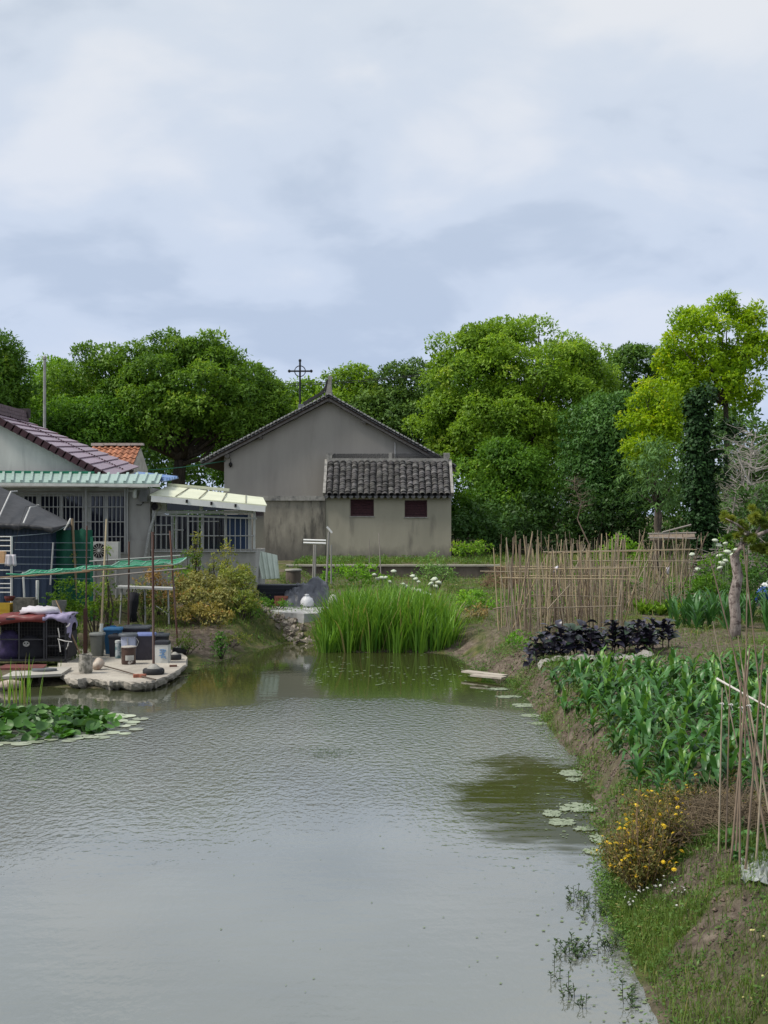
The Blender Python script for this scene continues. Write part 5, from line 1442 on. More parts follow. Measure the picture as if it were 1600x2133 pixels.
def net_tray(name, label, xa, xb, D0, D1, z0, sag, seed, tilt=0.0, ribs=10):
    t = thing(name, label, 'netting', ((xa+xb)/2, D0, z0))
    r = np.random.default_rng(seed); nx_, ny_ = 26, 10; vs = []
    zf = lambda u_, v_: z0 + tilt*(u_-.5) + sag*(2*v_-1)**2 + .02*math.sin(u_*17+seed) - .03*math.sin(u_*math.pi)
    for j in range(ny_+1):
        for i in range(nx_+1):
            vs.append((xa+(xb-xa)*i/nx_, D0+(D1-D0)*j/ny_, zf(i/nx_, j/ny_)))
    mb = MB(); mb.add(vs, [(j*(nx_+1)+i, j*(nx_+1)+i+1, (j+1)*(nx_+1)+i+1, (j+1)*(nx_+1)+i) for j in range(ny_) for i in range(nx_)])
    build('net', mb, NET, t, smooth=True)
    for k in range(ribs+1):
        u_ = k/ribs; mb = MB(); mb.tube([(xa+(xb-xa)*u_, D0+(D1-D0)*j/6, zf(u_, j/6)+.012) for j in range(7)], .009 if 0 < k < ribs else .017, 5); build('hoop', mb, HOOP, t)
    for v_ in (0, 1):
        mb = MB(); mb.tube([(xa+(xb-xa)*i/8, D0+(D1-D0)*v_, zf(i/8, v_)+.012) for i in range(9)], .014, 5); build('edge_rod', mb, M('net_rod', (.04, .34, .19), rough=.5), t)
    mb = MB(); mb.tube([(xa-.15, D0-.03, zf(0, 0)-.07), ((xa+xb)/2, D0-.03, zf(.5, 0)-.03), (xb+.2, D0-.03, zf(1, 0)-.04)], .02, 6); build('front_rail', mb, M('bamboo_brown', ()), t)
    return t
net_tray('green_netting', 'green net tray on rods left of the rusty square post', P(22, 0, 28.6).x, P(176, 0, 28.6).x, 28.3, 30.2, 2.07, .07, 1, .14, 13)
net_tray('green_netting', 'green net tray on rods between the rusty posts', P(190, 0, 28.4).x, P(345, 0, 28.4).x, 28.2, 31.4, 2.20, .09, 4, .06, 5)
lone('rod', 'thin horizontal grey rod above the second net tray', 'rod', (186, 1161), (376, 1157), 31.2, 31.2, .014, BARM)
lone('rod', 'pale rod running under the second net tray to the bushes', 'rod', (192, 1193), (388, 1184), 28.1, 28.1, .016, M('bare_wood', ()))
# green mesh fence with posts
t = thing('mesh_fence', 'dark green mesh fence panel beside the blue sheet wall', 'fence', P(147, 1250, 33))
mb = MB(); vs = []
for j in range(7):
    for i in range(13):
        p = P(108+ (192-108)*i/12, 1104+(1262-1104)*j/6 - (4 if i in (3, 9) else 0), 33); vs.append((p.x, 33+.05*math.sin(i*1.1+j*.4), p.z))
mb.add(vs, [(j*13+i, j*13+i+1, (j+1)*13+i+1, (j+1)*13+i) for j in range(6) for i in range(12)]); build('net', mb, M('dark_green_net', (.012, .10, .06), (.008, .07, .045), scale=8, rough=.7), t, smooth=True)
for px in (98, 191):
    mb = MB(); a_, b_ = P(px, 1300, 32.9), P(px, 1118, 32.9); mb.bar(a_, b_, .07, .07); build('post', mb, M('green_post', (.015, .16, .085), rough=.5), t)
for k in range(6): stick('wire', t, P(30, 1130+k*15, 32.2), P(190, 1131+k*15, 32.85), .006, M('pale_wire', (.30, .36, .40), rough=.4))
# sheet-metal shed under a black tarp
t = thing('tarp_shed', 'dark blue sheet-metal shed covered by a sagging black tarpaulin', 'shed', P(40, 1290, 32.6))
BLUES = M('blue_sheet', (.035, .052, .092), (.022, .036, .066), scale=2, rough=.5, stretch=(1,1,.3))
mb = MB(); nseg = 60; vs = []
xa, xb = P(-70, 0, 32.6).x, P(108, 0, 32.6).x
for j, z_ in enumerate((.3, P(0, 1096, 32.6).z)):
    for i in range(nseg+1):
        vs.append((xa+(xb-xa)*i/nseg, 32.6 + (.03 if (i//3) % 2 else 0), z_))
mb.add(vs, [(i, i+1, nseg+2+i, nseg+1+i) for i in range(nseg)]); build('front_sheet', mb, BLUES, t)
mb = MB(); mb.box(xb-.02, xb, 32.65, 34.6, .3, P(0, 1100, 32.6).z); build('side_sheet', mb, BLUES, t)
TARP = M('black_tarp', (.04, .04, .043), (.024, .024, .027), scale=4, rough=.5, spec=.4, bump=.5, bscale=5, stretch=(1, 1, 1))
up = [(-120, 985), (-60, 990), (0, 1014), (35, 1031), (70, 1049), (105, 1067), (145, 1087)]
lo = [(-120, 1094), (-60, 1094), (0, 1093), (35, 1095), (75, 1097), (112, 1100), (146, 1091)]
mb = MB(); nx_, ny_ = 48, 14; vs = []
for j in range(ny_+1):
    v_ = j/ny_
    for i in range(nx_+1):
        u_ = i/nx_*(len(up)-1); k = min(int(u_), len(up)-2); f_ = u_-k
        a_ = P(*up[k], 34.6).lerp(P(*up[k+1], 34.6), f_); b_ = P(*lo[k], 32.2).lerp(P(*lo[k+1], 32.2 if k < 5 else 32.6), f_)
        p = a_.lerp(b_, v_)
        crease = math.sin((i/nx_)*34 + v_*5)*.5 + math.sin((i/nx_)*17 - v_*9 + 1)*.5
        p = p + Vector((0, -.4, .9)).normalized()*(.022*crease*(v_*(1.15-v_))*2)
        vs.append(p)
for i in range(nx_+1):     # skirt
    p = Vector(vs[ny_*(nx_+1)+i]); vs.append(p + Vector((0, .06, -.09-.02*math.sin(i*.37)-.02*math.sin(i*.83+1)-.012*math.sin(i*2.3))))
mb.add(vs, [(j*(nx_+1)+i, j*(nx_+1)+i+1, (j+1)*(nx_+1)+i+1, (j+1)*(nx_+1)+i) for j in range(ny_+1) for i in range(nx_)]); build('tarpaulin', mb, TARP, t, smooth=True)
for pts_ in ([(37, 1027, 34.0), (24, 1028, 33.6), (0, 1080, 32.1), (-4, 1090, 32.1)], [(82, 1056, 33.8), (64, 1061, 33.2), (50, 1094, 32.1)]):
    mb = MB(); mb.tube([P(*q) + Vector((0, -.06, .05)) for q in pts_], .022, 6); build('hook_pipe', mb, M('pale_pipe', ()), t)
mb = MB(); mb.tube([P(82, 1056, 33.5)+Vector((0,-.1,.05)), P(56, 1060, 33.0)+Vector((0,-.1,.05)), P(40, 1095, 32.0), P(30, 1145, 31.9)], .008, 5); build('cord', mb, M('dark_cord', (.05, .05, .05)), t)
mb = MB(); mb.tube([P(147, 1080, 32.4), P(141, 1092, 32.3), P(134, 1104, 32.3)], .022, 6); build('tie', mb, M('white_rope', ()), t)
mb = MB(); mb.tube([P(147, 1084, 32.5), P(140, 1096, 32.4), P(110, 1110, 32.4), P(78, 1113, 32.3), P(0, 1119, 32.1)], .008, 5); build('cord', mb, M('pale_wire', ()), t)
# white rack with hanging things
t = thing('rack', 'white metal rack cut by the frame edge beside the blue shed', 'rack', P(0, 1290, 30.5))
WHM = M('white_metal', (.60, .60, .57), (.48, .48, .46), scale=10, rough=.5)
stick('upright', t, P(24, 1300, 30.5), P(24, 1117, 30.5), .03, WHM); stick('upright', t, P(-70, 1300, 30.5), P(-70, 1117, 30.5), .03, WHM)
for py in (1118, 1126, 1137, 1148, 1160, 1174, 1188, 1205, 1216, 1225, 1234): stick('rung', t, P(-70, py, 30.5), P(24, py, 30.5), .015, WHM)
mb = MB(); a_ = P(-12, 1173, 30.3); b_ = P(10, 1148, 30.3); mb.box(a_.x, b_.x, 30.25, 30.42, a_.z, b_.z); o = build('tub', mb, M('peach_tub', (.62, .38, .20), (.5, .3, .16), rough=.6), loc=((a_.x+b_.x)/2, 30.3, a_.z)); tag(o, 'peach coloured tub hanging on the white rack', 'tub')
mb = MB(); vs = []
for j in range(6):
    for i in range(8):
        p = P(12+i*2.9 - (j*.5 if i < 3 else -j*.3), 1155+j*4.6+(2 if i % 3 == 0 and j == 5 else 0), 30.2); vs.append((p.x, 30.2+.025*math.sin(i*1.9), p.z))
mb.add(vs, [(j*8+i, j*8+i+1, (j+1)*8+i+1, (j+1)*8+i) for j in range(5) for i in range(7)]); o = build('cloth', mb, M('white_sheet', ()), smooth=True, loc=P(22, 1180, 30.2)); o.modifiers.new('thick', 'SOLIDIFY').thickness = .008; tag(o, 'small white cloth hung on the rack beside the blue sheet wall', 'cloth')
for nm, lab, cat, (pa, pb, qa, qb), D, mt in (('crate', 'yellow plastic crate behind the cage at frame edge', 'crate', (-15, 20, 1300, 1258), 29.6, M('yellow_crate', (.50, .33, .03), (.38, .25, .03), rough=.5)),
        ('concrete_block', 'mossy dark concrete block behind the cage', 'block', (27, 71, 1300, 1246), 29.6, M('mossy_block', (.16, .15, .125), (.07, .068, .058), scale=7, rough=.95, bump=.5)),
        ('basin', 'dark red basin on the rack above the yellow crate', 'basin', (4, 26, 1253, 1243), 29.9, M('red_basin', (.12, .03, .03), (.08, .02, .02), rough=.5)),
        ('pot', 'grey rounded pot behind the leaning stick', 'pot', (104, 134, 1275, 1252), 29.6, M('grey_pot', (.26, .25, .23), (.17, .165, .155), rough=.8))):
    a_ = P(pa, qa, D); b_ = P(pb, qb, D); mb = MB()
    if nm in ('basin', 'pot'):
        mb.lathe([((b_.x-a_.x)*.36, 0), ((b_.x-a_.x)*.5, (b_.z-a_.z)*.6), ((b_.x-a_.x)*.5, b_.z-a_.z), ((b_.x-a_.x)*.44, b_.z-a_.z), ((b_.x-a_.x)*.36, (b_.z-a_.z)*.4)], 16, ((a_.x+b_.x)/2, D+.2, a_.z))
    elif nm == 'crate':
        mb.wall(a_.x, b_.x, a_.z, b_.z, D, D+.03, [(a_.x+.05, b_.x-.05, a_.z+.06+.11*k, a_.z+.13+.11*k) for k in range(3)]); mb.box(a_.x, b_.x, D+.03, D+.4, a_.z, a_.z+.03); mb.box(b_.x-.025, b_.x, D+.031, D+.4, a_.z+.031, b_.z); mb.box(a_.x, b_.x-.026, D+.37, D+.4, a_.z+.031, b_.z)
    else:
        mb.box(a_.x, b_.x, D, D+.35, a_.z, b_.z-.05); mb.box(a_.x+.03, b_.x-.04, D+.03, D+.3, b_.z-.0502, b_.z)
    o = build(nm, mb, mt, loc=((a_.x+b_.x)/2, D, a_.z)); tag(o, lab, cat)
# air conditioner outdoor unit
t = thing('air_conditioner', 'white outdoor air conditioner unit under the long windows', 'air conditioner', P(217, 1166, 35.8)); g = OFF[t.name]
a_, b_ = P(190, 1167, 35.8), P(246, 1129, 35.8)
mb = MB(); mb.box(a_.x, b_.x, 35.8, 36.15, a_.z, b_.z); build('casing', mb, M('ac_white', (.52, .52, .49), (.42, .42, .40), rough=.5), t)
c = P(206, 1147, 35.78)
mb = MB(); mb.tube([(c.x, 35.79, c.z), (c.x, 35.797, c.z)], .21, 20); build('fan_opening', mb, M('dark_void', ()), t)
for k in range(14):
    a2_ = 6.283*k/14; stick('guard_wire', t, (c.x+math.cos(a2_)*.03, 35.77, c.z+math.sin(a2_)*.03), (c.x+math.cos(a2_+.25)*.21, 35.77, c.z+math.sin(a2_+.25)*.21), .005, M('ac_white', ()))
mb = MB(); mb.tube([(c.x, 35.76, c.z), (c.x, 35.79, c.z)], .035, 12); build('hub', mb, M('ac_white', ()), t)
mb = MB(); p = P(217, 1168, 35.9); mb.box(a_.x+.05, a_.x+.09, 35.8, 36.1, .9, a_.z-.003); mb.box(b_.x-.09, b_.x-.05, 35.8, 36.1, .9, a_.z-.003); build('bracket', mb, BARM, t)
# frame table with trousers hung on it
t = thing('frame_table', 'grey metal trestle table among the shrubs', 'table', P(305, 1300, 32.4))
mb = MB(); a_, b_ = P(246, 1222, 32.4), P(362, 1226, 32.4); mb.bar(a_, b_, .5, .05); build('table_top', mb, M('grey_alu', ()), t)
for pa, pb in (((254, 1226), (250, 1300)), ((350, 1228), (352, 1300)), ((301, 1226), (303, 1300))): stick('leg', t, P(*pb, 32.3), P(*pa, 32.3), .025, BARM)
stick('brace', t, P(256, 1234, 32.25), P(286, 1276, 32.25), .012, BARM); stick('brace', t, P(325, 1262, 32.25), P(348, 1278, 32.25), .012, BARM)
t = thing('trousers', 'black trousers hanging below the trestle table', 'trousers', P(277, 1296, 32.1))
mb = MB()
mb.tube([P(278, 1234, 32.1), P(277, 1255, 32.1), P(275, 1275, 32.1), P(276, 1296, 32.1)], [.1, .095, .075, .065], 9); mb.tube([P(283, 1236, 32.12), P(283, 1256, 32.12), P(280, 1276, 32.12), P(281, 1295, 32.12)], [.08, .08, .065, .06], 9)
build('fabric', mb, M('black_fabric', (.012, .012, .016), (.02, .02, .026), scale=8, rough=.9), t, smooth=True)
mb = MB(); mb.bar(P(278, 1233, 32.1), P(283, 1222, 32.2), .02, .02); build('hanger_hook', mb, BLK, t)

# ------------------------------------------------------------------ the rubble corner right of the sunroom
SLZ = .70
t = thing('slab', 'rough pale concrete slab under the black tank and tarp', 'slab', (-2.7, 36, .4))
mb = MB(); mb.prism([(-3.9, 37.0), (-3.3, 35.6), (-2.75, 34.7), (-2.2, 34.35), (-1.62, 34.6), (-1.42, 35.6), (-1.45, 38.6), (-3.95, 38.6)], .0, SLZ); build('concrete', mb, M('slab_concrete', (.46, .46, .46), (.28, .28, .28), scale=2.5, rough=.9, bump=.3, c3=(.16, .16, .16), s3=2, t3=(.58, .7)), t)
t = thing('black_tank', 'black ribbed plastic tank behind the stacked bricks', 'tank', P(580, 1256, 37.4))
a_, b_ = P(536, 1257, 37.4), P(627, 1219, 37.4)
mb = MB(); mb.box(a_.x, b_.x, 37.4, 38.1, SLZ+.003, b_.z); tk = build('body', mb, M('black_plastic', (.012, .014, .022), (.018, .02, .03), scale=4, rough=.45), t)
for k in range(4):
    z_ = SLZ+.08+k*.13; mb = MB(); mb.box(a_.x-.012, b_.x+.012, 37.37, 38.12, z_, z_+.045); build('rib', mb, M('black_plastic', ()), tk)
mb = MB(); a2_ = P(570, 1257, 37.0); 
t = thing('brick_stack', 'small stack of red bricks leaning on the black tank', 'bricks', P(585, 1258, 37.1))
for k in range(6):
    mb = MB(); p = P(574+k*5, 1250, 37.1); mb.obox((p.x, 37.1, SLZ+.12), (.058, .11, .22), Matrix.Rotation(R(random.uniform(-4, 4)), 3, 'Y')); build('brick', mb, BRK, t)
for k in range(2):
    mb = MB(); p = P(579+k*14, 1240, 37.1); mb.obox((p.x, 37.1, SLZ+.27), (.2, .11, .065), Matrix.Rotation(R(random.uniform(-4, 4)), 3, 'Z')); build('brick', mb, BRK, t)
# tarp heap
t = thing('tarp_heap', 'crumpled dark grey tarpaulin heaped over the black tank end', 'tarpaulin', P(650, 1256, 37.3))
def heap(px0, px1, pyb, pyt, D, dep, seed, nx_=64, ny_=34, prof=None):
    vs = []
    r = np.random.default_rng(seed)
    for j in range(ny_+1):
        for i in range(nx_+1):
            u_ = i/nx_; v_ = j/ny_
            x = P(px0+(px1-px0)*u_, 0, D).x; y = D + dep*(v_-.35)
            hgt = (pyb-pyt)*D/FPX*np.interp(u_, *prof)*max(0, 1-abs(2*v_-1)**1.7)
            k = float(fbm(np.array([x*1]), np.array([y*1]), 2.6, seed, 3)[0])-.5; c = abs(float(vnoise(np.array([x+y*.5]), np.array([y-x*.4]), 3.5, seed+3)[0])-.5) + .6*abs(float(vnoise(np.array([x-y*.7]), np.array([y+x*.6]), 8.0, seed+5)[0])-.5)
            vs.append((x + k*.12, y, SLZ + hgt*(.82+k*.5) + c*.22*min(1, hgt*3)))
    mb = MB(); mb.add(vs, [(j*(nx_+1)+i, j*(nx_+1)+i+1, (j+1)*(nx_+1)+i+1, (j+1)*(nx_+1)+i) for j in range(ny_) for i in range(nx_)]); return mb
build('sheet', heap(592, 690, 1258, 1198, 37.4, 1.6, 5, prof=([0, .12, .3, .55, .8, .95, 1], [.5, .7, .95, 1, .95, .7, .1])), M('grey_tarp', (.11, .115, .135), (.06, .063, .078), scale=5, rough=.4, spec=.5, bump=.4, bscale=9), t, smooth=True)
t = thing('sack', 'tied white plastic sack standing before the tarp heap', 'sack', P(640, 1259, 36.7))
g = P(640, 1260, 36.7); mb = MB()
r = np.random.default_rng(17)
mb.lathe([(.12, 0), (.18, .05), (.19, .15), (.16, .25), (.09, .31), (.05, .335), (.07, .37), (.03, .38)], 13, (g.x, 36.7, SLZ), (1, .85)); mb.v = [(x+r.normal(0, .014), y+r.normal(0, .014), z+r.normal(0, .012)) for x, y, z in mb.v]
build('bag', mb, M('white_sack', (.72, .72, .74), (.6, .6, .63), scale=7, rough=.5), t, smooth=True)
t = thing('sack', 'cream round sack half hidden behind the reed tops', 'sack', P(694, 1260, 36.9))
mb = MB(); g = P(694, 1260, 36.9); mb.lathe([(.1, 0), (.15, .1), (.16, .25), (.12, .4), (.05, .46)], 12, (g.x, 36.9, .6), (1, .8)); build('bag', mb, M('cream_sack', (.55, .56, .46), (.45, .46, .38), rough=.6), t, smooth=True)
# leaning corrugated sheet
t = thing('corrugated_sheet', 'pale green corrugated sheet leaning at the sunroom corner', 'sheet', P(560, 1212, 38.2))
mb = MB(); a0, a1 = P(534, 1146, 38.6), P(578, 1157, 38.9); b0_, b1_ = P(545, 1207, 38.0), P(583, 1205, 38.0); vs = []; ns = 24
for s_, e_ in ((a0, a1), (b0_, b1_)):
    for i in range(ns+1):
        p = s_.lerp(e_, i/ns); vs.append(p + Vector((0, -.03 if (i % 6) in (0, 1) else .0, .0)))
mb.add(vs, [(i, i+1, ns+2+i, ns+1+i) for i in range(ns)]); o = build('sheet', mb, M('pale_green_sheet', (.50, .56, .47), (.42, .48, .40), scale=3, rough=.5), t); o.modifiers.new('thick', 'SOLIDIFY').thickness = .012
# rubble
t = thing('rubble_heap', 'heap of pale broken stones spilling from the slab to the water', 'rubble', (-3.0, 34.5, .3))
r = np.random.default_rng(33); pts_ = []
for _ in range(150):
    u_ = r.random(); px = 545 + 95*u_ + r.normal(0, 12); py = 1275 + 52*u_ + r.normal(0, 7)
    for it in range(6):
        D = 36.5 - 4.0*(py-1265)/75; z_ = .3
    x = (px-800)*D/FPX; pts_.append((x, D, Hz(x, D)+r.uniform(0, .05)))
stones(t, pts_, .04, .13, 3, [(1.15, 1.1, 1.02), (.85, .8, .74), (.6, .55, .5), (1.3, 1.25, 1.18)])
for (px, py), lab in (((605, 1327), 'flat pale stone at the water below the rubble'), ((640, 1335), 'flat grey stone lapped by water beside reeds')):
    g = G(px, py, .06); o = inst('stone', SM_[2], None, g, (.1, .05, .4), (.28, .2, .1)); o.color = (1.1, 1.05, .98, 1); tag(o, lab, 'stone')
# well ring, clothes posts, sticks
t = thing('well_ring', 'round concrete well ring in the weeds behind the corrugated sheet', 'well', P(610, 1200, 46))
g = P(611, 1203, 46); lathe_part('ring', [(.28, -.2), (.28, .25), (.26, .252), (.26, .25)], 18, g, M('wet_concrete', ()), t); lathe_part('cover', [(.31, .253), (.31, .31), (.05, .315)], 18, g, CONC, t)
t = thing('clothes_post', 'white double-bar clothes post in front of the annex corner', 'clothes post', P(657, 1210, 44))
stick('leg', t, P(652, 1212, 44.2), P(655, 1130, 44.2), .035, M('post_grey', (.33, .32, .30), rough=.7)); stick('leg', t, P(656, 1212, 43.9), P(658, 1130, 43.9), .03, M('post_grey', ()))
for py, D in ((1125, 44.4), (1131, 43.7)): stick('cross_bar', t, P(632, py, D), P(679, py+1.5, D), .04, M('white_paint', (.74, .74, .72), (.64, .64, .62), rough=.5))
t = thing('lamp_post', 'paired grey posts with a small tilted solar lamp by the annex', 'lamp post', P(684, 1216, 43))
stick('post', t, P(680, 1216, 43), P(685, 1108, 43), .035, M('post_grey', ())); stick('post', t, P(690, 1216, 42.8), P(690, 1135, 42.8), .03, M('post_grey', ()))
mb = MB(); a_, b_ = P(681, 1097, 43), P(692, 1110, 43); mb.bar(a_, b_, .16, .06); build('lamp_head', mb, M('white_paint', ()), t)
lone('stake', 'thin forked stake before the annex, nearer its first window', 'stake', (770, 1198), (769, 1121), 52, 52, .02, M('bare_wood', ()), True)
lone('stake', 'taller thin stake leaning before the annex', 'stake', (794, 1202), (789, 1109), 51, 51.4, .025, M('bare_wood', ()), True)
# wires across the trees
t = thing('power_line', 'twin black power lines passing behind the church', 'power line', P(700, 785, 93))
for k, (ya, yb2) in enumerate(((793, 776), (797, 779))): 
    mb = MB(); a_, b_ = P(380, ya+3, 93), P(960, yb2-6, 93); mb.tube([a_.lerp(b_, i/10) - Vector((0, 0, .5*math.sin(math.pi*i/10))) for i in range(11)], .025, 5); build('wire', mb, M('black_rubber', ()), t)
mb = MB(); a_, b_ = P(150, 978, 60), P(470, 960, 66); mb.tube([a_.lerp(b_, i/10) - Vector((0, 0, .25*math.sin(math.pi*i/10))) for i in range(11)], .022, 5); o = build('cable', mb, M('green_cable', (.02, .12, .08), rough=.5), loc=a_); tag(o, 'green cable slung from the church eave past the forked tree', 'cable')

# ------------------------------------------------------------------ reeds in the shallow end
def blade_mesh(name, base, r, lg, wd, lean, curl, segs=5, az=None, tone=None, taper=.75):
    n = len(base); az = r.uniform(0, 6.283, n) if az is None else az
    V, F_ = blade_arrays(np.asarray(base, float), az, lg, wd, lean, curl, segs, taper, r)
    tn = np.clip(r.normal(.5, .22, n), 0, 1) if tone is None else tone
    return V, F_, np.repeat(tn, segs)
FOL_REED = FOL('reed_blade', (.06, .17, .022), (.23, .42, .055), trans=.35, rough=.45, c3=(.34, .30, .12), p3=.9)
r = np.random.default_rng(400)
tuft = []
for _ in range(190):
    x = r.uniform(-1.5, 1.72); y = r.uniform(31.1, 33.8) + .3*abs(x-.2)*.1
    tuft.append((x, y))
bs = []; azs = []
for x, y in tuft:
    for _ in range(22):
        a_ = r.uniform(0, 6.283); q = r.uniform(0, .22)
        bs.append((x+math.cos(a_)*q, y+math.sin(a_)*q, max(-.05, min(.15, Hz(x, y))) - .03)); azs.append(a_)
bs = np.array(bs); n = len(bs)
edge = np.clip((np.abs(bs[:, 0]-.12)-.9)/.8, 0, 1)
lg = r.uniform(.7, 1.75, n)*(1-.28*edge)*np.clip(1-.16*(bs[:, 1] < 31.6), .5, 1)
V, F_, tn = blade_mesh('reeds', bs, r, lg, r.uniform(.032, .062, n), r.uniform(.0, .30, n)+edge*.15, r.uniform(.1, 1.3, n), 6, np.array(azs))
me = npmesh('reed_bed', V, F_, tn); o = build('reed_bed', me, FOL_REED); tag(o, 'tall bright green reeds filling the end of the pond', 'reeds', kind='stuff')
# a few loose tufts beside the board landing
t = thing('cattail_tuft', 'tuft of upright light green blades behind the lily pads', 'plant', G(40, 1465, 0))
g = OFF[t.name]; b_ = np.array([(r.normal(0, .16), r.normal(0, .08), -.03) for _ in range(26)]); n = len(b_)
V, F_, tn = blade_mesh('blade', b_, r, r.uniform(.5, 1.0, n), r.uniform(.02, .035, n), r.uniform(0, .15, n), r.uniform(.0, .9, n), 6, tone=np.clip(r.normal(.75, .15, n), 0, .94)); build('blades', npmesh('blades', V, F_, tn), FOL_REED, t)

# ------------------------------------------------------------------ lily pads
t = thing('water_lily_patch', 'dense raft of round lily leaves at the pond edge', 'water lilies', (-5.9, 20.3, 0))
LILY = FOL('lily_leaf', (.016, .065, .01), (.065, .18, .022), trans=.2, rough=.45, spec=.35, c3=(.15, .24, .06), p3=.93)
def pad_mesh(cup, seed, tone):
    r = np.random.default_rng(seed); k = 14; vs = [(0, 0, -.02*cup)]; 
    for i in range(k+1):
        a_ = .22 + (6.283-.44)*i/k
        for rr_, zz_ in ((.55, -.03*cup), (1.0, .16*cup*(1+.4*math.sin(a_*3+seed)))):
            vs.append((math.cos(a_)*rr_*r.uniform(.96, 1.04), math.sin(a_)*rr_*r.uniform(.96, 1.04), zz_))
    me = bpy.data.meshes.new('leaf')
    fs = [(0, 1+2*i, 3+2*i) for i in range(k)] + [(1+2*i, 2+2*i, 4+2*i, 3+2*i) for i in range(k)]
    me.from_pydata(vs, [], fs); me.update(); at = me.attributes.new('rnd', 'FLOAT', 'FACE'); at.data.foreach_set('value', [tone]*len(me.polygons)); me.materials.append(LILY); me.polygons.foreach_set('use_smooth', [True]*len(me.polygons)); return me
pads_up = [pad_mesh(c, 500+i, tn_) for i, (c, tn_) in enumerate(((1.0, .25), (1.6, .5), (.8, .7), (2.0, .35), (1.2, .9)))]
LILYR = FOL('lily_rim_leaf', (.26, .33, .20), (.46, .50, .38), trans=.05, rough=.4, spec=.4)
pads_fl = [pad_mesh(.05, 520+i, tn_) for i, tn_ in enumerate((.6, .8, .96))]
for m_ in pads_fl: m_.materials[0] = LILYR
stem_m = M('lily_stem', (.07, .12, .035))
r = np.random.default_rng(410); cnt = 0; placed = []
while cnt < 295:
    x = r.uniform(-8.2, -3.9); y = r.uniform(18.4, 22.4)
    e_ = ((x+6.6)/2.65)**2 + ((y-20.35)/1.75)**2
    if e_ > 1.06 or x < -.315*y-.5: continue
    rim = e_ > .74
    if rim and y > 20.6 and r.random() < .5: continue
    s_ = r.uniform(.085, .145)
    if rim and any((x-a_)**2+(y-b_)**2 < (s_+c_)**2*.55 for a_, b_, c_, f_ in placed if f_): continue
    if rim:
        o = inst('leaf', pads_fl[r.integers(3)], t, Vector((x, y, .008+.002*(cnt % 5))) - OFF[t.name], (0, 0, r.uniform(0, 6.28)), (s_*1.1, s_*1.1, s_)); g_ = r.uniform(.6, 1.1); o.color = (g_, g_, g_, 1)
    else:
        z_ = r.uniform(.02, .17)*(1.05-e_*.6)
        o = inst('leaf', pads_up[r.integers(5)], t, Vector((x, y, z_)) - OFF[t.name], (r.normal(.12, .38), r.normal(0, .38), r.uniform(0, 6.28)), (s_, s_, s_)); g_ = r.uniform(.6, 1.35); b_ = r.random() < .22; o.color = (g_*(1.5 if b_ else 1), g_*(1.15 if b_ else 1), g_*(2.2 if b_ else .9), 1)  # some leaves tinted pale blue: sky sheen put into their colour
    placed.append((x, y, s_, rim)); cnt += 1

# ------------------------------------------------------------------ pale algae mats on the water
ALG = M('algae_mat', (.30, .345, .25), (.19, .23, .155), scale=18, rough=.8, bump=.3, bscale=50)
def mat_blob(px, py, w, h, seed, lab):
    g = G(px, py, 0); s_ = g.y/FPX; dep = h*g.y*g.y/(FPX*CAM_Z)
    mb = MB(); r = np.random.default_rng(seed)
    def blob(cx, cy, rx, ry, k=22):
        ph = r.uniform(0, 6, 4); pts = []
        for i in range(k):
            a_ = 6.283*i/k; q = 1 + .28*math.sin(2*a_+ph[0]) + .2*math.sin(3*a_+ph[1]) + .14*math.sin(5*a_+ph[2]) + r.normal(0, .08)
            pts.append((cx+math.cos(a_)*rx*q, cy+math.sin(a_)*ry*q))
        mb.prism(pts, .003, .009)
    n_ = 60
    for q in range(n_):
        a_ = r.uniform(0, 6.28); u_ = math.sqrt(r.random())*(.95 if q < 42 else 1.35); k_ = (.24 if q < 42 else .06)*r.uniform(.4, 1.15)
        zz0 = len(mb.v)
        blob(g.x+math.cos(a_)*u_*w*s_*.5, g.y+math.sin(a_)*u_*dep*.5, w*s_*.5*k_, dep*.5*k_*1.3, 12)
        mb.v[zz0:] = [(x, y, z+q*.00012) for x, y, z in mb.v[zz0:]]
    o = build('algae_mat', mb, ALG, loc=g); tag(o, lab, 'algae', 'pale algae mats along the bank')
for i, (px, py, w, h, lab) in enumerate([(1192, 1612, 52, 12, 'pale algae mat floating farthest up the green bay'), (1205, 1684, 74, 18, 'largest pale algae mat in the green bay'), (1150, 1696, 40, 12, 'pale algae mat beside the largest one, out in the pond'),
        (1170, 1714, 62, 13, 'pale algae mat just below the largest one'), (1215, 1728, 40, 8, 'small pale algae mat close under the yellow flowers'), (1255, 1750, 50, 18, 'grey-green algae mat touching the yellow flowering bush'), (1240, 1775, 44, 14, 'murky algae patch below the yellow flowering bush'),
        (1090, 1470, 46, 7, 'narrow algae streak under the corn bank'), (1062, 1452, 50, 5, 'thin algae streak beside the boards on the bank'), (1105, 1492, 36, 6, 'short algae streak in the reflection of the corn'), (1120, 1508, 40, 5, 'algae streak hugging the corn bank'), (1040, 1436, 40, 4, 'thin algae streak in front of the boards'), (1195, 1625, 30, 7, 'small algae mat under the farthest one of the bay')]):
    mat_blob(px, py, w, h, 600+i, lab)
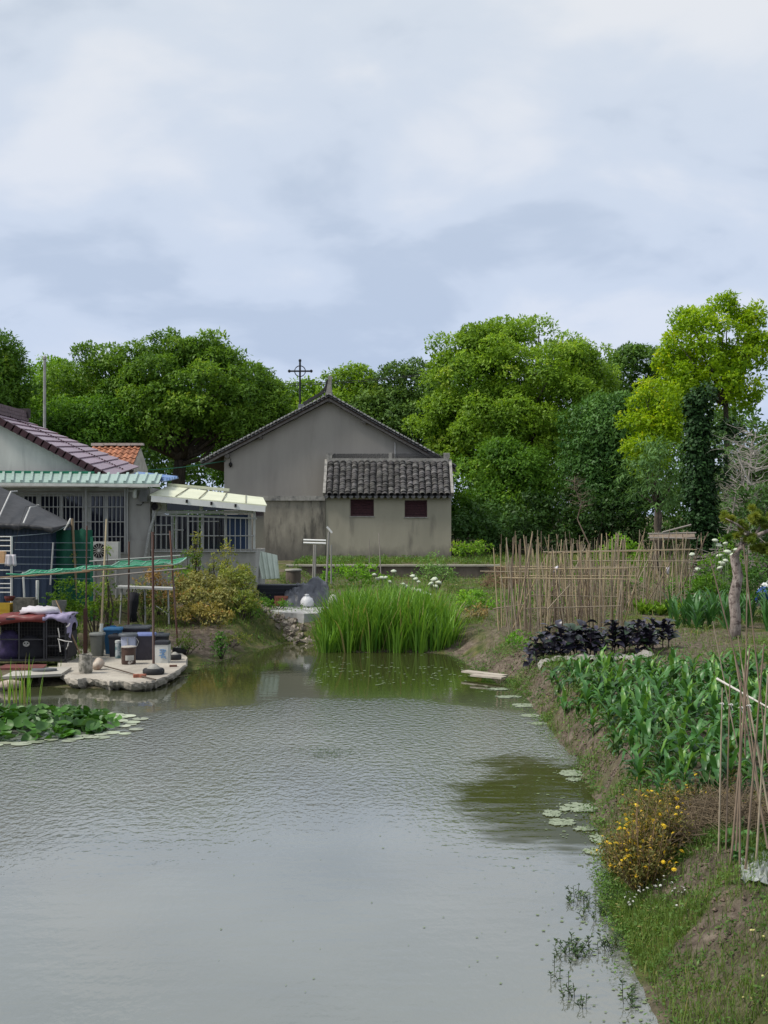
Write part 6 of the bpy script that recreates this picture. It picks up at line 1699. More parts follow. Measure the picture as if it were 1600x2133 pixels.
# specks of duckweed drifting around
r = np.random.default_rng(650); mb = MB()
def speck(x, y, s_):
    a0 = r.uniform(0, 6.28); mb.add([(x+math.cos(a0+k*1.257)*s_*r.uniform(.6, 1.2), y+math.sin(a0+k*1.257)*s_*r.uniform(.6, 1.2), .006) for k in range(5)], [(0,1,2,3,4)])
for _ in range(420):
    x = r.uniform(-1.6, 2.4); y = r.uniform(24.0, 30.8)
    if fbm(np.array([x*.7]), np.array([y*2.2]), .8, 3)[0] > .5: speck(x, y, r.uniform(.012, .05))
for _ in range(260):
    y = r.uniform(12.0, 24); xs_ = float(np.interp(y, [8.5, 12.4, 15.9, 20, 25.6], [1.97, 2.27, 2.72, 2.72, 2.58])); speck(xs_ - abs(r.normal(0, .5)), y, r.uniform(.006, .03))
for _ in range(200):
    y = r.uniform(8.4, 11.5); speck(1.98 - abs(r.normal(0, .28)), y, r.uniform(.006, .022))
for _ in range(60): speck(r.uniform(-1.5, 1.6), r.uniform(9, 16), r.uniform(.004, .014))
o = build('duckweed', mb, M('duckweed', (.20, .26, .13), (.12, .16, .08), scale=10, rough=.7)); tag(o, 'specks of duckweed scattered along the water edge', 'duckweed', kind='stuff')

# sprigs of water weed standing in the near shallows
WEED = FOL('water_weed', (.02, .045, .018), (.06, .11, .03), trans=.15, c3=(.12, .18, .05), p3=.93)
for i, (px, py, w, k, lab) in enumerate([(1195, 1985, 105, 34, 'wide sprig of dark water weed nearest the bottom edge'), (1265, 1975, 50, 14, 'small dark water weed sprig beside the grassy bank'), (1205, 1875, 55, 16, 'dark leafy sprig standing off the bank below white flowers'), (1245, 1905, 60, 18, 'dark sprig below the small white flowers'),
        (1270, 1870, 40, 12, 'dark twigs at the foot of the yellow flowering bush'), (1200, 2085, 60, 9, 'sparse weed sprig low in the water'), (1310, 2080, 50, 9, 'sparse weed sprig beside the bank at the bottom'), (1165, 2045, 40, 6, 'tiny weed shoots out in the water')]):
    g = G(px, py, 0); t = thing('water_weed', lab, 'plant', g, 'water weeds near the bank'); r = np.random.default_rng(700+i)
    Pn = []; An = []; mb = MB()
    for _ in range(k):
        x = r.normal(0, w*.28)*g.y/FPX; y = r.normal(0, .10); h = r.uniform(.03, .11); q = Vector((x+r.normal(0, .03), y, h))
        mb.tube([(x, y, -.02), q], .0025, 4)
        for _ in range(7): 
            f_ = r.uniform(.3, 1); Pn.append(Vector((x, y, -.02)).lerp(q, f_)); a_ = r.uniform(0, 6.28); An.append((math.cos(a_), math.sin(a_)*.6, r.uniform(.0, .8)))
    n = len(Pn); lg = r.uniform(.02, .045, n); V, F_ = leaf_arrays(np.array(Pn), np.array(An), np.tile([0, -.3, 1], (n, 1)), lg, lg*.4)
    build('leaves', npmesh('leaves', V, F_, r.random(n)), WEED, t); build('stems', mb, M('weed_stem', (.05, .06, .025)), t, world=False)

# ------------------------------------------------------------------ corn
def leaf_strip(name, L_, W_, rise, droop, seed, mat, tone, segs=8, wave=.02, fold=.3):
    """an arching strap leaf along +X with a channelled midrib and wavy edges"""
    r = np.random.default_rng(seed); vs = []; x = z = 0.0; ph = r.uniform(0, 6)
    for i in range(segs+1):
        t_ = i/segs; w_ = W_*.5*min(1, (t_*5+.45))*(1-t_**2.2)**.8; ang = rise - droop*t_**1.2
        y0 = .02*math.sin(t_*4+ph)*L_
        up_ = fold*w_
        vs += [(x, y0-w_, z+up_+wave*math.sin(t_*15+ph)), (x, y0, z), (x, y0+w_, z+up_+wave*math.sin(t_*13+ph+2))]
        x += math.cos(ang)*L_/segs; z += math.sin(ang)*L_/segs
    fs = []
    for i in range(segs):
        b = i*3; fs += [(b, b+3, b+4, b+1), (b+1, b+4, b+5, b+2)]
    me = bpy.data.meshes.new(name); me.from_pydata(vs, [], fs); me.update(); me.materials.append(mat); me.polygons.foreach_set('use_smooth', [True]*len(fs))
    at = me.attributes.new('rnd', 'FLOAT', 'FACE'); at.data.foreach_set('value', np.clip(r.normal(tone, .05, len(fs)), 0, 1).astype(np.float32)); return me
CORN = FOL('corn_leaf', (.03, .11, .03), (.085, .225, .055), trans=.28, rough=.4, spec=.5, c3=(.15, .31, .05), p3=.9)
corn_l = [leaf_strip('leaf', .39, .086, R(a_), R(d_), 800+i, CORN, tn_) for i, (a_, d_, tn_) in enumerate(((64, 170, .25), (56, 155, .45), (72, 185, .55), (48, 135, .15), (74, 165, .35)))]
corn_y = [leaf_strip('leaf', .40, .075, R(a_), R(d_), 820+i, CORN, tn_, fold=.7) for i, (a_, d_, tn_) in enumerate(((84, 60, .93), (78, 80, .6), (84, 95, .75)))]
mbs = MB(); mbs.tube([(0,0,-.05), (0,0,.12), (0.004,0,.26)], [.016, .014, .009], 7)
stalk_me = bpy.data.meshes.new('stalk'); stalk_me.from_pydata(mbs.v, [], mbs.f); stalk_me.materials.append(M('corn_stalk', (.15, .24, .07), (.10, .17, .05), scale=9))
def corn_plant(x, y, s_, r, label, group):
    t = thing('corn_plant', label, 'corn', (x, y, Hz(x, y)-.01), group, r.uniform(0, 6.28)); t.scale = (s_, s_, s_)
    inst('stalk', stalk_me, t)
    k = 7 + int(r.integers(0, 3)); a_ = r.uniform(0, 6.28)
    for i in range(k):
        a_ += math.pi + r.normal(0, .35); sc = r.uniform(.75, 1.1)*(1 if i > 1 else .7)
        o = inst('leaf', corn_l[r.integers(5)], t, (0, 0, .05+.21*i/k), (r.normal(0, .12), r.normal(0, .12), a_), (sc, sc*r.uniform(.9, 1.25), sc)); g_ = r.uniform(.7, 1.2); yl_ = r.random() < .08; o.color = (g_*(1.9 if yl_ else r.uniform(.9, 1.25)), g_*(1.2 if yl_ else 1), g_*r.uniform(.8, 1.1), 1)
    for i in range(2):
        a_ += math.pi*.9; sc = r.uniform(.8, 1.15); inst('leaf', corn_y[r.integers(3)], t, (0, 0, .22), (0, 0, a_), (sc, sc, sc))
    return t
r = np.random.default_rng(850); nplants = 0
y = 12.75; row = 0
while y < 22.7:
    xl = float(np.interp(y, [12.7, 13.6, 17, 20, 22.5, 23.8], [2.72, 2.86, 3.05, 3.0, 3.08, 3.35])); xr = .3125*y + .15
    x = xl + (row % 2)*.16
    while x < xr:
        corn_plant(x + r.normal(0, .05), y + r.normal(0, .06), r.uniform(.72, 1.22)*(1.0 if x > xl+.3 else .9), r, 'young corn plant with arching leaves in the bank-side corn plot', 'young corn plants of the plot along the bank'); nplants += 1
        x += .36
    y += .37; row += 1
# second, farther corn plot: single-mesh plants
def corn_single(seed):
    r = np.random.default_rng(seed); b = []; n = 11
    base = np.zeros((n, 3)); base[:, 2] = np.linspace(.0, .32, n); az = np.arange(n)*math.pi + r.normal(0, .5, n) + seed
    V, F_ = blade_arrays(base, az, r.uniform(.42, .62, n), r.uniform(.06, .085, n), r.uniform(.2, .55, n), r.uniform(.9, 1.9, n), 6, .8, r)
    me = npmesh('corn_plant', V, F_, np.repeat(np.clip(r.normal(.45, .2, n), 0, 1), 6)); me.materials.append(CORN); return me
cs = [corn_single(870+i) for i in range(5)]
r = np.random.default_rng(880)
for i in range(46):
    px = r.uniform(1395, 1640); D = r.uniform(30.8, 34.6); x = (px-800)*D/FPX
    o = inst('corn_plant', cs[i % 5], None, (x, D, Hz(x, D)-.02), (0, 0, r.uniform(0, 6.28)), (1.15, 1.15, r.uniform(1.1, 1.45))); tag(o, 'taller corn plant of the far plot around the pine trunk', 'corn', 'corn plants of the far plot')
# ------------------------------------------------------------------ dark purple plants and plastic film
PUR = FOL('purple_leaf', (.016, .016, .026), (.042, .038, .064), trans=.05, rough=.35, spec=.5, c3=(.03, .055, .03), p3=.9)
def ovate(name, L_, W_, bend, seed, mat, tone):
    r = np.random.default_rng(seed); vs = []; segs = 5; x = z = 0
    for i in range(segs+1):
        t_ = i/segs; w_ = W_*.5*math.sin(math.pi*min(.98, t_*.92+.06))**.8; ang = bend*(.4-t_)
        vs += [(x, -w_, z+w_*.25), (x, 0, z), (x, w_, z+w_*.25)]; x += math.cos(ang)*L_/segs; z += math.sin(ang)*L_/segs
    fs = []
    for i in range(segs): b = i*3; fs += [(b, b+3, b+4, b+1), (b+1, b+4, b+5, b+2)]
    me = bpy.data.meshes.new(name); me.from_pydata(vs, [], fs); me.update(); me.materials.append(mat); me.polygons.foreach_set('use_smooth', [True]*len(fs))
    at = me.attributes.new('rnd', 'FLOAT', 'FACE'); at.data.foreach_set('value', [tone]*len(fs)); return me
pl_ = [ovate('leaf', .22, .115, b_, 900+i, PUR, tn_) for i, (b_, tn_) in enumerate(((1.2, .2), (1.8, .5), (.8, .8), (1.5, .95)))]
mbs = MB(); mbs.tube([(0,0,-.05), (.01,0,.25), (0,.01,.52)], [.012, .01, .006], 6); pst = bpy.data.meshes.new('stem'); pst.from_pydata(mbs.v, [], mbs.f); pst.materials.append(M('purple_stem', (.06, .03, .05)))
r = np.random.default_rng(905)
for i in range(30):
    f_ = (i+.5)/30; px = 1108+285*f_ + r.normal(0, 8); D = np.interp(f_, [0, 1], [24.0, 26.2]) + r.uniform(0, 1.4); x = (px-800)*D/FPX
    t = thing('purple_plant', 'leafy dark purple plant in the bed edged with plastic film', 'plant', (x, D, Hz(x, D)), 'dark purple plants in the bed', r.uniform(0, 6.28)); s_ = r.uniform(.95, 1.25); t.scale = (s_, s_, s_)
    inst('stem', pst, t)
    for k in range(18):
        h = .10+.44*k/18; sc = r.uniform(.8, 1.25)*(1.15-.35*k/18)
        inst('leaf', pl_[r.integers(4)], t, (0, 0, h), (r.normal(0, .3), r.uniform(-.7, .35), k*2.4+r.normal(0, .3)), (sc, sc, sc))
t = thing('plastic_film', 'pale crumpled plastic film along the purple plant bed', 'film', P(1230, 1380, 25.2)); mb = MB(); vs = []; r = np.random.default_rng(910)
nn_ = 46
for j in range(5):
    for i in range(nn_+1):
        f_ = i/nn_; p = G(1122+240*f_, 1386-17*f_, .54); y = p.y - .1 + .12*j + .05*math.sin(f_*21); x = p.x
        vs.append((x, y, Hz(x, y) + .03 + .07*abs(math.sin(f_*17+j*.6))*(.3+.7*(j in (1, 2, 3))) + r.normal(0, .012)))
mb.add(vs, [(j*(nn_+1)+i, j*(nn_+1)+i+1, (j+1)*(nn_+1)+i+1, (j+1)*(nn_+1)+i) for j in range(4) for i in range(nn_)]); build('film', mb, M('film', (.36, .34, .31), (.24, .225, .205), scale=6, rough=.5), t, smooth=True)

# ------------------------------------------------------------------ bamboo trellises
BAMS = [M('bamboo_grey', (.36, .30, .215), (.24, .195, .14), scale=4, rough=.65, stretch=(1,1,3)), M('bamboo_straw', (.45, .36, .22), (.31, .24, .15), scale=4, rough=.65, stretch=(1,1,3)), M('bamboo_dark', (.23, .17, .12), (.15, .11, .08), scale=4, rough=.7, stretch=(1,1,3))]
def trellis(label, pxa, pxb, Da, Db, npole, hlo, hhi, rails, seed, rad=.017, lean=.09, rows=2, gap=1.5, group='bamboo bean trellises'):
    r = np.random.default_rng(seed); Dm = (Da+Db)/2; xm = ((pxa+pxb)/2-800)*Dm/FPX
    t = thing('bamboo_trellis', label, 'trellis', (xm, Dm, Hz(xm, Dm)), group)
    for i in range(npole):
        f_ = (i+r.uniform(0, 1))/npole; D = Da+(Db-Da)*f_ + gap*(i % rows) + r.normal(0, .12); px = pxa+(pxb-pxa)*f_; x = (px-800)*D/FPX
        z0 = Hz(x, D); h = r.uniform(hlo, hhi); k = lean if r.random() < .8 else lean*3.2
        stick('pole', t, (x, D, z0-.1), (x+r.normal(0, k)*h, D+r.normal(0, k)*h + (gap*.2*(1 if i % rows == 0 else -1)), z0+h), rad*r.uniform(.7, 1.25), BAMS[r.integers(3)], True)
    for (a_, b_, D, z_, dz) in rails:
        p, q = Vector(((a_-800)*D/FPX, D, z_)), Vector(((b_-800)*D/FPX, D+r.normal(0, .15), z_+dz))
        stick('rail', t, p, q, rad*.95, BAMS[int(r.integers(2))], True)
    return t
zz = lambda py, D: CAM_Z-(py-1066.5)*D/FPX
trellis('bamboo pole trellis directly behind the dark purple plants', 1062, 1300, 29.6, 30.6, 96, 1.3, 2.45, [(1040, 1322, 29.8, zz(1204, 29.8), -.02), (1075, 1330, 31.2, zz(1200, 31.2), .0), (1080, 1310, 30.2, zz(1186, 30.2), .03), (1090, 1300, 29.9, zz(1268, 29.9), .05), (1140, 1187, 29.7, zz(1270, 29.7), .62), (1100, 1290, 31.0, zz(1240, 31.), -.04)], 930)
trellis('bamboo pole trellis in the middle of the garden with long top rails', 1125, 1440, 34.5, 37.0, 110, 1.2, 2.5, [(1130, 1445, 35.0, zz(1150, 35.), .09), (1140, 1450, 35.8, zz(1152, 35.8), .11), (1125, 1330, 34.6, zz(1182, 34.6), .0), (1180, 1400, 36.4, zz(1182, 36.4), .02), (1190, 1450, 35.5, zz(1168, 35.5), .0)], 931)
trellis('sparse tall bare poles at the corner of the bamboo trellis', 1036, 1135, 31.0, 36.0, 26, 1.7, 2.5, [(1000, 1110, 32.5, zz(1190, 32.5), -.01), (1030, 1150, 33, zz(1180, 33), .0), (1028, 1100, 30.5, zz(1268, 30.5), .1)], 932, rad=.016, lean=.03)
trellis('rear row of crossed poles against the dark shrubs', 1150, 1350, 42, 44, 44, 1.2, 2.1, [(1150, 1360, 42.5, zz(1150, 42.5), .03)], 933, lean=.16, rad=.015)
# wattle lean-to
t = thing('wattle_lean_to', 'wattle lean-to of slanting poles under a mat roof', 'lean-to', P(1400, 1200, 45))
r = np.random.default_rng(934)
for i in range(34):
    px = 1350+100*i/34; a_ = P(px+r.normal(0, 8), 1200, 45.0); stick('pole', t, (a_.x, 45+r.normal(0, .2), .5), P(px+18+r.normal(0, 10), 1112+r.normal(0, 5), 45.6), .016, BAMS[r.integers(3)], True)
mb = MB(); mb.plate(P(1355, 1124, 44.7), P(1448, 1118, 44.7), P(1446, 1108, 46.4), P(1352, 1112, 46.4), .06); build('mat_roof', mb, M('reed_mat', (.24, .19, .145), (.15, .115, .09), scale=12, rough=.95, bump=.5, stretch=(.3, 3, 1)), t)
for a_, b_ in (((1350, 1112), (1450, 1110)), ((1380, 1109), (1440, 1093)), ((1350, 1120), (1450, 1122))): stick('roof_pole', t, P(*a_, 44.6), P(*b_, 44.6), .03, M('bare_wood', ()))
# brush piles (tangled cut twigs)
def brush(name, label, c, rad, n, seed, cols, l=(.3, .9), rr=.006, flat=.35, group=None, lift=0.05):
    r = np.random.default_rng(seed); t = thing(name, label, 'brush pile', c, group); mb = MB()
    for _ in range(n):
        a_ = r.uniform(0, 6.28); q = math.sqrt(r.random()); x = math.cos(a_)*q*rad[0]; y = math.sin(a_)*q*rad[1]; z = r.random()*rad[2]*(1-q*q*.8)+lift
        d = Vector((r.normal(), r.normal(), r.normal()*flat)).normalized()*r.uniform(*l)*.5; m_ = Vector(r.normal(size=3))*.04
        mb.tube([Vector((x, y, z))-d, Vector((x, y, z))+m_, Vector((x, y, z))+d], [rr, rr*.8, rr*.5], 4, False)
    o = build('twigs', mb, cols, t, world=False); o['kind'] = 'stuff'; return t
TWB = M('dry_twig', (.27, .185, .11), (.15, .10, .062), scale=3, rough=.95)
TWG = M('grey_twig', (.31, .255, .19), (.19, .15, .115), scale=3, rough=.95)
p = P(1052, 1175, 48); brush('brush_pile', 'brown brush pile at the end of the terrace wall', (p.x, 48, Hz(p.x, 48)), (.8, .5, .9), 240, 940, TWB, (.4, 1.1), .01, 1.0)
p = P(1500, 1130, 47); brush('brush_pile', 'stacked bare branches behind the white umbel flowers', (p.x, 47, .9), (1.1, .6, 1.2), 170, 941, M('bare_wood', ()), (.6, 1.8), .02, .25)
p = P(1280, 1160, 40); brush('brush_pile', 'dry bean haulm tangled in the middle of the trellis', (p.x, 39.5, .6), (2.6, 1.2, 1.15), 520, 942, TWG, (.3, 1.0), .008, .9)
p = G(1180, 1290, .55); brush('brush_pile', 'grey dry stems lying at the foot of the front trellis', (p.x, p.y, .55), (1.2, .8, .3), 200, 943, TWG, (.3, 1.0), .007, .4)
p = G(1450, 1720, .5); brush('brush_pile', 'heap of brown dry stalks beside the yellow flowering bush', (3.2, 11.7, .42), (.62, .62, .34), 1700, 944, M('haulm', (.20, .155, .10), (.10, .075, .05), scale=2, rough=.95), (.2, .7), .0035, .5)

# ------------------------------------------------------------------ near bamboo poles at the frame edge
t = thing('bamboo_pole_frame', 'tied frame of bamboo poles standing close at the frame edge', 'bamboo frame', (2.95, 10.5, .5))
for pa, pb, da, db, rr_ in (((1497, 1785), (1505, 1428), 10.8, 11.0, .0085), ((1512, 1788), (1521, 1405), 10.8, 11.1, .008), ((1522, 1806), (1562, 1345), 10.5, 10.9, .010), ((1532, 1800), (1556, 1330), 10.6, 11., .009), ((1541, 1822), (1543, 1415), 10.3, 10.6, .010), ((1551, 1832), (1592, 1335), 10.2, 10.4, .0095),
        ((1600, 1770), (1530, 1362), 10.4, 11.2, .0095), ((1607, 1720), (1545, 1380), 10.9, 11.4, .009), ((1580, 1640), (1537, 1320), 11.8, 12.4, .008), ((1560, 1480), (1478, 1158), 13.5, 13.7, .009), ((1553, 1500), (1557, 1150), 13.5, 13.6, .010), ((1590, 1500), (1548, 1128), 13.2, 13.4, .010), ((1515, 1450), (1484, 1290), 13.8, 13.9, .008), ((1575, 1800), (1600, 1400), 10.3, 10.5, .009)):
    a_ = P(*pa, da); b_ = P(*pb, db)
    if a_.z > .7 and pa[1] < 1700: a_ = a_ + (a_-b_)*((a_.z-Hz(a_.x, a_.y))/(b_.z-a_.z)) if b_.z > a_.z else a_
    o = stick('pole', t, a_, b_, rr_*1.12, BAMS[2] if random.random() < .6 else BAMS[0], True)
stick('white_rail', t, P(1494, 1414, 12.2), P(1615, 1482, 10.9), .013, M('bleached_pole', (.58, .55, .50), (.44, .41, .37), scale=6, rough=.6), True)
for px, py in ((1503, 1466), (1522, 1468), (1543, 1474), (1560, 1470)):
    mb = MB(); c = P(px, py, 10.85); mb.tube([c+Vector((math.cos(a_)*.02, math.sin(a_)*.02, .006*math.sin(a_*2))) for a_ in np.linspace(0, 6.28, 9)], .004, 4); mb.tube([c, c+Vector((.02, -.01, -.05))], .003, 4); build('string_tie', mb, M('white_rope', ()), t)

# ------------------------------------------------------------------ bushes and flowers of the right bank
YB = FOL('marigold_leaf', (.06, .072, .018), (.19, .18, .045), trans=.25, c3=(.36, .25, .07), p3=.85)
def flower_bush(label, c, rad, nleaf, nflow, seed, fmat, fol, fr=(.012, .02), hang=True):
    r = np.random.default_rng(seed); t = thing('flowering_bush', label, 'bush', c); mb = MB(); Pn = []; An = []
    fme = flower_mesh(fmat)
    for k in range(nflow*2):
        a_ = r.uniform(0, 6.28); q = math.sqrt(r.random()); tip = Vector((math.cos(a_)*q*rad[0], math.sin(a_)*q*rad[1], rad[2]*(.35+.65*r.random())*(1-.55*q*q)+.02)); tip = tip*(1.28 if r.random() < .22 else r.uniform(.8, 1.05)); root = Vector((tip.x*.3, tip.y*.3, -.05))
        mid = root.lerp(tip, .6)+Vector((r.normal(0, .03), r.normal(0, .03), .05)); mb.tube([root, mid, tip], [.005, .0035, .002], 4, False)
        for _ in range(nleaf//(nflow*2)):
            f_ = r.uniform(.25, 1); b_ = (root.lerp(mid, f_*1.6) if f_ < .6 else mid.lerp(tip, (f_-.6)/.4)); Pn.append(b_+Vector(r.normal(size=3))*.028); An.append(r.normal(size=3)+np.array([0, 0, .2]))
        if k < nflow:
            s_ = r.uniform(*fr); o = inst('flower', fme, t, tip, (r.normal(-.2, .5), r.normal(0, .5), r.uniform(0, 6.28)), (s_, s_, s_)); g_ = r.uniform(.7, 1.1); o.color = (g_, g_, g_, 1)
    n = len(Pn); lg = r.uniform(.02, .05, n); V, F_ = leaf_arrays(np.array(Pn), np.array(An), randdir(n, r)+np.array([0, 0, 1]), lg, lg*.35)
    build('leaves', npmesh('leaves', V, F_, r.random(n)), fol, t); build('stems', mb, TWB, t, world=False); return t
FM = {}
def flower_mesh(mat, k=9):
    if mat.name in FM: return FM[mat.name]
    vs = [(0, 0, .15)]; fs = []
    for i in range(k):
        a_ = 6.283*i/k; vs += [(math.cos(a_-.25)*.6, math.sin(a_-.25)*.6, .28), (math.cos(a_)*1.0, math.sin(a_)*1.0, .05), (math.cos(a_+.25)*.6, math.sin(a_+.25)*.6, .28)]
        b = 1+3*i; fs += [(0, b, b+1, b+2)]
    b = len(vs)
    for i in range(6): vs.append((math.cos(i*1.047)*.38, math.sin(i*1.047)*.38, .42))
    vs.append((0, 0, .55)); 
    for i in range(6): fs.append((b+i, b+(i+1) % 6, b+6))
    me = bpy.data.meshes.new('flower'); me.from_pydata(vs, [], fs); me.update(); me.materials.append(mat); FM[mat.name] = me; return me
YEL = M('yellow_petal', (.88, .62, .02), (.76, .47, .02), scale=30, rough=.6, objcol=True)
flower_bush('yellow-flowering bush leaning over the water at the bank', (2.33, 11.25, .14), (.29, .40, .74), 7500, 110, 950, YEL, YB, fr=(.017, .031))
flower_bush('low straggling yellow-flowering bush at the waterline, next to the algae', (2.28, 11.95, .08), (.22, .34, .46), 2600, 34, 953, YEL, YB, fr=(.015, .027))
flower_bush('yellow-flowering bush spilling over the dry stalks', (2.62, 11.55, .36), (.34, .36, .46), 5200, 40, 952, YEL, YB, fr=(.015, .027))
flower_bush('drier yellow-flowering bush in front of the corn', (2.78, 12.15, .42), (.42, .34, .44), 5200, 40, 951, YEL, YB, fr=(.014, .026))
flower_bush('brownish straggly bush with few yellow flowers behind the bamboo poles', (3.3, 12.25, .45), (.5, .36, .42), 5200, 24, 954, YEL, FOL('brown_leaf', (.07, .055, .022), (.19, .14, .055), trans=.2, c3=(.10, .14, .03), p3=.85), fr=(.013, .024))
ORGP = M('orange_petal', (.75, .30, .03), (.6, .22, .02), scale=30, rough=.6, objcol=True)
WHP = M('white_petal', (.72, .72, .68), (.6, .6, .56), scale=30, rough=.6, objcol=True)
def tiny_flowers(label, pts, mat, seed, h=(.08, .2), fr=(.010, .016), heads=5):
    r = np.random.default_rng(seed); c = Vector(pts[0]); t = thing('wildflower', label, 'flowers', c); mb = MB()
    for p in pts:
        p = Vector(p)
        for _ in range(heads):
            tip = p + Vector((r.normal(0, .03), r.normal(0, .03), r.uniform(*h))); mb.tube([p, tip], .0025, 4, False); s_ = r.uniform(*fr); inst('flower', flower_mesh(mat), t, tip-c, (r.normal(-.3, .4), r.normal(0, .4), r.random()*6), (s_, s_, s_))
    build('stems', mb, M('weed_stem', ()), t); return t
gp = lambda px, py, z=.4: (lambda g: (g.x, g.y, Hz(g.x, g.y)))(G(px, py, z))
tiny_flowers('small white flower heads at the waterside below the yellow bush', [gp(1320, 1865, .2), gp(1335, 1850, .2), gp(1345, 1845, .25), gp(1312, 1875, .15), gp(1375, 1850, .3)], WHP, 960)
tiny_flowers('white flowers beside the bare soil patch near the bamboo poles', [gp(1405, 1835, .4), gp(1425, 1830, .45), gp(1420, 1870, .4)], WHP, 961, h=(.03, .12))
tiny_flowers('pale yellow flowers in the grass at the frame edge', [gp(1560, 2020, .5), gp(1590, 2040, .5), gp(1578, 1950, .5), gp(1585, 2000, .5)], M('pale_yellow_petal', (.72, .66, .25), rough=.6), 962, h=(.03, .12), heads=3)
# squash by the poles
SQ = FOL('squash_leaf', (.035, .12, .03), (.10, .24, .06), trans=.25, rough=.5)
t = thing('squash_plant', 'squash plant with broad round leaves behind the bamboo poles', 'plant', (3.25, 10.9, .5)); r = np.random.default_rng(965)
sqm = []
for i in range(4):
    k = 12; vs = [(0, 0, 0)]
    for j in range(k): a_ = .3+5.7*j/(k-1); rr_ = 1+.1*math.sin(a_*5); vs.append((math.cos(a_)*rr_, math.sin(a_)*rr_, .18*math.sin(a_*2.5+i)+.1))
    me = bpy.data.meshes.new('leaf'); me.from_pydata(vs, [], [(0, j, j+1) for j in range(1, k)]); me.update(); me.materials.append(SQ); at = me.attributes.new('rnd', 'FLOAT', 'FACE'); at.data.foreach_set('value', [(.2, .5, .7, .9)[i]]*(k-1)); me.polygons.foreach_set('use_smooth', [True]*(k-1)); sqm.append(me)
for i in range(40):
    px = r.uniform(1500, 1640); py = r.uniform(1712, 1800); D = 11.4-.9*(py-1712)/90; p = P(px, py, D) - OFF[t.name]; s_ = r.uniform(.05, .095); p.z = max(p.z, Hz(p.x+3.25, p.y+10.9)-.5+.05)
    inst('leaf', sqm[r.integers(4)], t, p, (r.normal(.35, .3), r.normal(0, .35), r.uniform(0, 6.28)), (s_, s_, s_))
    stick('leaf_stalk', t, p+OFF[t.name], (p.x+OFF[t.name].x+r.normal(0, .03), p.y+OFF[t.name].y, Hz(p.x+3.25, p.y+10.9)-.02), .004, M('weed_stem', ()))
t = thing('plastic_sheet', 'crumpled whitish plastic on the ground below the squash leaves', 'plastic sheet', gp(1580, 1830, .5)); vs = []; mb = MB(); r = np.random.default_rng(966)
for j in range(9):
    for i in range(13):
        p = G(1542+i*8, 1800+j*8, .5); vs.append((p.x+r.normal(0, .012), p.y, Hz(p.x, p.y)+.015+.045*abs(math.sin(i*1.3+j*.9))+r.normal(0, .008)))
mb.add(vs, [(j*13+i, j*13+i+1, (j+1)*13+i+1, (j+1)*13+i) for j in range(8) for i in range(12)]); build('sheet', mb, M('white_film', (.33, .35, .33), (.21, .23, .21), scale=9, rough=.5), t)

# ------------------------------------------------------------------ far beds, white umbels, barrel, boards
LET = FOL('lettuce_leaf', (.13, .27, .03), (.28, .44, .06), trans=.4, rough=.5)
def rosette(seed, n=22, L_=.26, W_=.11, mat=None):
    r = np.random.default_rng(seed); az = r.uniform(0, 6.28, n); V, F_ = blade_arrays(np.zeros((n, 3)), az, r.uniform(.6, 1.1, n)*L_, np.full(n, W_), r.uniform(.1, .8, n), r.uniform(.2, 1., n), 4, .45, r)
    me = npmesh('lettuce', V, F_, np.repeat(r.random(n), 4)); me.materials.append(mat); return me
lr = [rosette(970+i, mat=LET) for i in range(3)]; r = np.random.default_rng(975)
for i in range(64):
    px = 1330+125*(i % 16)/15 + r.normal(0, 3); D = 35.6+.75*(i//16)+r.normal(0, .08); x = (px-800)*D/FPX
    o = inst('lettuce', lr[i % 3], None, (x, D, Hz(x, D)), (0, 0, r.uniform(0, 6.28)), (1.2, 1.2, r.uniform(1.1, 1.5))); tag(o, 'bright green lettuce in the bed beyond the bare soil', 'lettuce', 'lettuces of the bright bed')
for i, (px, D, lab, w) in enumerate(((1290, 40.5, 'bean row foliage behind the front trellis', 1.3), (1380, 41, 'dark bean foliage between lettuce bed and wattle lean-to', 1.3), (1460, 41.5, 'dark bean foliage below the ivy column', 1.1), (1120, 37, 'low bean foliage inside the sparse tall poles', .9))):
    shrub('bean_row', lab, 'plant', ((px-800)*D/FPX, D, .55), (w, .5, .42), 30, (.14, .26), FOL_MID, 980+i, per=260, leaf=.11, tint=(.95, 1.15, 1.1), stem=False)
UMB = M('white_umbel', (.62, .66, .55), (.46, .52, .38), scale=14, rough=.9, bump=.5, bscale=40)
def umbels(label, pts, D, seed, s=(.07, .11), zb=.55, name='onion_flower', group=None):
    r = np.random.default_rng(seed); p0 = P(*pts[0], D); t = thing(name, label, 'flowers', (p0.x, D, zb), group)
    mb = MB(); mb.lathe([(.15, -.75), (.6, -.6), (.95, -.15), (.95, .2), (.6, .62), (.15, .78)], 9); ume = bpy.data.meshes.new('flower_head'); ume.from_pydata([(x*r.uniform(.75, 1.2), y*r.uniform(.75, 1.2), z*r.uniform(.8, 1.2)) for x, y, z in mb.v], [], mb.f); ume.materials.append(UMB); ume.polygons.foreach_set('use_smooth', [True]*len(ume.polygons))
    for px, py in pts:
        p = P(px, py, D+r.normal(0, .25)); s_ = r.uniform(*s); inst('flower_head', ume, t, p-OFF[t.name], (r.normal(0, .2), r.normal(0, .2), 0), (s_*1.15, s_*1.15, s_*.85))
        stick('stalk', t, (p.x+r.normal(0, .05), p.y, zb-.05), p, .012, M('onion_stalk', (.16, .26, .10), rough=.6))
    return t
umbels('white onion flower heads standing above the reeds', [(866, 1206), (872, 1212), (860, 1200), (874, 1231), (862, 1228), (905, 1207), (914, 1214), (898, 1216), (908, 1222), (840, 1217), (846, 1222), (886, 1236), (893, 1240)], 41, 990)
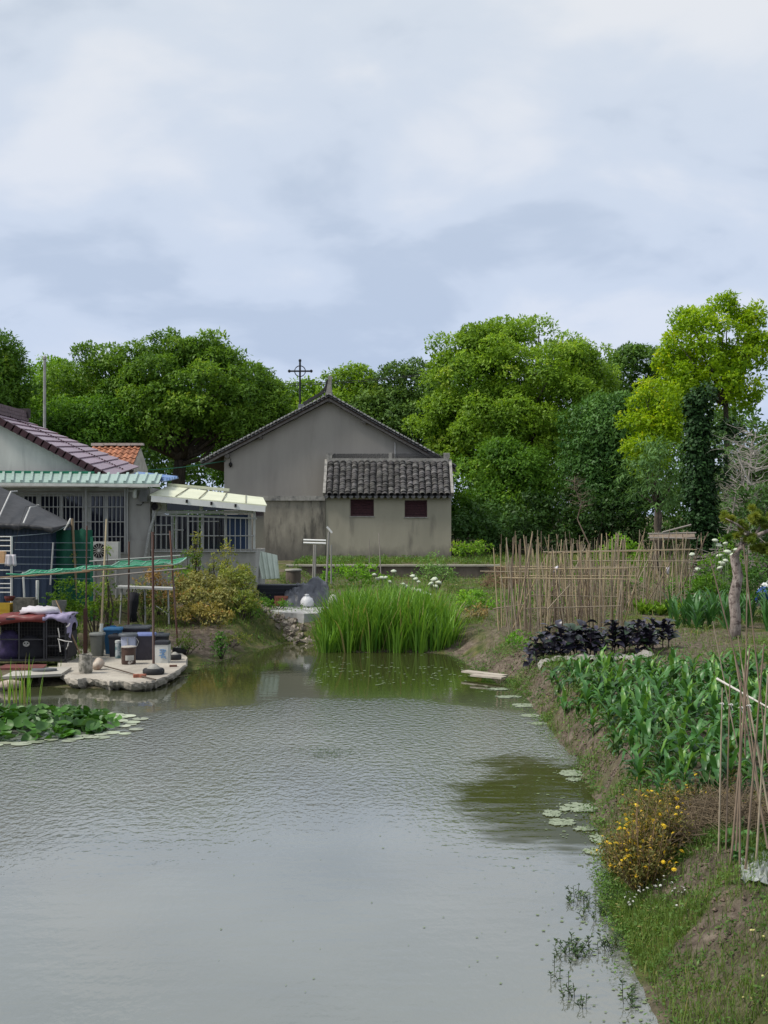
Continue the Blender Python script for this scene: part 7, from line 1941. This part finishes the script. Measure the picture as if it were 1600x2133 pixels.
umbels('pale umbel flowers beside the terrace wall sticks', [(780, 1197), (796, 1204), (803, 1203), (820, 1190), (788, 1206), (812, 1212)], 43, 991, s=(.06, .1))
umbels('white umbel flowers beyond the pine trunk', [(1490, 1126), (1497, 1136), (1512, 1132), (1500, 1158), (1508, 1162), (1512, 1168), (1505, 1174), (1533, 1145), (1530, 1157), (1516, 1150), (1442, 1155), (1455, 1187), (1500, 1183)], 39, 992, s=(.07, .12))
shrub('bush', 'green leafy bush under the white umbel flowers by the pine', 'bush', ((1508-800)*39.6/FPX, 39.8, .6), (.55, .5, 1.15), 26, (.2, .34), FOL_MID, 993, per=200, leaf=.12, tint=(1.0, 1.1, .9))
shrub('bush', 'feathery pale green bush behind the white onion flowers', 'bush', ((905-800)*46/FPX, 46, .55), (.8, .5, .75), 24, (.2, .35), FOL_FEA, 994, per=200, leaf=.14, tint=(1.6, 1.6, 1.4), aspect=.25)
shrub('bush', 'dense green weeds along the terrace wall behind the clothes post', 'bush', ((735-800)*48/FPX, 48.5, .55), (1.3, .7, .5), 40, (.16, .3), FOL_MID, 995, per=200, leaf=.13, tint=(1.2, 1.35, 1.0), stem=False)
shrub('bush', 'yellow-green low leaves between tarp heap and reeds', 'bush', ((720-800)*38.5/FPX, 38.5, .5), (.75, .7, .22), 26, (.12, .22), FOL_MID, 996, per=320, leaf=.10, tint=(1.8, 1.7, .9), stem=False)
shrub('bush', 'grey-green broad-leaved weeds right of the reeds', 'bush', ((990-800)*38/FPX, 38, .5), (.75, .9, .3), 30, (.12, .24), FOL_MID, 997, per=300, leaf=.11, tint=(1.2, 1.35, 1.2), stem=False)
shrub('bush', 'orange-tinged dry weed beside the reeds', 'bush', ((992-800)*34/FPX, 34, .45), (.35, .3, .3), 14, (.1, .18), FOL('dry_leaf', (.14, .13, .03), (.36, .27, .10), trans=.25, c3=(.42, .24, .10), p3=.85), 998, per=400, leaf=.07)
shrub('bush', 'young green seedlings at the left end of the purple bed', 'bush', ((1085-800)*27/FPX, 27.2, .5), (.25, .6, .2), 16, (.08, .14), FOL_MID, 999, per=600, leaf=.06, tint=(1.0, 1.25, .9), stem=False)
# white bits (plastic and bird-like rag) in the garden
for k, (px, py, D, w, h, lab) in enumerate(((1158, 1186, 33.5, .14, .17, 'white rag tied in the front trellis'), (1392, 1186, 38, .16, .30, 'white rag hanging before the wattle lean-to'))):
    p = P(px, py, D); mb = MB(); mb.tube([p+Vector((w*.4, 0, h*.5)), p+Vector((0, 0, h*.1)), p+Vector((-w*.3, 0, -h*.35)), p+Vector((w*.1, 0, -h*.5))], [.02, w*.38, w*.42, .03], 8); o = build('rag', mb, M('white_sheet', ()), smooth=True, loc=p); tag(o, lab, 'rag')
t = thing('barrel', 'blue and white plastic barrel tilted at the frame edge', 'barrel', P(1600, 1250, 35))
c = P(1600, 1238, 35); mb = MB(); mb.lathe([(.24, -.32), (.29, -.26), (.30, -.02)], 20); m3 = Euler((R(-35), R(48), 0)).to_matrix(); mb.v = [tuple(m3 @ Vector(q)+c) for q in mb.v]; build('lower_half', mb, M('barrel_blue', (.02, .085, .36), (.015, .06, .28), rough=.4), t, smooth=True)
mb = MB(); mb.lathe([(.303, -.02), (.3, .22), (.26, .3), (.1, .32)], 20); mb.v = [tuple(m3 @ Vector(q)+c) for q in mb.v]; build('upper_half', mb, M('barrel_white', (.68, .70, .70), rough=.4), t, smooth=True)
mb = MB(); mb.lathe([(.31, -.035), (.315, -.02), (.31, -.005)], 20); mb.v = [tuple(m3 @ Vector(q)+c) for q in mb.v]; build('hoop', mb, M('barrel_white', ()), t, smooth=True)
mb = MB(); mb.box(P(1560, 0, 35).x, P(1600, 0, 35).x, 34.9, 35.3, P(0, 1262, 35).z, P(0, 1256, 35).z); o = build('board', mb, M('grey_board', ()), loc=P(1580, 1262, 35)); tag(o, 'grey board under the blue and white barrel', 'board')
for (a_, b_, lab) in (((968, 1398), (1052, 1408), 'upper weathered board on the bank beside the reeds'), ((985, 1406), (1050, 1412), 'lower weathered board at the waterline beside the reeds')):
    p, q = G(a_[0], a_[1], .12), G(b_[0], b_[1], .12); mb = MB(); mb.bar(p, q, .22, .035); o = build('board', mb, M('bleached_board', (.50, .45, .38), (.32, .28, .235), scale=3, rough=.9, stretch=(.3, 3, 1)), loc=p); tag(o, lab, 'board')

# ------------------------------------------------------------------ shrubs of the left yard
DRY = FOL('dry_vine_leaf', (.12, .14, .035), (.38, .36, .12), trans=.3, c3=(.42, .25, .10), p3=.88)
YG = FOL('yellowing_leaf', (.07, .14, .02), (.34, .37, .08), trans=.35, c3=(.45, .38, .12), p3=.9)
def pxs(px, D): x = (px-800)*D/FPX; return (x, D, Hz(x, D))
def mound(lab, px, D, w, d, h, n, rl, fol, seed, leaf, per, tint=(1,1,1), name='bush', cat='bush', **k):
    x, y, z = pxs(px, D); return shrub(name, lab, cat, (x, y, z), (w, d, h), n, rl, fol, seed, per=per, leaf=leaf, tint=tint, **k)
mound('large yellow-brown vine mound against the sunroom plinth', 440, 34.1, 1.05, 1.1, .50, 70, (.18, .32), DRY, 1001, .085, 560)
mound('low golden dry vines creeping down the dirt slope', 425, 32.6, .8, .6, .26, 40, (.12, .22), DRY, 1018, .08, 620, tint=(1.1, .95, .8))
mound('straggling yellow-green weeds between the vine mound and the rubble', 508, 33.2, .3, .6, .42, 26, (.1, .2), YG, 1019, .075, 520, tint=(.8, .85, .7))
mound('pale feathery weed leaning at the middle of the vine mound', 440, 35.4, .15, .2, .85, 16, (.08, .15), YG, 1020, .07, 480)
mound('yellow-green bush at the right end of the vine mound', 492, 34.2, .42, .8, .72, 36, (.15, .26), YG, 1002, .08, 560)
mound('tall feathery yellow-green weed below the sunroom windows', 473, 35.8, .22, .2, 1.05, 26, (.10, .2), YG, 1003, .075, 420, tint=(1.1, 1.05, .9))
mound('tall pale weed spire at the middle of the sunroom plinth', 407, 35.8, .17, .2, 1.1, 20, (.08, .16), YG, 1004, .07, 480, tint=(1.05, .95, .9))
mound('dark green bush behind the vine mound', 390, 35.5, .55, .4, .72, 24, (.16, .26), FOL_MID, 1005, .08, 300)
mound('orange-brown dry bush behind the trestle table', 335, 33.4, .6, .7, .72, 34, (.15, .26), FOL('rusty_leaf', (.18, .11, .035), (.40, .26, .09), trans=.3, c3=(.20, .24, .06), p3=.85), 1006, .08, 320)
mound('green weeds with dry tips under the second net tray', 300, 32.6, .8, .5, .55, 34, (.14, .24), YG, 1007, .07, 340, tint=(.55, .65, .6))
mound('leafy shrub with glossy leaves between cage and bamboo post', 152, 30.6, .62, .5, .85, 30, (.16, .28), FOL_MID, 1008, .095, 300, tint=(.8, .85, .75))
mound('leafy shrub behind the grey dustbin', 198, 31.4, .45, .4, .72, 22, (.15, .25), FOL_MID, 1009, .09, 320, tint=(.85, .85, .7))
mound('climber with yellow-green leaves on the short stake', 160, 33.2, .14, .14, 1.15, 18, (.08, .15), YG, 1010, .08, 420, tint=(.9, 1, .8))
mound('climber with yellow-green leaves on the pale bamboo post', 224, 31.0, .14, .14, 1.35, 20, (.07, .14), YG, 1011, .08, 420, tint=(.85, 1, .8))
mound('small dark leafy plant standing on the dirt slope', 461, 29.6, .13, .13, .34, 12, (.07, .12), FOL_DARK, 1012, .075, 800, tint=(1.3, 1.6, 1.2))
mound('green weeds at the foot of the vine mound by the rubble', 515, 33.6, .35, .3, .28, 18, (.1, .17), FOL_MID, 1013, .07, 480, tint=(.9, 1.05, .9))
mound('green trailing weed over the rubble heap', 572, 35.9, .4, .3, .22, 16, (.1, .16), FOL_MID, 1014, .07, 480, tint=(.8, 1, .9))
mound('low green weeds under the rack by the cage', 130, 29.4, .4, .3, .22, 16, (.1, .17), FOL_MID, 1015, .07, 460, tint=(.9, 1.1, .8))
mound('weeds trailing over the grassy end of the platform', 386, 29.4, .4, .5, .25, 20, (.1, .17), YG, 1016, .06, 480, tint=(.6, .72, .6))
mound('yellow-green weeds at the waterline below the dirt slope', 480, 31.0, .5, .3, .16, 20, (.08, .15), YG, 1017, .06, 520, tint=(.8, .85, .7))
t = thing('green_net_scrap', 'scrap of turquoise netting at the sunroom corner', 'netting', P(522, 1290, 35)); mb = MB(); vs = []
for j in range(5):
    for i in range(5): p = P(516+i*3-j*.6, 1244+j*10, 35); vs.append((p.x, 35+.05*math.sin(i*2+j), p.z))
mb.add(vs, [(j*5+i, j*5+i+1, (j+1)*5+i+1, (j+1)*5+i) for j in range(4) for i in range(4)]); build('net', mb, NET, t)

shrub('bush', 'dark tangled bush around the foot of the pine trunk', 'bush', ((1572-800)*33.5/FPX, 34.2, .55), (.7, .5, .7), 30, (.16, .3), FOL_DARK, 1021, per=300, leaf=.1, tint=(.9, 1.1, .9))
shrub('bush', 'green leaves crowding behind the pine trunk', 'bush', ((1495-800)*36/FPX, 37.5, .55), (.6, .4, .75), 26, (.16, .28), FOL_MID, 1022, per=300, leaf=.1, tint=(.7, .85, .7))
p = P(1545, 1110, 42); brush('brush_pile', 'tangle of bare grey twigs above the dark bush at frame edge', (p.x, 42, 1.0), (1.2, .6, 2.0), 150, 1023, M('bare_wood', ()), (.6, 1.6), .011, 1.0)
t = thing('weed_clump', 'small dark clump of weed breaking the surface in mid pond', 'plant', G(678, 1570, 0)); r = np.random.default_rng(1030)
n = 420; Pn = np.stack([r.normal(0, .24, n), r.normal(0, .22, n), np.full(n, .004)+r.uniform(0, .012, n)], 1); lg = r.uniform(.015, .045, n); V, F_ = leaf_arrays(Pn, np.stack([r.normal(size=n), r.normal(size=n), np.full(n, .15)], 1), np.tile([0, 0, 1.], (n, 1)), lg, lg*.35); build('leaves', npmesh('leaves', V, F_, r.random(n)), WEED, t)
t = thing('weed_clump', 'faint smaller weed clump farther out in mid pond', 'plant', G(660, 1508, 0)); n = 220; Pn = np.stack([r.normal(0, .25, n), r.normal(0, .3, n), np.full(n, .004)+r.uniform(0, .01, n)], 1); lg = r.uniform(.012, .035, n); V, F_ = leaf_arrays(Pn, np.stack([r.normal(size=n), r.normal(size=n), np.full(n, .15)], 1), np.tile([0, 0, 1.], (n, 1)), lg, lg*.35); build('leaves', npmesh('leaves', V, F_, r.random(n)), WEED, t)

# ------------------------------------------------------------------ grass and weeds (uncountable)
r = np.random.default_rng(1200)
GRS = FOL('grass_blade', (.06, .12, .022), (.20, .28, .06), trans=.38, rough=.55, c3=(.40, .33, .15), p3=.86)
WDS = FOL('weed_leaf', (.042, .11, .022), (.16, .28, .06), trans=.34, rough=.5, c3=(.28, .26, .09), p3=.93)
def scatter(n, x0, x1, y0, y1, dmin=.0, dmax=99, soil_w=.85, clump=1.1, thr=.35):
    x = r.uniform(x0, x1, n); y = r.uniform(y0, y1, n)
    d = shore_d(x, y); s_ = soil_mask(x, y); k = fbm(x, y, clump, 40)
    keep = (d > dmin) & (d < dmax) & (r.random(n) > s_*soil_w) & (k + r.normal(0, .07, n) > thr)
    keep &= ~((x > -6.9) & (x < -4.15) & (y > 24.3) & (y < 31.3))
    vis = np.abs(x) < .325*y + .6
    keep &= vis
    x, y = x[keep], y[keep]
    return np.stack([x, y, H(x, y)-.01], 1)
gp_ = []
def grass(n, x0, x1, y0, y1, lg, wd, segs=3, **k):
    b_ = scatter(n, x0, x1, y0, y1, **k); m_ = len(b_)
    tn = np.clip(fbm(b_[:, 0], b_[:, 1], .8, 50)*.8 + r.normal(.05, .2, m_), 0, 1)
    V, F_ = blade_arrays(b_, r.uniform(0, 6.28, m_), r.uniform(*lg, m_)*(.55+.9*fbm(b_[:, 0], b_[:, 1], 1.5, 60)), r.uniform(*wd, m_), r.uniform(0, .6, m_), r.uniform(.1, 1.3, m_), segs, .8, r)
    gp_.append((V, F_, np.repeat(tn, segs)))
grass(34000, 1.95, 4.0, 8.0, 12.8, (.05, .17), (.004, .009), dmin=-.12, thr=.31)
grass(18000, 2.2, 3.6, 12.8, 24.5, (.05, .2), (.006, .012), dmin=-.08, dmax=.9, thr=.41)
grass(16000, 1.6, 9.6, 24, 34.5, (.06, .22), (.008, .016), dmin=-.1, thr=.42)
grass(26000, -4, 16, 33, 56, (.08, .3), (.012, .024), dmin=-.1, thr=.36)
grass(9000, -7.0, -2.6, 26, 36.5, (.06, .26), (.008, .018), dmin=-.15, thr=.46)
grass(9000, -9.5, -5.0, 28, 36.5, (.08, .25), (.01, .02), dmin=.2, thr=.42)
grass(9000, -4.2, 5.6, 56.3, 63.2, (.06, .26), (.02, .035), dmin=0, thr=.42)
grass(5000, 4.5, 20, 56, 68, (.15, .4), (.03, .05), dmin=0, thr=.3)
V, F_, tn = joinVF(gp_); o = build('grass', npmesh('grass', V, F_, tn), GRS); tag(o, 'short mixed green and straw grass on the banks', 'grass', kind='stuff')
wp_ = []
def weeds(n, x0, x1, y0, y1, lg, up=.6, h=(.0, .06), **k):
    b_ = scatter(n, x0, x1, y0, y1, **k); m_ = len(b_); b_[:, 2] = np.maximum(b_[:, 2], .006)
    b_ = np.repeat(b_, 3, 0) + r.normal(0, lg[1]*.55, (m_*3, 3))*np.array([1, 1, .3]); m_ = len(b_); b_[:, 2] += r.uniform(*h, m_)
    ax = randdir(m_, r)*np.array([1, 1, .4]) + np.array([0, 0, up*.5]); l = r.uniform(*lg, m_)
    V, F_ = leaf_arrays(b_, ax, randdir(m_, r)*.5+np.array([0, 0, 1]), l, l*r.uniform(.3, .6, m_))
    wp_.append((V, F_, np.clip(fbm(b_[:, 0], b_[:, 1], 1.1, 70)*.9+r.normal(0, .2, m_), 0, 1)))
weeds(15000, 1.9, 4.0, 8.0, 12.8, (.018, .05), dmin=-.2, thr=.40, clump=1.8)
weeds(3500, 2.0, 3.2, 8.0, 12.5, (.015, .035), dmin=-.3, dmax=.25, thr=.3, clump=2.2)
weeds(15000, 2.0, 3.6, 12.8, 28.5, (.025, .07), dmin=-.1, dmax=.9, thr=.42, clump=1.6, soil_w=.7, h=(0, .09))
weeds(7000, 1.6, 9.6, 24, 36, (.03, .08), dmin=-.1, thr=.46, h=(0, .12))
weeds(9000, -4, 12, 34, 56, (.05, .12), dmin=0, thr=.42, h=(0, .22))
weeds(4000, -7.0, -2.6, 27, 36.5, (.03, .09), dmin=-.1, thr=.50, h=(0, .1))
weeds(3500, -4.2, 6, 56.3, 63.2, (.06, .15), dmin=0, thr=.46, h=(0, .2))
weeds(5200, 1.4, 3.1, 8.0, 31, (.015, .045), dmin=-.28, dmax=.14, thr=.45, clump=1.9, soil_w=.0, h=(0, .05))
weeds(2600, -4.6, 1.9, 25, 33.6, (.02, .06), dmin=-.3, dmax=.2, thr=.46, clump=1.7, soil_w=.0, h=(0, .06))
V, F_, tn = joinVF(wp_); o = build('weeds', npmesh('weeds', V, F_, tn), WDS); tag(o, 'broad-leaved weeds covering the banks and garden edges', 'weeds', kind='stuff')
# clods and pebbles on the dug earth
cm = MB(); rr = np.random.default_rng(1300)
cx_a = rr.uniform(2.0, 3.5, 4200); cy_a = rr.uniform(9, 28, 4200); sm_ = soil_mask(cx_a, cy_a); sd_ = shore_d(cx_a, cy_a); hz_ = H(cx_a, cy_a)
for _ in range(4200):
    x = cx_a[_]; y = cy_a[_]
    if sm_[_] < .4 or sd_[_] < -.05: continue
    s_ = rr.uniform(.008, .03); c = Vector((x, y, hz_[_]+s_*.2))
    vs = [c+Vector((s_*rr.uniform(.7, 1.2), 0, 0)), c+Vector((0, s_, 0)), c+Vector((-s_*rr.uniform(.7, 1.2), 0, 0)), c+Vector((0, -s_, 0)), c+Vector((0, 0, s_*.8)), c-Vector((0, 0, s_*.8))]
    cm.add(vs, [(0,1,4), (1,2,4), (2,3,4), (3,0,4), (1,0,5), (2,1,5), (3,2,5), (0,3,5)])
o = build('soil_clods', cm, M('clod', (.16, .12, .09), (.10, .075, .058), scale=9, rough=.95)); tag(o, 'crumbs and clods of dug brown earth on the bank', 'soil', kind='stuff')
